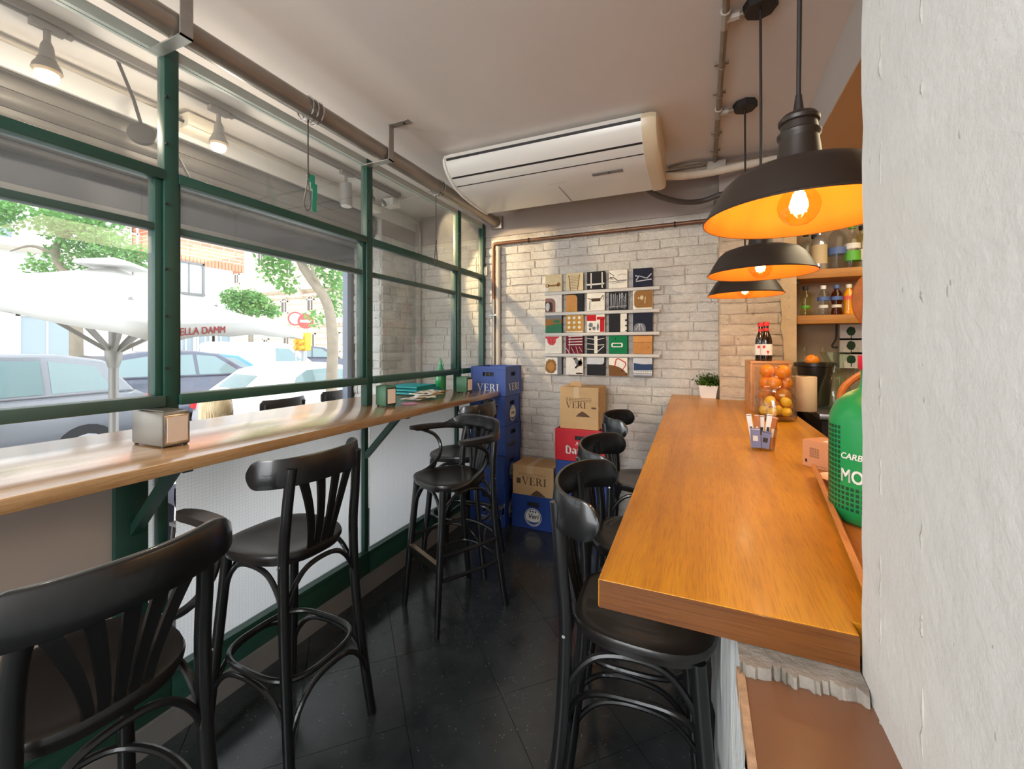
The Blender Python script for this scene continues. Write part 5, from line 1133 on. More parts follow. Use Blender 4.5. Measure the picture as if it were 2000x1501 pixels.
MB().bar((p[0] - .004, p[1], p[2] + .258), (p[0] - .022, p[1] + .006, p[2] + .205), 0.010, 0.005).build('lever', 'siphon', t)
for k, (dz, sx, lab) in enumerate(((0.0, 1.0, 'bottom folded teal cloth on the far counter'), (0.022, 0.96, 'middle folded teal cloth of the counter pile'), (0.044, 0.84, 'topmost folded teal cloth beside the siphon'))):
    t = thing('folded_cloth', lab, 'cloth', (-2.07, 2.82, ZSH + dz), 'folded teal cloths on the counter')
    m = MB(); x0, x1, y0, y1 = -2.25, -1.935, 2.62 + 0.02 * k, 3.04 - 0.03 * k - .09
    z = ZSH + dz; prf = [(y0, z), (y0 - 0.02, z + 0.004), (y0 - 0.024, z + 0.010), (y0 - 0.02, z + 0.017), (y0, z + 0.0205), (y0 + .2, z + .022), (y1, z + 0.021), (y1 + .004, z + .01), (y1, z)]
    m.prism(prf, 'X', x0 + (1 - sx) * .3, x1 - 0.01 * k); m.build('folded_layers', 'cloth', t)
    MB().prism([(a, b) for a, b in ((y0 - 0.015, z + 0.0095), (y0 - 0.0255, z + 0.0115), (y0 - 0.0255, z + 0.0085))], 'X', x0 + (1 - sx) * .3, x1 - 0.01 * k - 0.001).build('fold_edge', pm('pale_teal_hem', rgb(120, 196, 196), 0.8), t)
rn = random.Random(3)
for k in range(4):
    cx, cy, a = -1.78 + rn.uniform(-.05, .05), 2.45 + 0.05 * k, rn.uniform(-.6, .6); lab = ['crumpled printed leaflet lowest on the counter pile', 'printed leaflet spread on the counter beside the green dispenser', 'folded newspaper sheet on the counter pile', 'topmost crumpled newspaper sheet on the counter'][k]
    m = MB(); N = 7; W_, D_ = 0.15, 0.20; mt = Matrix.Translation((cx, cy, ZSH + 0.003 + 0.007 * k)) @ Matrix.Rotation(a, 4, 'Z'); vs = []
    for i in range(N):
        for j in range(N): vs.append(mt @ Vector(((i / (N - 1) - .5) * W_, (j / (N - 1) - .5) * D_, 0.004 + abs(math.sin(i * 1.3 + k)) * 0.004 * k + rn.uniform(0, .003) + (0.012 if (i in (0,) and k == 3) else 0))))
    fs = [(i * N + j, (i + 1) * N + j, (i + 1) * N + j + 1, i * N + j + 1) for i in range(N - 1) for j in range(N - 1)]
    m.add(vs, fs); npr = rn
    for f in range(len(m.mi)): m.mi[f] = npr.choice([0, 0, 0, 1, 2])
    o = m.build('newspaper_sheet', ['paper', pm('newsprint_grey', rgb(150, 140, 128), 0.85), pm('newsprint_ochre', rgb(206, 176, 120), 0.85)], angle=3)
    sm = o.modifiers.new('t', 'SOLIDIFY'); sm.thickness = 0.0012
    tag(o, lab, 'newspaper', 'papers on the window counter')
m = MB(); m.lathe([(0, 0), (0.05, 0.001), (0.052, 0.003), (0, 0.004)], (-1.70, 2.22, ZSH), 14)
o = m.build('leaflet', pm('pink_leaflet', rgb(214, 150, 186), 0.7)); tag(o, 'pink round leaflet on the counter in front of the green dispenser', 'leaflet')

# ---------------------------------------------------------------- things on the bar
def bottle(x, y, z, prof, mat, label, parts=(), cat='bottle', grp=None, cap=None, name='bottle'):
    t = thing(name, label, cat, (x, y, z), grp)
    MB().lathe(prof, (x, y, z), 20).build('bottle_glass', mat, t)
    H = prof[-1][1]; r = prof[-1][0]
    if cap: MB().lathe([(r + .002, H - .022), (r + .003, H + .001), (r + .001, H + .004), (0, H + .004)], (x, y, z), 16).build('cap', cap, t)
    for nm, r0, r1, z0, z1, mt in parts: MB().shell([(r0, z0), (r1, z1)], (x, y, z), 20).build(nm, mt, t)
    return t
# potted plant against the wall
c = onz(1384, 775, BZ1); c = Vector((0.045, 3.475, BZ1))
t = thing('potted_plant', 'small green plant in a white square pot at the far end of the bar', 'plant', c)
m = MB()
vs = []
for s_, z in ((0.050, 0), (0.064, 0.092), (0.057, 0.092), (0.055, 0.075)): vs += [(c.x + s_ * a, c.y + s_ * b, c.z + z) for a, b in ((-1, -1), (1, -1), (1, 1), (-1, 1))]
fs = [(3, 2, 1, 0)]
for i in range(3): fs += [(i * 4 + k, i * 4 + (k + 1) % 4, i * 4 + 4 + (k + 1) % 4, i * 4 + 4 + k) for k in range(4)]
fs.append((12, 13, 14, 15)); m.add(vs, fs); m.build('pot', 'potwhite', t, False)
q = random.Random(6); m = MB()
for k in range(260):
    a = q.uniform(0, 2 * PI); e = q.uniform(.15, 1.45); L_ = q.uniform(.05, .115); b = Vector((c.x + q.uniform(-.045, .045), c.y + q.uniform(-.045, .045), c.z + .08))
    d = Vector((math.cos(a) * math.cos(e), math.sin(a) * math.cos(e), math.sin(e))); tip = b + d * L_; sd = Vector((-math.sin(a), math.cos(a), 0)) * .0045
    if tip.y > YB - 0.02: tip.y = YB - 0.02
    for u in (0.35, 0.6, 0.85):
        o_ = b.lerp(tip, u); w = Vector((q.uniform(-1, 1), q.uniform(-1, 1), q.uniform(0, .8))).normalized() * .020; s2 = w.cross(d).normalized() * .006
        m.add([o_, o_ + w * .5 + s2, o_ + w, o_ + w * .5 - s2], [(0, 1, 2, 3)])
    m.add([b - sd * .3, b + sd * .3, tip], [(0, 1, 2)])
m.build('foliage', 'leaf', t, kind='stuff')
# wooden box with two beer bottles on it
t = thing('wooden_box', 'upright pine box on the bar behind the fruit jars', 'box', (0.40, 2.92, BZ1))
xa, xb, ya, yb = 0.262, 0.468, 2.855, 3.20; zt = BZ1 + 0.275
MB().box(xa, xa + 0.014, ya, yb, BZ1, zt, .001).build('side_board', 'boxwood', t); MB().box(xb - 0.014, xb, ya, yb, BZ1, zt, .001).build('side_board', 'boxwood', t)
MB().box(xa, xb, ya, yb, zt, zt + 0.014, .001).build('top_board', 'boxwood', t); MB().box(xa + .014, xb - .014, ya, yb, BZ1, BZ1 + 0.014).build('bottom_board', 'boxwood', t)
MB().box(xa + .014, xb - .014, ya + 0.006, ya + 0.016, BZ1 + .014, zt).build('front_board', 'boxwood', t)
MB().box(xa - 0.002, xa + 0.001, ya + 0.008, ya + 0.014, BZ1 + .10, BZ1 + .17).build('finger_slot', 'dark', t)
bp_ = [(0, 0), (0.029, 0), (0.031, .006), (0.031, .115), (0.028, .135), (0.018, .165), (0.0135, .18), (0.0125, .218), (0.0145, .22), (0.0145, .228)]
for x, y, lab in ((0.350, 2.915, 'dark beer bottle with a red and white label on the pine box, in front'), (0.332, 3.0, 'dark beer bottle on the pine box, half hidden behind the labelled one')):
    t = bottle(x, y, zt + 0.014, bp_, 'beer', lab, (('neck_label', .0148, .0136, .170, .195, 'redprint'), ('bottle_label', .0316, .0316, .035, .10, 'paper')), grp='beer bottles on the pine box', cap='redprint', name='beer_bottle')
    m = MB(); mt0 = Matrix.Translation((x, y, zt + 0.014))
    for ang in (-1.40,):
        for (u0, u1, v0, v1) in ((-.25, .25, .04, .062),): m.add([mt0 @ Vector((.0322 * math.cos(ang + u), .0322 * math.sin(ang + u), v)) for u, v in ((u0, v1), (0, v0 - .004), (u1, v1))], [(0, 1, 2)])
    for ang in (-2.05,): m.add([mt0 @ Vector((.0322 * math.cos(ang + u), .0322 * math.sin(ang + u), v)) for u, v in ((-.22, .075), (.22, .075), (.22, .092), (-.22, .092))], [(0, 1, 2, 3)])
    m.use(1); m.build('label_emblem', ['redprint', 'ink'], t, False)
# fruit jars
def jar(x, y, z, R, H, label, lip):
    t = thing('glass_jar', label, 'jar', (x, y, z)); th = 0.004
    pr = [(0.0, 0), (R - .012, 0), (R - .003, .004), (R, .014), (R, H - .05 if lip else H - .006)] + ([(R - .012, H - .03), (R - .018, H - .022), (R - .018, H - .004), (R - .014, H)] if lip else [(R + .002, H)])
    pin = [(r - th, max(zz, .009)) for r, zz in reversed(pr[3:])] + [(0.0, .009)]
    MB().shell(pr + pin, (x, y, z), 36).build('jar_glass', 'clear', t)
    if lip:
        m = MB()
        for zz in (H - .018, H - .008): ringtube(m, (x, y, z + zz), R - .015, .0025, 'Z', 30)
        m.build('jar_thread', 'clear', t)
    return t
jc = Vector((0.345, 2.54, BZ1)); oc = Vector((0.372, 2.675 + .045, BZ1))
def fruit(name, c, r, mat, label, grp, seed, lemon):
    q = random.Random(seed); t = thing(name, label, name, (c[0], c[1], c[2] - r), grp); rot = Matrix.Rotation(q.uniform(0, 6), 4, 'Z') @ Matrix.Rotation(q.uniform(.3, 2.4), 4, 'X'); m = MB()
    if lemon: prof = [(0.0003, -1.32), (.10, -1.30), (.17, -1.20), (.42, -1.05), (.74, -.75), (.96, -.30), (1, .05), (.93, .40), (.70, .80), (.40, 1.06), (.20, 1.16), (.15, 1.22), (.0003, 1.26)]
    else: prof = [(math.sin(PI * i / 12) if 0 < i < 12 else .0005, -math.cos(PI * i / 12) * .95 + (.05 if i == 12 else 0)) for i in range(13)]
    k = .82 if lemon else 1
    m.lathe([(a * r * k, b * r * k) for a, b in prof], (0, 0, 0), 18, Matrix.Translation(c) @ rot); m.build('peel', mat, t, angle=2)
    e = prof[-1][1] * r * k
    MB().lathe([(0.0, -.002), (0.004, -.001), (0.004, .0015), (0, .002)], (0, 0, 0), 8, Matrix.Translation(c) @ rot @ Matrix.Translation((0, 0, e))).build('stem_scar', pm('stem_green', rgb(110, 120, 50), .7), t)
lr_ = random.Random(5); k = 0
for ring_, zz in (((.050, 0.3, 4), .036), ((.047, 1.0, 3), .085)):
    rr_, a0, n_ = ring_
    for i in range(n_):
        a = a0 + 2 * PI * i / n_ + .9
        fruit('lemon', (jc.x + rr_ * math.cos(a), jc.y + rr_ * math.sin(a), BZ1 + .008 + zz), .0295, 'lemon', 'yellow lemon piled inside the smaller glass jar', 'lemons in the small jar', 30 + k, True); k += 1
jar(jc.x, jc.y, BZ1, 0.094, 0.165, 'smaller glass jar of lemons on the bar, with a threaded rim', True)
jar(oc.x - .002, oc.y + .01, BZ1, 0.098, 0.262, 'taller glass jar heaped with oranges behind the lemon jar', False)
k = 0
for zz, n_, rr_, a0 in ((.050, 3, .050, .2), (.112, 3, .050, 1.2), (.174, 3, .050, .3), (.238, 2, .044, 2.4)):
    for i in range(n_):
        a = a0 + 2 * PI * i / n_
        fruit('orange', (oc.x - .002 + rr_ * math.cos(a), oc.y + .01 + rr_ * math.sin(a), BZ1 + zz), .0385, 'orange', 'orange heaped inside the taller glass jar', 'oranges in the tall jar', 60 + k, False); k += 1
# glass of sugar sachets
sc0 = Vector((0.2025, 1.79, BZ1))
t = thing('sachet_glass', 'square clear glass holding sugar sachets on the middle of the bar', 'glass', sc0)
s_ = 0.040; m = MB()
def sqring(s0, z): return [(sc0.x + s0 * a, sc0.y + s0 * b, sc0.z + z) for a, b in ((-1, -1), (1, -1), (1, 1), (-1, 1))]
vs = sqring(.034, 0) + sqring(.043, .085) + sqring(.041, .085) + sqring(.032, .006); fs = [(3, 2, 1, 0), (12, 13, 14, 15)]
for i in range(3): fs += [(i * 4 + k, i * 4 + (k + 1) % 4, i * 4 + 4 + (k + 1) % 4, i * 4 + 4 + k) for k in range(4)]
m.add(vs, fs); m.build('glass_wall', 'clear', t, False)
t.rotation_euler = (0, 0, 0)
def sachet(dx, dy, w, h, tilt, turn, mat, label, grp, pr):
    t = thing('sugar_sachet', label, 'sachet', (sc0.x + dx, sc0.y + dy, sc0.z + .008), grp)
    mt = Matrix.Translation((sc0.x + dx, sc0.y + dy, sc0.z + .008)) @ Matrix.Rotation(turn, 4, 'Z') @ Matrix.Rotation(tilt, 4, 'Y')
    MB().box(-w / 2, w / 2, -.002, .002, 0, h, .001, mt).build('packet', mat, t, False)
    MB().box(-w / 2 + .001, w / 2 - .001, -.0024, .0024, h - .005, h - .003, 0, mt).use(0).box(-w * .25, w * .25, -.0026, .0026, h * .35, h * .62, 0, mt).build('packet_print', pr, t, False)
sachet(-.022, -.024, .032, .070, -.05, -.2, 'sachet', 'blue-grey sugar sachet at the front of the glass', 'sachets in the bar glass', 'sachetw')
sachet(.004, -.022, .030, .062, .12, -.3, 'sachet', 'second blue-grey sugar sachet low in the glass', 'sachets in the bar glass', 'ink')
for i in range(7):
    kind = ('sachetw', 'sachetb', 'sachetw', 'sachetb', 'sachetb', 'sachetw', 'sachetb')[i]
    lab = 'tall white sugar stick standing in the glass' if kind == 'sachetw' else 'tall brown sugar stick standing in the glass'
    sachet((-.026, -.012, .010, .020, .026, .0, .015)[i], (-.008, .004, -.010, -.016, .004, .016, .022)[i], .017, (.118, .116, .122, .115, .110, .112, .108)[i], (-.16, -.05, .10, .16, .20, .0, .1)[i], (-.3, -.5, -.2, .3, .5, 0, -.4)[i], kind, lab, 'white sugar sticks' if kind == 'sachetw' else 'brown sugar sticks', 'ink' if kind == 'sachetw' else 'sachetw')
# little kraft box with the interlaced emblem
b0 = onz(1567, 907, BZ1); b1 = onz(1618, 921, BZ1)
t = thing('kraft_box', 'small brown kraft box with a black interlaced emblem on the bar', 'box', ((b0.x + b1.x) / 2, (b0.y + b1.y) / 2, BZ1))
u = (b1 - b0); W_ = u.length; u.normalize(); back = Vector((-u.y, u.x, 0)); mt = frame(b0, u, back); H_ = 0.082
MB().box(0, W_, 0, 0.085, 0, H_, .0015, mt).build('carton', 'kraft', t, False)
MB().box(W_ - .0005, W_ + .0006, .001, .084, .001, H_ - .001, 0, mt).build('side_panel', 'kraftdark', t, False)
m = MB(); mf = frame(b0 - back * .0008, u, (0, 0, 1)); cxk, czk, q0 = W_ * .48, H_ * .56, W_ * .15
for i in range(4):
    for j in range(4):
        x, z = cxk + (i - 1.5) * q0 * .62, czk + (j - 1.5) * q0 * .62; m.flat(ringp(q0 * .30, q0 * .21, 4, c=(x, z)), mf)
for i in range(12): m.flat([rect(W_ * (.34 + .05 * i), W_ * (.34 + .05 * i + .035), H_ * .09, H_ * .105)], mf)
m.flat([rect(W_ * .12, W_ * .2, H_ * .16, H_ * .28)], mf); m.build('emblem', 'ink', t, False)
MB().box(W_ * .62, W_ * .95, .02, .06, H_, H_ + .0008, 0, mt).build('top_label', 'paper', t, False)
# tray, white plate and the green carboy beside the wall
tA = onz(1592, 925, BZ1); tB = Vector((0.250, 0.745, 0))
t = thing('wooden_tray', 'wooden tray with a raised curved edge beside the concrete wall', 'tray', (0.33, 1.1, BZ1))
m = MB(); N = 16; P = [Vector((0.235 + .0 * u, 0.74 + (tA.y - 0.70) * u, 0)) for u in [i / N for i in range(N + 1)]]
P = [Vector((0.202 + (0.288 - 0.202) * u, 0.72 + 0.75 * u, 0)) for u in [i / N for i in range(N + 1)]]
vs = []; fs = []
prf = [(0.0, 0.034), (0.010, 0.036), (0.026, 0.006), (0.23 - .0, 0.006), (0.23, 0.0), (0.02, 0.0)]
for p in P: vs += [(min(p.x + a, 0.47), p.y, BZ1 + b) for a, b in prf]
k6 = len(prf)
for i in range(N): fs += [(i * k6 + k, i * k6 + (k + 1) % k6, (i + 1) * k6 + (k + 1) % k6, (i + 1) * k6 + k) for k in range(k6)]
fs += [tuple(reversed(range(k6))), tuple(range(N * k6, N * k6 + k6))]; m.add(vs, fs); m.build('tray_board', 'traywood', t, angle=0.5)
pl_ = onz(1612, 940, BZ1 + .02)
t = thing('saucer', 'pale saucer at the far end of the wooden tray', 'saucer', (0.345, 1.385, BZ1))
MB().lathe([(0, .004), (.03, .004), (.056, .016), (.058, .018), (.052, .016), (.03, .008), (0, .008)], (0.345, 1.385, BZ1 + .0065), 28).build('dish', pm('peach_ceramic', rgb(232, 180, 140), .4), t)
gx, gy, gz = 0.337, 1.125, BZ1 + .0075
t = thing('green_carboy', 'green plastic siphon carboy with a mesh pattern and white lettering beside the wall', 'bottle', (gx, gy, gz))
R, H = .083, .205
MB().lathe([(0, 0), (R * .86, 0), (R * .95, .006), (R * .98, .02), (R, .03), (R, H), (R * .96, H + .02), (R * .84, H + .042), (R * .62, H + .060), (R * .40, H + .070), (R * .34, H + .085), (R * .34, H + .11), (0, H + .11)], (gx, gy, gz), 48).build('body', 'greenplastic', t, angle=.8)
m = MB()
for i in range(56):
    a = 2 * PI * i / 56
    for j in range(17):
        z = gz + .030 + j * .0102; front = abs(((a + 2.02 + PI) % (2 * PI)) - PI)
        if front < .62 and 4 < j: continue
        da = .036; rr_ = R + .0006; m.add([(gx + rr_ * math.cos(a - da), gy + rr_ * math.sin(a - da), z), (gx + rr_ * math.cos(a + da), gy + rr_ * math.sin(a + da), z), (gx + rr_ * math.cos(a + da), gy + rr_ * math.sin(a + da), z + .0068), (gx + rr_ * math.cos(a - da), gy + rr_ * math.sin(a - da), z + .0068)], [(0, 1, 2, 3)])
m.build('mesh_holes', 'greenin', t, False, kind='stuff')
m = MB()
def wrap(txt, size, a0, z0, sx=1.0, bold=.02, shear=0.0):
    vs, fs = text_mesh(txt, size, 'LEFT', shear, bold); m.add([(gx + (R + .0012) * math.cos(a0 + v.x * sx / R), gy + (R + .0012) * math.sin(a0 + v.x * sx / R), gz + z0 + v.y) for v in vs], fs)
wrap('CARBO', .017, -2.64, .135, .95, .03, .2); m.build('lettering', 'crateprint', t, False); m = MB(); wrap('MO', .037, -2.64, .088, .74, .03)
m.build('lettering', 'crateprint', t, False)
MB().lathe([(R * .35, H + .1095), (R * .40, H + .115), (R * .40, H + .14), (0, H + .145)], (gx, gy, gz), 20).build('valve_head', 'redplastic', t)
# wicker handle basket with red scoop further back
hc = Vector((0.585, 1.92, 1.14))
t = thing('wicker_basket', 'wicker handled basket behind the green carboy, with a red scoop in it', 'basket', (0.62, 1.92, 1.06))
hp = onz(1665, 770, 1.2)
B = atd(1690, 800, 1.72)
MB().tube(spline([atd(1715, 838, 1.72), atd(1668, 818, 1.72), atd(1642, 785, 1.74), atd(1652, 752, 1.76), atd(1700, 722, 1.80), atd(1742, 720, 1.84), atd(1760, 790, 1.80), atd(1715, 838, 1.72)], 5), .013, 8).build('handle', 'wicker', t)
bb = atd(1725, 838, 1.76); bb.z = 0.901
MB().lathe([(0, 0), (.055, 0), (.075, .05), (.085, .225), (.08, .228), (.07, .05), (0, .02)], bb, 20).build('basket_bowl', 'wicker', t)
t = thing('red_scoop', 'red plastic scoop handle leaning in the wicker basket', 'scoop', atd(1690, 800, 1.70))
MB().tube([atd(1655, 796, 1.70), atd(1700, 766, 1.74), atd(1740, 740, 1.78)], .013, 10).build('handle', 'redplastic', t)
MB().sphere(atd(1742, 742, 1.79), .022, 12, 8).build('knob', 'redplastic', t)
t = thing('white_tray', 'white plastic tray edge standing behind the green carboy', 'tray', (0.75, 2.1, 0.90))
wt = atd(1668, 796, 1.95); MB().box(wt.x - .06, wt.x + .14, wt.y - .06, wt.y + .1, 1.196, 1.222, .006).use(0).box(wt.x - .02, wt.x + .1, wt.y - .03, wt.y + .07, 0.90, 1.196, .004).build('tray_body', 'white', t)
# steel back counter with things on it, and the alcove shelves
t = thing('back_counter', 'brushed steel back counter behind the bar with a dark opening below', 'counter', (1.2, 3.1, 0))
MB().box(0.60, 1.95, 2.86, 3.70, 1.098, 1.13, .003).build('steel_top', 'steel', t); MB().box(0.62, 1.95, 2.90, 3.70, 0.0, 1.098).build('cupboard', 'dark', t)
t = thing('side_counter', 'dark lower work counter along the service side of the bar', 'counter', (1.0, 1.9, 0))
MB().box(0.56, 1.0, 1.75, 2.84, 0.87, 0.90, .003).build('work_top', 'blackplastic', t); MB().box(0.58, 1.0, 1.77, 2.84, 0, 0.87).build('cupboard', 'dark', t)
cz0 = 1.13
def onc(px, d): p = atd(px, 800, d); return p.x, p.y
x, y = onc(1569, 2.50)
t = thing('paper_roll', 'cream cylindrical paper roll on the steel counter behind the fruit jars', 'paper roll', (x, y, cz0))
MB().lathe([(0, 0), (.064, 0), (.066, .003), (.066, .197), (.064, .2), (.022, .2), (.020, .197), (.020, .01)], (x, y, cz0), 28).build('roll', pm('cream_paper', rgb(222, 196, 160), .8, 0, .2, (20, .04)), t); MB().shell([(.0215, .201), (.0185, .201), (.0185, .02)], (x, y, cz0), 20).build('core', 'kraftdark', t)
x, y = onc(1592, 2.76)
t = thing('black_bucket', 'black plastic bucket with an orange on it behind the paper roll', 'bucket', (x, y, cz0))
MB().lathe([(0, 0), (.070, 0), (.075, .01), (.098, .245), (.118, .250), (.118, .270), (.112, .272), (.092, .25), (.07, .03), (0, .02)], (x, y, cz0), 30).build('bucket_wall', 'blackplastic', t); MB().lathe([(0, .24), (.09, .24), (.09, .246), (0, .25)], (x, y, cz0), 24).build('inner_lid', 'blackplastic', t)
fruit('orange', (x - .02, y - .02, cz0 + .2505 + .036), .0385, 'orange', 'single orange sitting on the black bucket', None, 91, False)
x, y = onc(1630, 2.58)
bottle(x, y, cz0, [(0, 0), (.075, 0), (.088, .01), (.09, .03), (.078, .12), (.055, .19), (.042, .22), (.046, .28), (.075, .335), (.078, .34)], 'tealglass', 'wide clear glass carafe with a flared mouth on the steel counter', (), 'carafe', name='carafe')
for i, px in enumerate((1572, 1607, 1640, 1672)):
    x, y = onc(px, 2.97); bottle(x, y, cz0, [(0, 0), (.036, 0), (.038, .01), (.038, .20), (.018, .27), (.016, .36), (.020, .365), (.020, .37)], 'clear', 'clear empty glass bottle ' + ('behind the black bucket', 'just left of the carafe', 'behind the carafe', 'at the right, nearest the wall edge')[i], (), grp='empty bottles on the steel counter', name='bottle')
YS = 3.47
def shelf(z1, z0, lab):
    t = thing('wall_shelf', lab, 'shelf', (1.2, 3.6, z0))
    MB().box(0.60, 1.98, YS, 3.74, z0, z1, .002).build('shelf_board', 'shelfply', t); MB().box(0.60, 0.615, YS + .02, 3.74, z0 - .03, z0).build('bracket', 'dark', t)
shelf(2.027, 1.968, 'upper pine bottle shelf in the alcove behind the bar'); shelf(1.718, 1.66, 'lower pine bottle shelf in the alcove behind the bar')
sp1 = [(0, 0), (.034, 0), (.036, .006), (.036, .17), (.032, .19), (.014, .215), (.013, .26), (.015, .262), (.015, .27)]
sp2 = [(0, 0), (.044, 0), (.046, .008), (.046, .18), (.042, .20), (.030, .225), (.016, .24), (.015, .28), (.017, .282), (.017, .29)]
sm = [(0, 0), (.030, 0), (.033, .008), (.027, .05), (.026, .07), (.033, .10), (.034, .125), (.026, .15), (.013, .172), (.012, .19), (.0145, .192), (.0145, .2)]
def sh_b(px, Y, z, prof, mat, lab, parts, cap):
    x = ony(px, 500, Y).x; bottle(x, Y, z + .0005, prof, mat, lab, parts, 'bottle', 'bottles on the alcove shelves', cap)
frost = glass('frosted_bottle_glass', (.86, .86, .84, 1), .25, .5); amber = glass('amber_liquor', (.55, .25, .08, 1), .0); orangej = pm('orange_drink', rgb(238, 152, 20), .15, 0, .5, coat=.5); yell = glass('pale_yellow_spirit', (.92, .9, .62, 1))
GB = pm('green_label', rgb(96, 176, 58), .5); BL = pm('blue_label', rgb(84, 106, 160), .5)
sh_b(1574, 3.56, 2.027, sp1, 'clear', 'clear bottle at the left end of the upper shelf', (('bottle_label', .0366, .0366, .06, .11, 'greenin'),), 'dark')
sh_b(1600, 3.53, 2.027, sp2, pm('silver_bottle', rgb(190, 188, 186), .2, .7), 'silver metallic bottle on the upper shelf', (('bottle_label', .0466, .0466, .04, .17, pm('beige_label', rgb(206, 182, 140), .6)),), 'chrome')
sh_b(1635, 3.54, 2.027, [(0, 0), (.050, 0), (.053, .01), (.053, .20), (.046, .235), (.028, .258), (0, .268)], frost, 'broad frosted bottle with a rounded top on the upper shelf', (('bottle_label', .0536, .0536, .10, .145, BL),), None)
sh_b(1664, 3.54, 2.027, sp2, 'clear', 'clear bottle with a green and white label on the upper shelf', (('bottle_label', .0466, .0466, .05, .115, GB), ('upper_label', .0466, .0466, .13, .165, 'paper')), GB)
sh_b(1684, 3.60, 2.027, sp2, yell, 'pale bottle at the right of the upper shelf beside the wall edge', (('bottle_label', .0466, .0466, .06, .13, 'cream'),), 'dark')
sh_b(1590, 3.66, 2.027, sp1, 'clear', 'clear bottle in the back row of the upper shelf', (), 'dark')
sh_b(1573, 3.53, 1.718, sm, yell, 'small pale green bottle at the left of the lower shelf', (('bottle_label', .0266, .0266, .05, .07, GB),), 'dark')
sh_b(1608, 3.53, 1.718, sm, 'clear', 'small clear bottle with a blue label on the lower shelf', (('bottle_label', .035, .035, .10, .125, BL), ('lower_label', .0276, .0276, .05, .07, 'paper')), 'white')
sh_b(1634, 3.53, 1.718, sm, amber, 'small amber bottle with a blue label on the lower shelf', (('bottle_label', .035, .035, .10, .125, BL), ('lower_label', .0276, .0276, .05, .07, 'cream')), BL)
sh_b(1658, 3.53, 1.718, sm, orangej, 'small bright orange drink bottle on the lower shelf', (('bottle_label', .035, .035, .10, .125, pm('red_orange_label', rgb(226, 90, 60), .5)),), 'cream')
# hanging leaf prints and the hook under the shelf
for i, (px, py, lab) in enumerate(((1662, 648, 'small white card with a dark leaf print hanging below the shelf, upper'), (1662, 676, 'small white card with a dark leaf print hanging below the shelf, middle'), (1662, 703, 'small white card with a leaf print hanging below the shelf, lowest'))):
    p = ony(px, py, 3.70); t = thing('leaf_print', lab, 'card', (p.x, 3.70, p.z - .055), 'leaf prints on the alcove wall')
    MB().box(p.x - .065, p.x + .065, 3.695, 3.705, p.z - .056, p.z + .056).build('card', 'paper', t, False); m = MB(); m.flat([blob(.5, .55, .2, .28, 40 + i, 16, .1)], frame((p.x - .065, 3.6945, p.z - .056), (.13, 0, 0), (0, 0, .112)) @ Matrix.Diagonal((.13, .112, 1, 1))); m.flat([ln(.5, .1, .5, .4, .04)], frame((p.x - .065, 3.6945, p.z - .056), (1, 0, 0), (0, 0, 1)) @ Matrix.Diagonal((.13, .112, 1, 1))); m.build('leaf', 'greenin', t, False)
p = ony(1630, 672, 3.6); t = thing('wall_hook', 'black curved hook hanging below the lower shelf', 'hook', p)
MB().tube(spline([(p.x + .012, 3.6, 1.66), (p.x + .008, 3.6, p.z + .04), (p.x - .012, 3.6, p.z - .005), (p.x - .006, 3.6, p.z - .022), (p.x + .018, 3.6, p.z - .02)], 5), .006, 6).build('hook', 'dark', t)
# round wooden paddle at the wall edge
p = atd(1705, 585, 2.0)
t = thing('wooden_paddle', 'round orange-brown wooden board hanging by the concrete wall edge', 'board', (p.x, p.y, p.z - .16))
m = MB(); m.lathe([(0, -.009), (.060, -.009), (.064, -.004), (.064, .004), (.060, .009), (0, .009)], (0, 0, 0), 30, Matrix.Translation(p) @ Matrix.Rotation(YAW + math.atan2(0.705, 0.833) * -1, 4, 'Z') @ Matrix.Diagonal((1.25, 1, 2.05, 1)) @ Matrix.Rotation(PI / 2, 4, 'X')); m.build('board', 'wicker', t)
MB().tube([(p.x, p.y, p.z + .12), (p.x, p.y, 2.57)], .003, 6).build('hanging_cord', 'dark', t)

# ---------------------------------------------------------------- street
GZ = -0.25
MB().box(-7.0, XO, -12, 16, GZ - .2, -0.13).build('pavement', 'pave', kind='structure')
MB().box(-18.5, -7.0, -25, 40, GZ - .2, GZ).build('road', 'asphalt', kind='structure')
MB().box(-60, -18.5, -25, 40, GZ - .2, GZ + .14).build('far_pavement', 'pave', kind='structure')
MB().box(-7.0, -3.06, 16, 40, GZ - .2, GZ).build('side_road', 'asphalt', kind='structure')

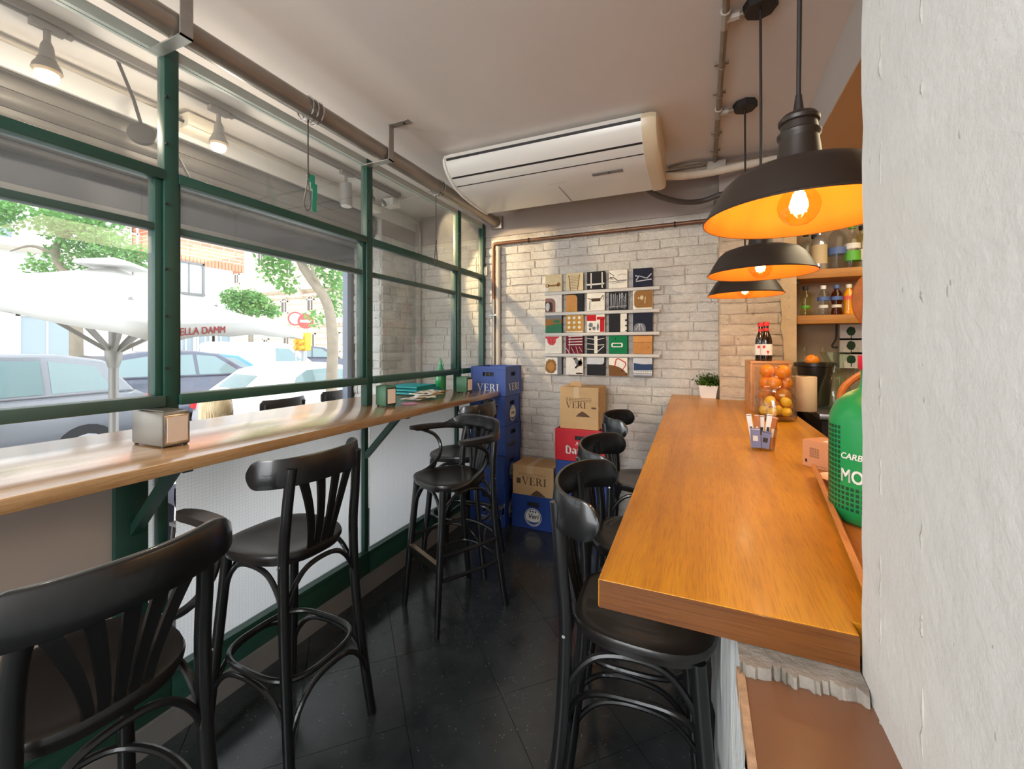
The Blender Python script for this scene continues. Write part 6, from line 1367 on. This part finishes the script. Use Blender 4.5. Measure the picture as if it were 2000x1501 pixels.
def window_part(bld, axis, pos, a0, a1, z0, z1, arched=False, glassm='winglass', framem='stone', sill=True):
    """a far window: frame proud of the facade, pane recessed; axis 'X' = facade facing +x at x=pos, 'Y' = facade facing -y at y=pos"""
    def P(mb, u0, u1, w0, w1, d0, d1):
        if axis == 'X': mb.box(pos + d0, pos + d1, u0, u1, w0, w1)
        else: mb.box(u0, u1, pos - d1, pos - d0, w0, w1)
    f = MB(); t = .09
    P(f, a0 - t, a0, z0 - t, z1 + t, 0, .08); P(f, a1, a1 + t, z0 - t, z1 + t, 0, .08); P(f, a0 - t, a1 + t, z1, z1 + t, 0, .08); P(f, a0 - t, a1 + t, z0 - t, z0, 0, .12 if sill else .08)
    if arched:
        c = (a0 + a1) / 2; R = (a1 - a0) / 2; n = 8
        for i in range(n):
            b0, b1 = PI * i / n, PI * (i + 1) / n
            q = [(c + r * math.cos(b), z1 + r * math.sin(b)) for r, b in ((R, b0), (R + t, b0), (R + t, b1), (R, b1))]
            f.prism(q, 'Y' if axis == 'Y' else 'X', pos - .08 if axis == 'Y' else pos, pos if axis == 'Y' else pos + .08)
    fo = f.build('window', framem, bld, False)
    g = MB(); P(g, a0, a1, z0, z1, .01, .03)
    if arched: g.prism([(c + R * math.cos(PI * i / 10), z1 + R * math.sin(PI * i / 10)) for i in range(11)], axis, pos - .03 if axis == 'Y' else pos + .01, pos - .01 if axis == 'Y' else pos + .03)
    g.build('pane', glassm, fo, False)
    m = MB(); P(m, (a0 + a1) / 2 - .025, (a0 + a1) / 2 + .025, z0, z1 + ((a1 - a0) * .5 if arched else 0), .03, .05); m.build('glazing_bar', framem, fo, False)
# cream classical building across the side street (faces us)
YC_ = 22.0
b = thing('cream_building', 'cream stone classical building with arched windows beyond the curved tree', 'building', (-30, 26, GZ))
MB().box(-46, -21.0, YC_, YC_ + 10, GZ, 13).build('wall', 'cream_stone', b, False)
def cz_at(px, py): return ony(px, py, YC_)
p = cz_at(560, 566)
for z, h, d in ((p.z, .22, .45), (p.z - .5, .12, .2), (cz_at(620, 628).z, .25, .35)): MB().box(-46, -21, YC_ - d, YC_, z - h / 2, z + h / 2).build('cornice', 'stone', b, False)
for px, py, wpx, hpx in ((556, 600, 15, 20), (607, 596, 15, 20), (640, 594, 12, 18)):
    c = cz_at(px, py); w = wpx / FPX * ((c - Vector((0, 0, ZC))).dot(Vector((-SN, CS, 0)))); h = w * hpx / wpx; window_part(b, 'Y', YC_, c.x - w / 2, c.x + w / 2, c.z - h / 2, c.z + h / 2, True, 'windark')
for px, py, wpx, hpx in ((463, 545, 12, 16), (565, 510, 14, 50), (510, 500, 14, 40), (468, 486, 12, 20), (610, 670, 14, 34), (658, 668, 12, 34), (560, 672, 14, 34), (520, 676, 12, 26)):
    c = cz_at(px, py); w = wpx / FPX * ((c - Vector((0, 0, ZC))).dot(Vector((-SN, CS, 0)))); h = w * hpx / wpx; window_part(b, 'Y', YC_, c.x - w / 2, c.x + w / 2, c.z - h / 2, c.z + h / 2, False, 'windark')
for px in (590, 640): c = cz_at(px, 566); MB().box(c.x - .18, c.x + .18, YC_ - .4, YC_, p.z - .65, p.z - .1).build('corbel', 'stone', b, False)
# brick house with white ground floors
XB = -20.0
b = thing('brick_house', 'house with a red brick upper storey over white walls, seen behind the parasol', 'building', (XB - 3, 11.5, GZ))
yb0, yb1 = 9.55, 13.45
zb = onx(400, 520, XB).z
MB().box(XB - 8, XB, yb0, yb1 - .55, GZ, zb).build('white_storey', 'facade', b, False)
MB().box(XB - 8, XB, yb0, yb1, zb + .3, 12).build('brick_storey', 'redbrick', b, False)
for k in range(26): MB().box(XB - .02, XB + .05, yb0 + k * .15, yb0 + k * .15 + .12, zb, zb + .30).build('brick_soldier', pm('brick_band', rgb(222, 150, 118), .85) if k == 0 else bpy.data.materials['brick_band'], b, False)
MB().box(XB - 8, XB - .02, yb0, yb1, zb, zb + .3).build('band_core', 'redbrick', b, False)
c = onx(368, 543, XB); window_part(b, 'X', XB, c.y - .52, c.y + .52, c.z - .62, c.z + .62, False, 'curtain', 'midgrey')
c = onx(325, 543, XB); window_part(b, 'X', XB, c.y - .35, c.y + .35, c.z - .62, c.z + .62, False, 'curtain', 'midgrey')
for px in (362, 400, 430): c = onx(px, 675, XB); window_part(b, 'X', XB, c.y - .4, c.y + .4, GZ + .6, GZ + 2.6, False, 'winglass', 'facade')
# pale apartment block with balconies
XA = -21.0
b = thing('apartment_block', 'pale apartment block with balconies and shutters behind the left tree', 'building', (XA - 4, 4, GZ))
MB().box(XA - 8, XA, -8, 9.5, GZ, 14).build('wall', 'facade', b, False)
for px, py in ((150, 500), (150, 395)):
    z = onx(px, py, XA).z; MB().box(XA, XA + 1.0, -8, 9.3, z - .12, z + .12).build('balcony_slab', 'stone', b, False)
    for k in range(9): MB().box(XA + .96, XA + 1.0, -6 + k * 1.9, -5.94 + k * 1.9, z + .12, z + 2.9).build('balcony_post', 'facade', b, False)
    MB().box(XA + .94, XA + 1.0, -8, 9.3, z + 1.0, z + 1.06).build('balcony_rail', 'stone', b, False)
    for k in range(7):
        y0 = -5.4 + k * 2.1; window_part(b, 'X', XA, y0, y0 + 1.1, z + .2, z + 2.2, False, 'winglass' if k % 2 else 'curtain', 'facade')
z = onx(60, 470, XA).z
aw = MB()
for k in range(26): aw.add([(XA + .1, -6 + k * .36, z + .75), (XA + 1.5, -6 + k * .36, z + .1), (XA + 1.5, -6 + k * .36 + .33, z + .1), (XA + .1, -6 + k * .36 + .33, z + .75)], [(0, 1, 2, 3)])
aw.build('awning', pm('pale_awning', rgb(206, 204, 198), .8), b, False, kind='stuff')
for k in range(5): y0 = -4 + k * 2.6; window_part(b, 'X', XA, y0, y0 + 1.3, GZ + .5, GZ + 2.8, False, 'winglass', 'stone')

def tree(name, label, trunk, branches, blobs, n, seed, leaf=.075, grp=None):
    t = thing(name, label, 'tree', trunk[0][0], grp); m = MB()
    m.tube(spline([p for p, r in trunk], 6), [trunk[min(int(i / 6), len(trunk) - 1)][1] * (1 - (i % 6) / 6) + trunk[min(int(i / 6) + 1, len(trunk) - 1)][1] * ((i % 6) / 6) for i in range((len(trunk) - 1) * 6 + 1)], 10); m.build('trunk', 'bark', t)
    for br in branches: MB().tube(spline([p for p in br], 5), [.05 * (1 - .75 * i / ((len(br) - 1) * 5)) for i in range((len(br) - 1) * 5 + 1)], 7).build('branch', 'bark', t)
    q = random.Random(seed); f = MB(); tot = sum(r ** 2 for c, r in blobs)
    for c, r in blobs:
        for k in range(int(n * r * r / tot)):
            d = Vector((q.gauss(0, 1), q.gauss(0, 1), q.gauss(0, 1))).normalized() * r * (q.random() ** .4); d.z *= .75; p = Vector(c) + d
            a = Vector((q.uniform(-1, 1), q.uniform(-1, 1), q.uniform(-1, .4))).normalized() * leaf * q.uniform(.7, 1.3); s_ = a.cross(Vector((q.uniform(-1, 1), q.uniform(-1, 1), 1))).normalized() * leaf * .38
            f.add([p, p + a * .5 + s_, p + a, p + a * .5 - s_], [(0, 1, 2, 3)])
    f.build('foliage', 'treeleaf', t, False, kind='stuff'); return t
P_ = lambda px, py, d: atd(px, py, d)
dR = 7.3
tree('street_tree', 'curved pale trunk street tree at the right of the shop opening',
     [(Vector((P_(648, 750, dR).x, P_(648, 750, dR).y, GZ)), .10), (P_(648, 740, dR), .095), (P_(650, 680, dR), .09), (P_(645, 615, dR), .085), (P_(632, 578, dR), .08), (P_(608, 545, dR), .075), (P_(588, 512, dR), .07), (P_(578, 470, dR), .06), (P_(590, 400, dR), .05)],
     [[P_(640, 600, dR), P_(622, 555, dR), P_(610, 520, dR - .2), P_(625, 440, dR)], [P_(583, 500, dR), P_(545, 470, dR), P_(520, 440, dR)]],
     [(P_(545, 530, dR + .3), .38), (P_(532, 500, dR + .2), .35), (P_(560, 555, dR + .2), .22), (P_(640, 520, dR + .3), .42), (P_(652, 560, dR + .4), .38), (P_(655, 600, dR + .4), .22), (P_(615, 620, dR + .8), .22), (P_(600, 460, dR), .6), (P_(520, 450, dR), .5), (P_(640, 460, dR), .5)], 2600, 5, .085, 'street trees')
dL = 9.5
tree('street_tree', 'leafy street tree rising behind the white parasol on the left',
     [(Vector((P_(150, 620, dL).x, P_(150, 620, dL).y, GZ)), .13), (P_(148, 620, dL), .11), (P_(138, 548, dL), .09), (P_(118, 520, dL), .08), (P_(108, 492, dL), .075), (P_(118, 465, dL), .06), (P_(140, 420, dL), .05)],
     [[P_(138, 548, dL), P_(190, 520, dL), P_(240, 508, dL)], [P_(110, 495, dL), P_(60, 480, dL), P_(20, 490, dL)], [P_(118, 465, dL), P_(170, 440, dL), P_(215, 430, dL)]],
     [(P_(140, 440, dL), .65), (P_(185, 440, dL), .6), (P_(105, 430, dL), .45), (P_(160, 490, dL + .2), .6), (P_(215, 480, dL), .5), (P_(260, 500, dL), .42), (P_(280, 495, dL), .3), (P_(90, 520, dL + .4), .4), (P_(200, 520, dL + .3), .4), (P_(15, 400, dL - 1), .45), (P_(-20, 420, dL - 1), .5)], 4200, 9, .10, 'street trees')
dB = 18.6
tree('street_tree', 'bushy green tree just behind the right half of the parasol',
     [(Vector((P_(490, 640, dB).x, P_(490, 640, dB).y, GZ)), .12), (P_(490, 640, dB), .1), (P_(488, 600, dB), .08), (P_(490, 580, dB), .05)], [],
     [(P_(480, 590, dB), .75), (P_(455, 580, dB), .55), (P_(510, 598, dB), .6), (P_(530, 608, dB), .35), (P_(495, 580, dB), .5)], 2200, 12, .16, 'street trees')

# ---------------------------------------------------------------- parasol
t = thing('parasol', 'big white square terrace parasol with red lettering on its edge', 'parasol', (-5.9, 2.5, -0.13))
c3 = atd(300, 637, 3.45); c1 = atd(592, 643, 5.5); c2 = Vector((-6.6, 0.75, 2.12)); c4 = Vector((-7.25, 2.95, 1.86)); apex = atd(222, 521, 4.9)
cs = [c3, c1, c4, c2]; m = MB(); NN = 8
for i in range(4):
    a, b2 = cs[i], cs[(i + 1) % 4]; vs = []; fs = []
    for r in range(NN + 1):
        for k in range(NN + 1):
            u = k / NN; e = a.lerp(b2, u) + Vector((0, 0, .05 * math.sin(PI * u))); p = apex.lerp(e, r / NN); p.z -= .07 * math.sin(PI * r / NN); vs.append(p)
    for r in range(NN):
        for k in range(NN): fs.append((r * (NN + 1) + k, r * (NN + 1) + k + 1, (r + 1) * (NN + 1) + k + 1, (r + 1) * (NN + 1) + k))
    m.add(vs, fs)
o = m.build('canopy', 'parasol', t, angle=1.0); sd = o.modifiers.new('cloth', 'SOLIDIFY'); sd.thickness = .004
for i in range(4):
    a, b2 = cs[i], cs[(i + 1) % 4]; vs = []; NV = 10
    for k in range(NV + 1):
        u = k / NV; e = a.lerp(b2, u) + Vector((0, 0, .05 * math.sin(PI * u))); vs += [e, e + Vector((0, 0, -.125 - .012 * math.sin(u * 19)))]
    v = MB().add(vs, [(2 * k, 2 * k + 1, 2 * k + 3, 2 * k + 2) for k in range(NV)]); o = v.build('valance', 'parasol', t); sd = o.modifiers.new('cloth', 'SOLIDIFY'); sd.thickness = .004
d31 = (c1 - c3); mt = frame(c3 + d31 * .0 + Vector((0, 0, -.062)), d31, (0, 0, 1)); m = MB()
vs, fs = text_mesh('ESTRELLA DAMM', .094, 'LEFT', 0, .02)
L31 = d31.length; nrm = d31.cross(Vector((0, 0, 1))).normalized(); nrm = nrm if nrm.dot(-c3) > 0 else -nrm; pts = []
for v in vs:
    u = (v.x * 1.03 + .02) / L31; e = c3.lerp(c1, u) + Vector((0, 0, .05 * math.sin(PI * u) - .095 + v.y)) + nrm * .006; pts.append(e)
m.add(pts, fs); m.build('lettering', 'redprint', t, False)
d42 = c1 - c4; m = MB(); pts = []; vs, fs = text_mesh('ESTRELLA DAMM', .085, 'LEFT', 0, .005); nb = d42.cross(Vector((0, 0, 1))).normalized(); nb = nb if nb.dot(-c4) > 0 else -nb
gx_ = apex.x; pole = Vector((apex.x, apex.y, 0))
MB().tube([(pole.x, pole.y, -0.12), (pole.x, pole.y, apex.z - .02)], .045, 14).build('pole', 'steelgrey', t)
MB().lathe([(.0, 0), (.45, 0), (.45, .06), (.05, .09), (.05, .3)], (pole.x, pole.y, -0.13), 24).build('base', 'steelgrey', t)
hub = Vector((pole.x, pole.y, apex.z - 1.0)); MB().lathe([(.046, -.16), (.075, -.06), (.08, .05), (.046, .10)], hub, 16).build('hub', 'steelgrey', t)
for i in range(4):
    for e in (cs[i], cs[i].lerp(cs[(i + 1) % 4], .5)):
        tgt = apex.lerp(e, .52); tgt.z -= .06; MB().bar(hub, tgt, .03, .04).build('strut', 'steelgrey', t)
MB().lathe([(.0, .02), (.34, -.06), (.36, -.10)], apex + Vector((0, 0, .09)), 4).build('wind_vent', 'parasol', t)

# ---------------------------------------------------------------- cars
def car(label, loc, rz, L, Wd, prof_low, prof_roof, paint, wheels, wr, side_win, grp=None, name='car'):
    """profiles in car space: x along the length (front +x), z up; the glasshouse leans inwards"""
    t = thing(name, label, 'van' if name == 'van' else 'car', (0, 0, 0), grp); w = Wd / 2
    st = [(-w, .94), (-w + .04, .985), (-w + .14, 1.0), (w - .14, 1.0), (w - .04, .985), (w, .94)]; n = len(prof_low); cx = sum(p[0] for p in prof_low) / n; cz = .55
    vs = [((p[0] - cx) * s_ + cx, y, (p[1] - cz) * s_ + cz) for y, s_ in st for p in prof_low]; fs = [tuple(range(n)), tuple(reversed(range((len(st) - 1) * n, len(st) * n)))]
    for i in range(len(st) - 1): fs += [(i * n + k, i * n + (k + 1) % n, (i + 1) * n + (k + 1) % n, (i + 1) * n + k) for k in range(n)]
    MB().add(vs, fs).build('body', paint, t, angle=.6)
    zb = min(p[1] for p in prof_roof); zt = max(p[1] for p in prof_roof)
    def hw(z): return w * (.96 - .20 * (z - zb) / max(.01, zt - zb))
    n = len(prof_roof); vs = [(p[0], s_ * hw(p[1]) * k, p[1]) for s_, k in ((-1, 1), (1, 1)) for p in prof_roof]
    fs = [tuple(range(n)), tuple(reversed(range(n, 2 * n)))] + [(k, k + n, (k + 1) % n + n, (k + 1) % n) for k in range(n)]
    ro = MB().add(vs, fs).build('roof', paint, t, angle=.5); bv = ro.modifiers.new('round', 'BEVEL'); bv.width = .05; bv.segments = 3; bv.limit_method = 'ANGLE'; bv.angle_limit = .5
    for poly in side_win:
        for s_ in (-1, 1):
            MB().add([(x, s_ * (hw(z) + .006), z) for x, z in poly] + [(x, s_ * (hw(z) - .03), z) for x, z in poly], [tuple(range(len(poly))), tuple(range(len(poly), 2 * len(poly)))] + [(k, k + len(poly), (k + 1) % len(poly) + len(poly), (k + 1) % len(poly)) for k in range(len(poly))]).build('side_window', 'carglass', t, False)
    for a, b2, nm in ((prof_roof[0], prof_roof[1], 'rear_window'), (prof_roof[-1], prof_roof[-2], 'windscreen')):
        d = (Vector((b2[0] - a[0], 0, b2[1] - a[1]))); nr = Vector((-d.z, 0, d.x)).normalized() * .012; nr = nr if (nr.x < 0) == (nm == 'rear_window') else -nr
        q = [Vector((a[0], 0, a[1])) + d * u for u in ((.30, .80) if nm == 'rear_window' else (.12, .90))]; kw = .70 if nm == 'rear_window' else .88; vs = [q[0] + nr + Vector((0, -hw(q[0].z) * kw, 0)), q[0] + nr + Vector((0, hw(q[0].z) * kw, 0)), q[1] + nr + Vector((0, hw(q[1].z) * kw, 0)), q[1] + nr + Vector((0, -hw(q[1].z) * kw, 0))]
        MB().add(vs + [v - nr * 3 for v in vs], [(0, 1, 2, 3), (4, 5, 6, 7), (0, 1, 5, 4), (1, 2, 6, 5), (2, 3, 7, 6), (3, 0, 4, 7)]).build(nm, 'carglass', t, False)
    for x in wheels:
        for s_ in (-1, 1):
            wo = MB().tube([(x, s_ * (w - .20), wr), (x, s_ * (w + .004), wr)], wr, 22).build('wheel', 'tyre', t); MB().tube([(x, s_ * (w - .02), wr), (x, s_ * (w + .010), wr)], wr * .62, 14).build('rim', 'rim', wo)
            MB().tube([(x, s_ * (w - .22), wr), (x, s_ * (w - .004), wr)], wr * 1.12, 22).build('wheel_arch', 'dark', t)
    xr = min(p[0] for p in prof_low); xf = max(p[0] for p in prof_low); zm = max(p[1] for p in prof_low if p[0] < xr + .5)
    for s_ in (-1, 1):
        MB().box(xr - .012, xr + .10, s_ * (w - .14) - .11, s_ * (w - .14) + .11, zm - .26, zm - .08, .02).build('tail_light', 'taillight', t); MB().box(xf - .16, xf + .006, s_ * (w - .2) - .14, s_ * (w - .2) + .14, .58, .74, .02).build('headlight', 'white', t)
        MB().box(.1 * L - .10, .1 * L + .08, s_ * (w - .02) - .012, s_ * (w - .02) + .02, zb - .14, zb - .10, .005).build('door_handle', paint, t)
        MB().box(.18 * L, .18 * L + .10, s_ * (w + .06) - .08, s_ * (w + .06) + .08, zb - .02, zb + .10, .02).build('door_mirror', paint, t)
        MB().box(.06 * L - .006, .06 * L + .006, s_ * w * .985 - .006, s_ * w * .985 + .006, .30, zb - .02).build('door_seam', 'dark', t)
    MB().box(xr - .01, xr + .03, -.26, .26, .44, .55).build('number_plate', 'white', t)
    t.location = loc; t.rotation_euler = (0, 0, rz); return t
low_small = [(-1.78, .30), (-1.80, .55), (-1.76, .80), (-1.66, .98), (-.9, 1.0), (.75, .96), (1.25, .90), (1.60, .78), (1.77, .58), (1.78, .32), (1.5, .22), (-1.5, .22)]
roof_small = [(-1.60, .96), (-1.12, 1.36), (-.7, 1.46), (-.1, 1.48), (.32, 1.40), (.98, .94)]
win_small = [[(-.78, 1.02), (-.70, 1.24), (-.50, 1.36), (-.12, 1.38), (-.12, 1.01)], [(-.05, 1.01), (-.05, 1.38), (.28, 1.32), (.72, 1.0)]]
car('white small hatchback parked beyond the terrace, nearest car seen through the window', (-6.75, 5.95, GZ), PI / 2 - .25, 3.55, 1.62, low_small, roof_small, 'carwhite', (-1.15, 1.15), .29, win_small, 'cars in the street')
low_suv = [(-2.2, .36), (-2.24, .70), (-2.18, 1.02), (-2.05, 1.10), (.95, 1.06), (1.5, 1.0), (2.05, .90), (2.22, .70), (2.24, .40), (2.0, .26), (-2.0, .26)]
roof_suv = [(-2.02, 1.08), (-1.70, 1.56), (-1.2, 1.66), (-.2, 1.68), (.4, 1.60), (1.22, 1.05)]
win_suv = [[(-1.72, 1.14), (-1.56, 1.48), (-1.08, 1.56), (-1.08, 1.13)], [(-1.0, 1.13), (-1.0, 1.57), (-.22, 1.58), (-.22, 1.12)], [(-.14, 1.12), (-.14, 1.58), (.28, 1.53), (.88, 1.10)]]
car('dark grey-blue estate car on the road behind the white hatchback', (-11.6, 6.3, GZ), PI / 2, 4.5, 1.82, low_suv, roof_suv, 'cardark', (-1.42, 1.40), .34, win_suv, 'cars in the street')
car('silver car with a red tail light low at the left of the window', (-8.7, 1.6, GZ), -PI / 2 + .02, 4.5, 1.80, low_suv, roof_suv, 'carsilver', (-1.42, 1.40), .34, win_suv, 'cars in the street')
pb_ = onz(475, 706, GZ + .9)
car('blue car between the estate car and the white van', (-13.55, 8.1, GZ), PI / 2, 4.2, 1.75, low_suv, [(x, z - .1) for x, z in roof_suv], 'carblue', (-1.35, 1.35), .32, [[(x, z - .1) for x, z in q] for q in win_suv], 'cars in the street')
low_van = [(-2.4, .36), (-2.42, 1.10), (-2.4, 1.2), (1.1, 1.16), (1.75, 1.06), (2.2, .92), (2.36, .70), (2.36, .40), (2.1, .28), (-2.1, .28)]
roof_van = [(-2.38, 1.14), (-2.30, 1.90), (-2.1, 1.96), (.2, 1.96), (.62, 1.86), (1.45, 1.12)]
win_van = [[(.08, 1.20), (.08, 1.72), (.56, 1.70), (1.08, 1.18)]]
car('white delivery van in the far traffic lane', (-16.1, 11.9, GZ), PI / 2 - .5, 4.8, 1.9, low_van, roof_van, 'carwhite', (-1.5, 1.5), .33, win_van, None, 'van')
car('dark car parked beyond the traffic light on the right', (-19.0, 16.7, GZ + .14), PI / 2 - .7, 4.3, 1.75, low_suv, roof_suv, 'cardark', (-1.42, 1.40), .34, win_suv, 'cars in the street')

# ---------------------------------------------------------------- signs and traffic light
def sign(px, py, d, r, kind, label):
    p = atd(px, py, d); t = thing('road_sign', label, 'sign', (p.x, p.y, GZ)); n = Vector((-p.x, -p.y, 0)).normalized(); u = Vector((-n.y, n.x, 0)); mt = frame(p, u, (0, 0, 1))
    MB().tube([(p.x - n.x * .03, p.y - n.y * .03, GZ), (p.x - n.x * .03, p.y - n.y * .03, p.z + r)], .03, 8).build('post', 'rim', t)
    MB().prism(disc(r, 26), 'Z', -.012, .0).v
    m = MB(); q = disc(r, 26); m.add([mt @ Vector((x, y, z)) for z in (-.012, 0) for x, y in q], [tuple(reversed(range(26))), tuple(range(26, 52))] + [(k, (k + 1) % 26, 26 + (k + 1) % 26, 26 + k) for k in range(26)]); m.build('plate', 'signred' if kind == 'no_entry' else 'white', t, False)
    m = MB(); m2 = mt @ Matrix.Translation((0, 0, .003))
    if kind == 'no_entry': m.flat([rect(-r * .68, r * .68, -r * .16, r * .16)], m2); m.build('white_bar', 'white', t, False)
    else: m.flat(ringp(r, r * .78, 26), m2); m.build('red_border', 'signred', t, False)
sign(597, 627, 11.5, .20, 'no_entry', 'red round no entry sign by the parasol corner')
sign(577, 622, 12.2, .20, 'ring', 'white round sign with a red border behind the parasol corner')
p = atd(592, 668, 11.0); t = thing('traffic_light', 'yellow traffic light on a pole by the parasol corner', 'traffic light', (p.x, p.y, GZ))
MB().tube([(p.x, p.y, GZ), (p.x, p.y, p.z + .2)], .045, 10).build('pole', 'rim', t)
for dx, n in ((-.10, 3), (.12, 3)):
    h = MB().box(p.x + dx - .09, p.x + dx + .09, p.y - .10, p.y + .08, p.z - .22, p.z + .24, .02).build('signal_head', 'signyellow', t)
    for k in range(3): MB().tube([(p.x + dx, p.y - .10, p.z - .14 + .15 * k), (p.x + dx, p.y - .17, p.z - .14 + .15 * k)], .055, 10).build('visor', 'signyellow', t)
p = atd(352, 440, 17); t = thing('street_pole', 'thin grey street lamp pole before the brick house', 'pole', (p.x, p.y, GZ))
MB().tube([(p.x + .5, p.y - .2, GZ), (p.x - .1, p.y, p.z - .5), (p.x + .12, p.y + .02, p.z + 2.2)], [.05, .045, .04], 8).build('pole', 'rim', t)

# ---------------------------------------------------------------- terrace chairs and the seated guest outside
def terrace_chair(x, y, rz, label):
    t = thing('terrace_chair', label, 'chair', (0, 0, 0), 'dark terrace chairs outside')
    MB().box(-.21, .21, -.20, .22, .44, .465, .01).build('seat', 'chairdark', t)
    for sx in (-1, 1):
        MB().tube([(sx * .19, -.18, .45), (sx * .20, -.19, 0)], .014, 8).build('leg', 'chairdark', t); MB().tube(spline([(sx * .19, .30, 1.18), (sx * .19, .24, .7), (sx * .19, .20, .45), (sx * .20, .25, 0)], 4), .014, 8).build('leg', 'chairdark', t)
    m = MB(); P = spline([(-.22, .27, 0), (-.12, .315, 0), (0, .33, 0), (.12, .315, 0), (.22, .27, 0)], 5); ribbon(m, [(q.x, q.y) for q in P], [1.16] * len(P), [.03] + [.055] * (len(P) - 2) + [.03], .018); m.build('top_rail', 'chairdark', t)
    for k in (-1, 0, 1): MB().bar((k * .09, .245, .47), (k * .09, .325, 1.14), .03, .012).build('slat', 'chairdark', t)
    t.location = (x, y, -0.13); t.rotation_euler = (0, 0, rz)
a = onz(665, 775, 1.02); b = onz(520, 800, 1.02)
terrace_chair(-3.55, 3.05, -PI / 2 + .25, 'dark terrace chair back showing above the counter beside the middle post')
terrace_chair(-3.42, 2.42, -PI / 2 + .1, 'dark terrace chair back showing above the counter to the right of the blonde guest')
g_ = atd(422, 806, 3.15); hx, hy = g_.x, g_.y
t = thing('person', 'seated person with blonde hair outside, only the top of the head above the counter', 'person', (hx, hy, -0.13))
def skin_body(name, joints, edges, mat, par, root=0):
    me = bpy.data.meshes.new(name); P0 = wloc(par); me.from_pydata([tuple(Vector(j[0]) - P0) for j in joints], edges, []); o = bpy.data.objects.new(name, me); C.objects.link(o); o.parent = par; me.materials.append(M[mat])
    sk = o.modifiers.new('skin', 'SKIN'); 
    for i, j in enumerate(joints): me.skin_vertices[0].data[i].radius = (j[1], j[1])
    me.skin_vertices[0].data[root].use_root = True; sk.use_smooth_shade = True; sb_ = o.modifiers.new('sub', 'SUBSURF'); sb_.levels = 1; sb_.render_levels = 2; return o
def H(dx, dy, z): return (hx + dx, hy + dy, z)
sz_ = .40; hd = 1.035
J = [(H(.02, 0, sz_), .13), (H(.0, 0, sz_ + .25), .125), (H(-.02, 0, sz_ + .44), .13), (H(-.01, 0, sz_ + .52), .06), (H(.0, 0, sz_ + .58), .055),
     (H(-.02, .17, sz_ + .42), .06), (H(.06, .21, sz_ + .18), .045), (H(-.16, .12, sz_ + .20), .036), (H(-.02, -.17, sz_ + .42), .06), (H(.06, -.21, sz_ + .18), .045), (H(-.16, -.12, sz_ + .20), .036),
     (H(-.02, .10, sz_ - .0), .09), (H(-.42, .12, sz_ + .02), .07), (H(-.40, .12, -.06), .045), (H(-.52, .12, -.09), .04), (H(-.02, -.10, sz_ - .0), .09), (H(-.42, -.12, sz_ + .02), .07), (H(-.40, -.12, -.06), .045), (H(-.52, -.12, -.09), .04)]
skin_body('body', J, [(0, 1), (1, 2), (2, 3), (3, 4), (2, 5), (5, 6), (6, 7), (2, 8), (8, 9), (9, 10), (0, 11), (11, 12), (12, 13), (13, 14), (0, 15), (15, 16), (16, 17), (17, 18)], 'garment', t)
MB().sphere(H(0, 0, hd), .098, 20, 14, (1.02, .84, 1.18)).sphere(H(-.105, 0, hd - .02), .016, 8, 6).build('head', 'skin', t)
hm_ = MB(); hm_.sphere(H(.008, 0, hd + .012), .108, 24, 14, (1.04, .90, 1.15))
hq = random.Random(8)
for k in range(70):
    a = hq.uniform(-2.2, 2.2); r = .105; x0, y0 = hx + r * math.cos(a) * 1.03, hy + r * math.sin(a) * .9
    hm_.tube(spline([(hx + .02 * math.cos(a), hy + .02 * math.sin(a), hd + .135), (hx + .085 * math.cos(a), hy + .078 * math.sin(a), hd + .09), (x0, y0, hd), (x0 * 1.0, y0, hd - .16 - hq.uniform(0, .06))], 3), .008, 5)
hm_.build('hair', 'hair', t, angle=3)
for s_ in (-1, 1): MB().sphere(H(-.16, .12 * s_, sz_ + .20), .035, 10, 8, (1.5, .8, .6)).build('hand', 'skin', t)
tc_ = thing('terrace_chair', 'dark terrace chair the blonde guest sits on, hidden behind the counter', 'chair', (hx, hy, -.13), 'dark terrace chairs outside')
MB().box(hx - .2, hx + .2, hy - .2, hy + .2, .225, .25).build('seat', 'chairdark', tc_)
for sx in (-1, 1):
    for sy in (-1, 1): MB().tube([(hx + sx * .18, hy + sy * .18, .23), (hx + sx * .2, hy + sy * .2, -.13)], .014, 8).build('leg', 'chairdark', tc_)

# ---------------------------------------------------------------- each piece of fruit and each sugar stick gets the label that finds it
def seen_x(o): p = o.location; d = -SN * p.x + CS * p.y; return (CS * p.x + SN * p.y) / d
def relabel(group, text, names, layered=None):
    items = [o for o in C.objects if o.parent is None and o.get('group') == group]; rows = {}
    for o in items: rows.setdefault(round(o.location.z, 2) if layered else 0, []).append(o)
    for (z, row), lay in zip(sorted(rows.items()), layered or ['']):
        row.sort(key=seen_x); n = len(row)
        for k, o in enumerate(row): o['label'] = text % dict(side=names[n][k], layer=lay)
SIDE = {2: ['left', 'right'], 3: ['left', 'middle', 'right'], 4: ['leftmost', 'second from the left', 'third from the left', 'rightmost']}
relabel('oranges in the tall jar', '%(side)s orange of the %(layer)s layer in the taller glass jar', SIDE, ['bottom', 'second', 'third', 'top'])
relabel('lemons in the small jar', '%(side)s lemon of the %(layer)s layer in the smaller glass jar', SIDE, ['lower', 'upper'])
relabel('white sugar sticks', '%(side)s one of the tall white sugar sticks in the glass', SIDE)
relabel('brown sugar sticks', '%(side)s one of the tall brown sugar sticks in the glass', SIDE)
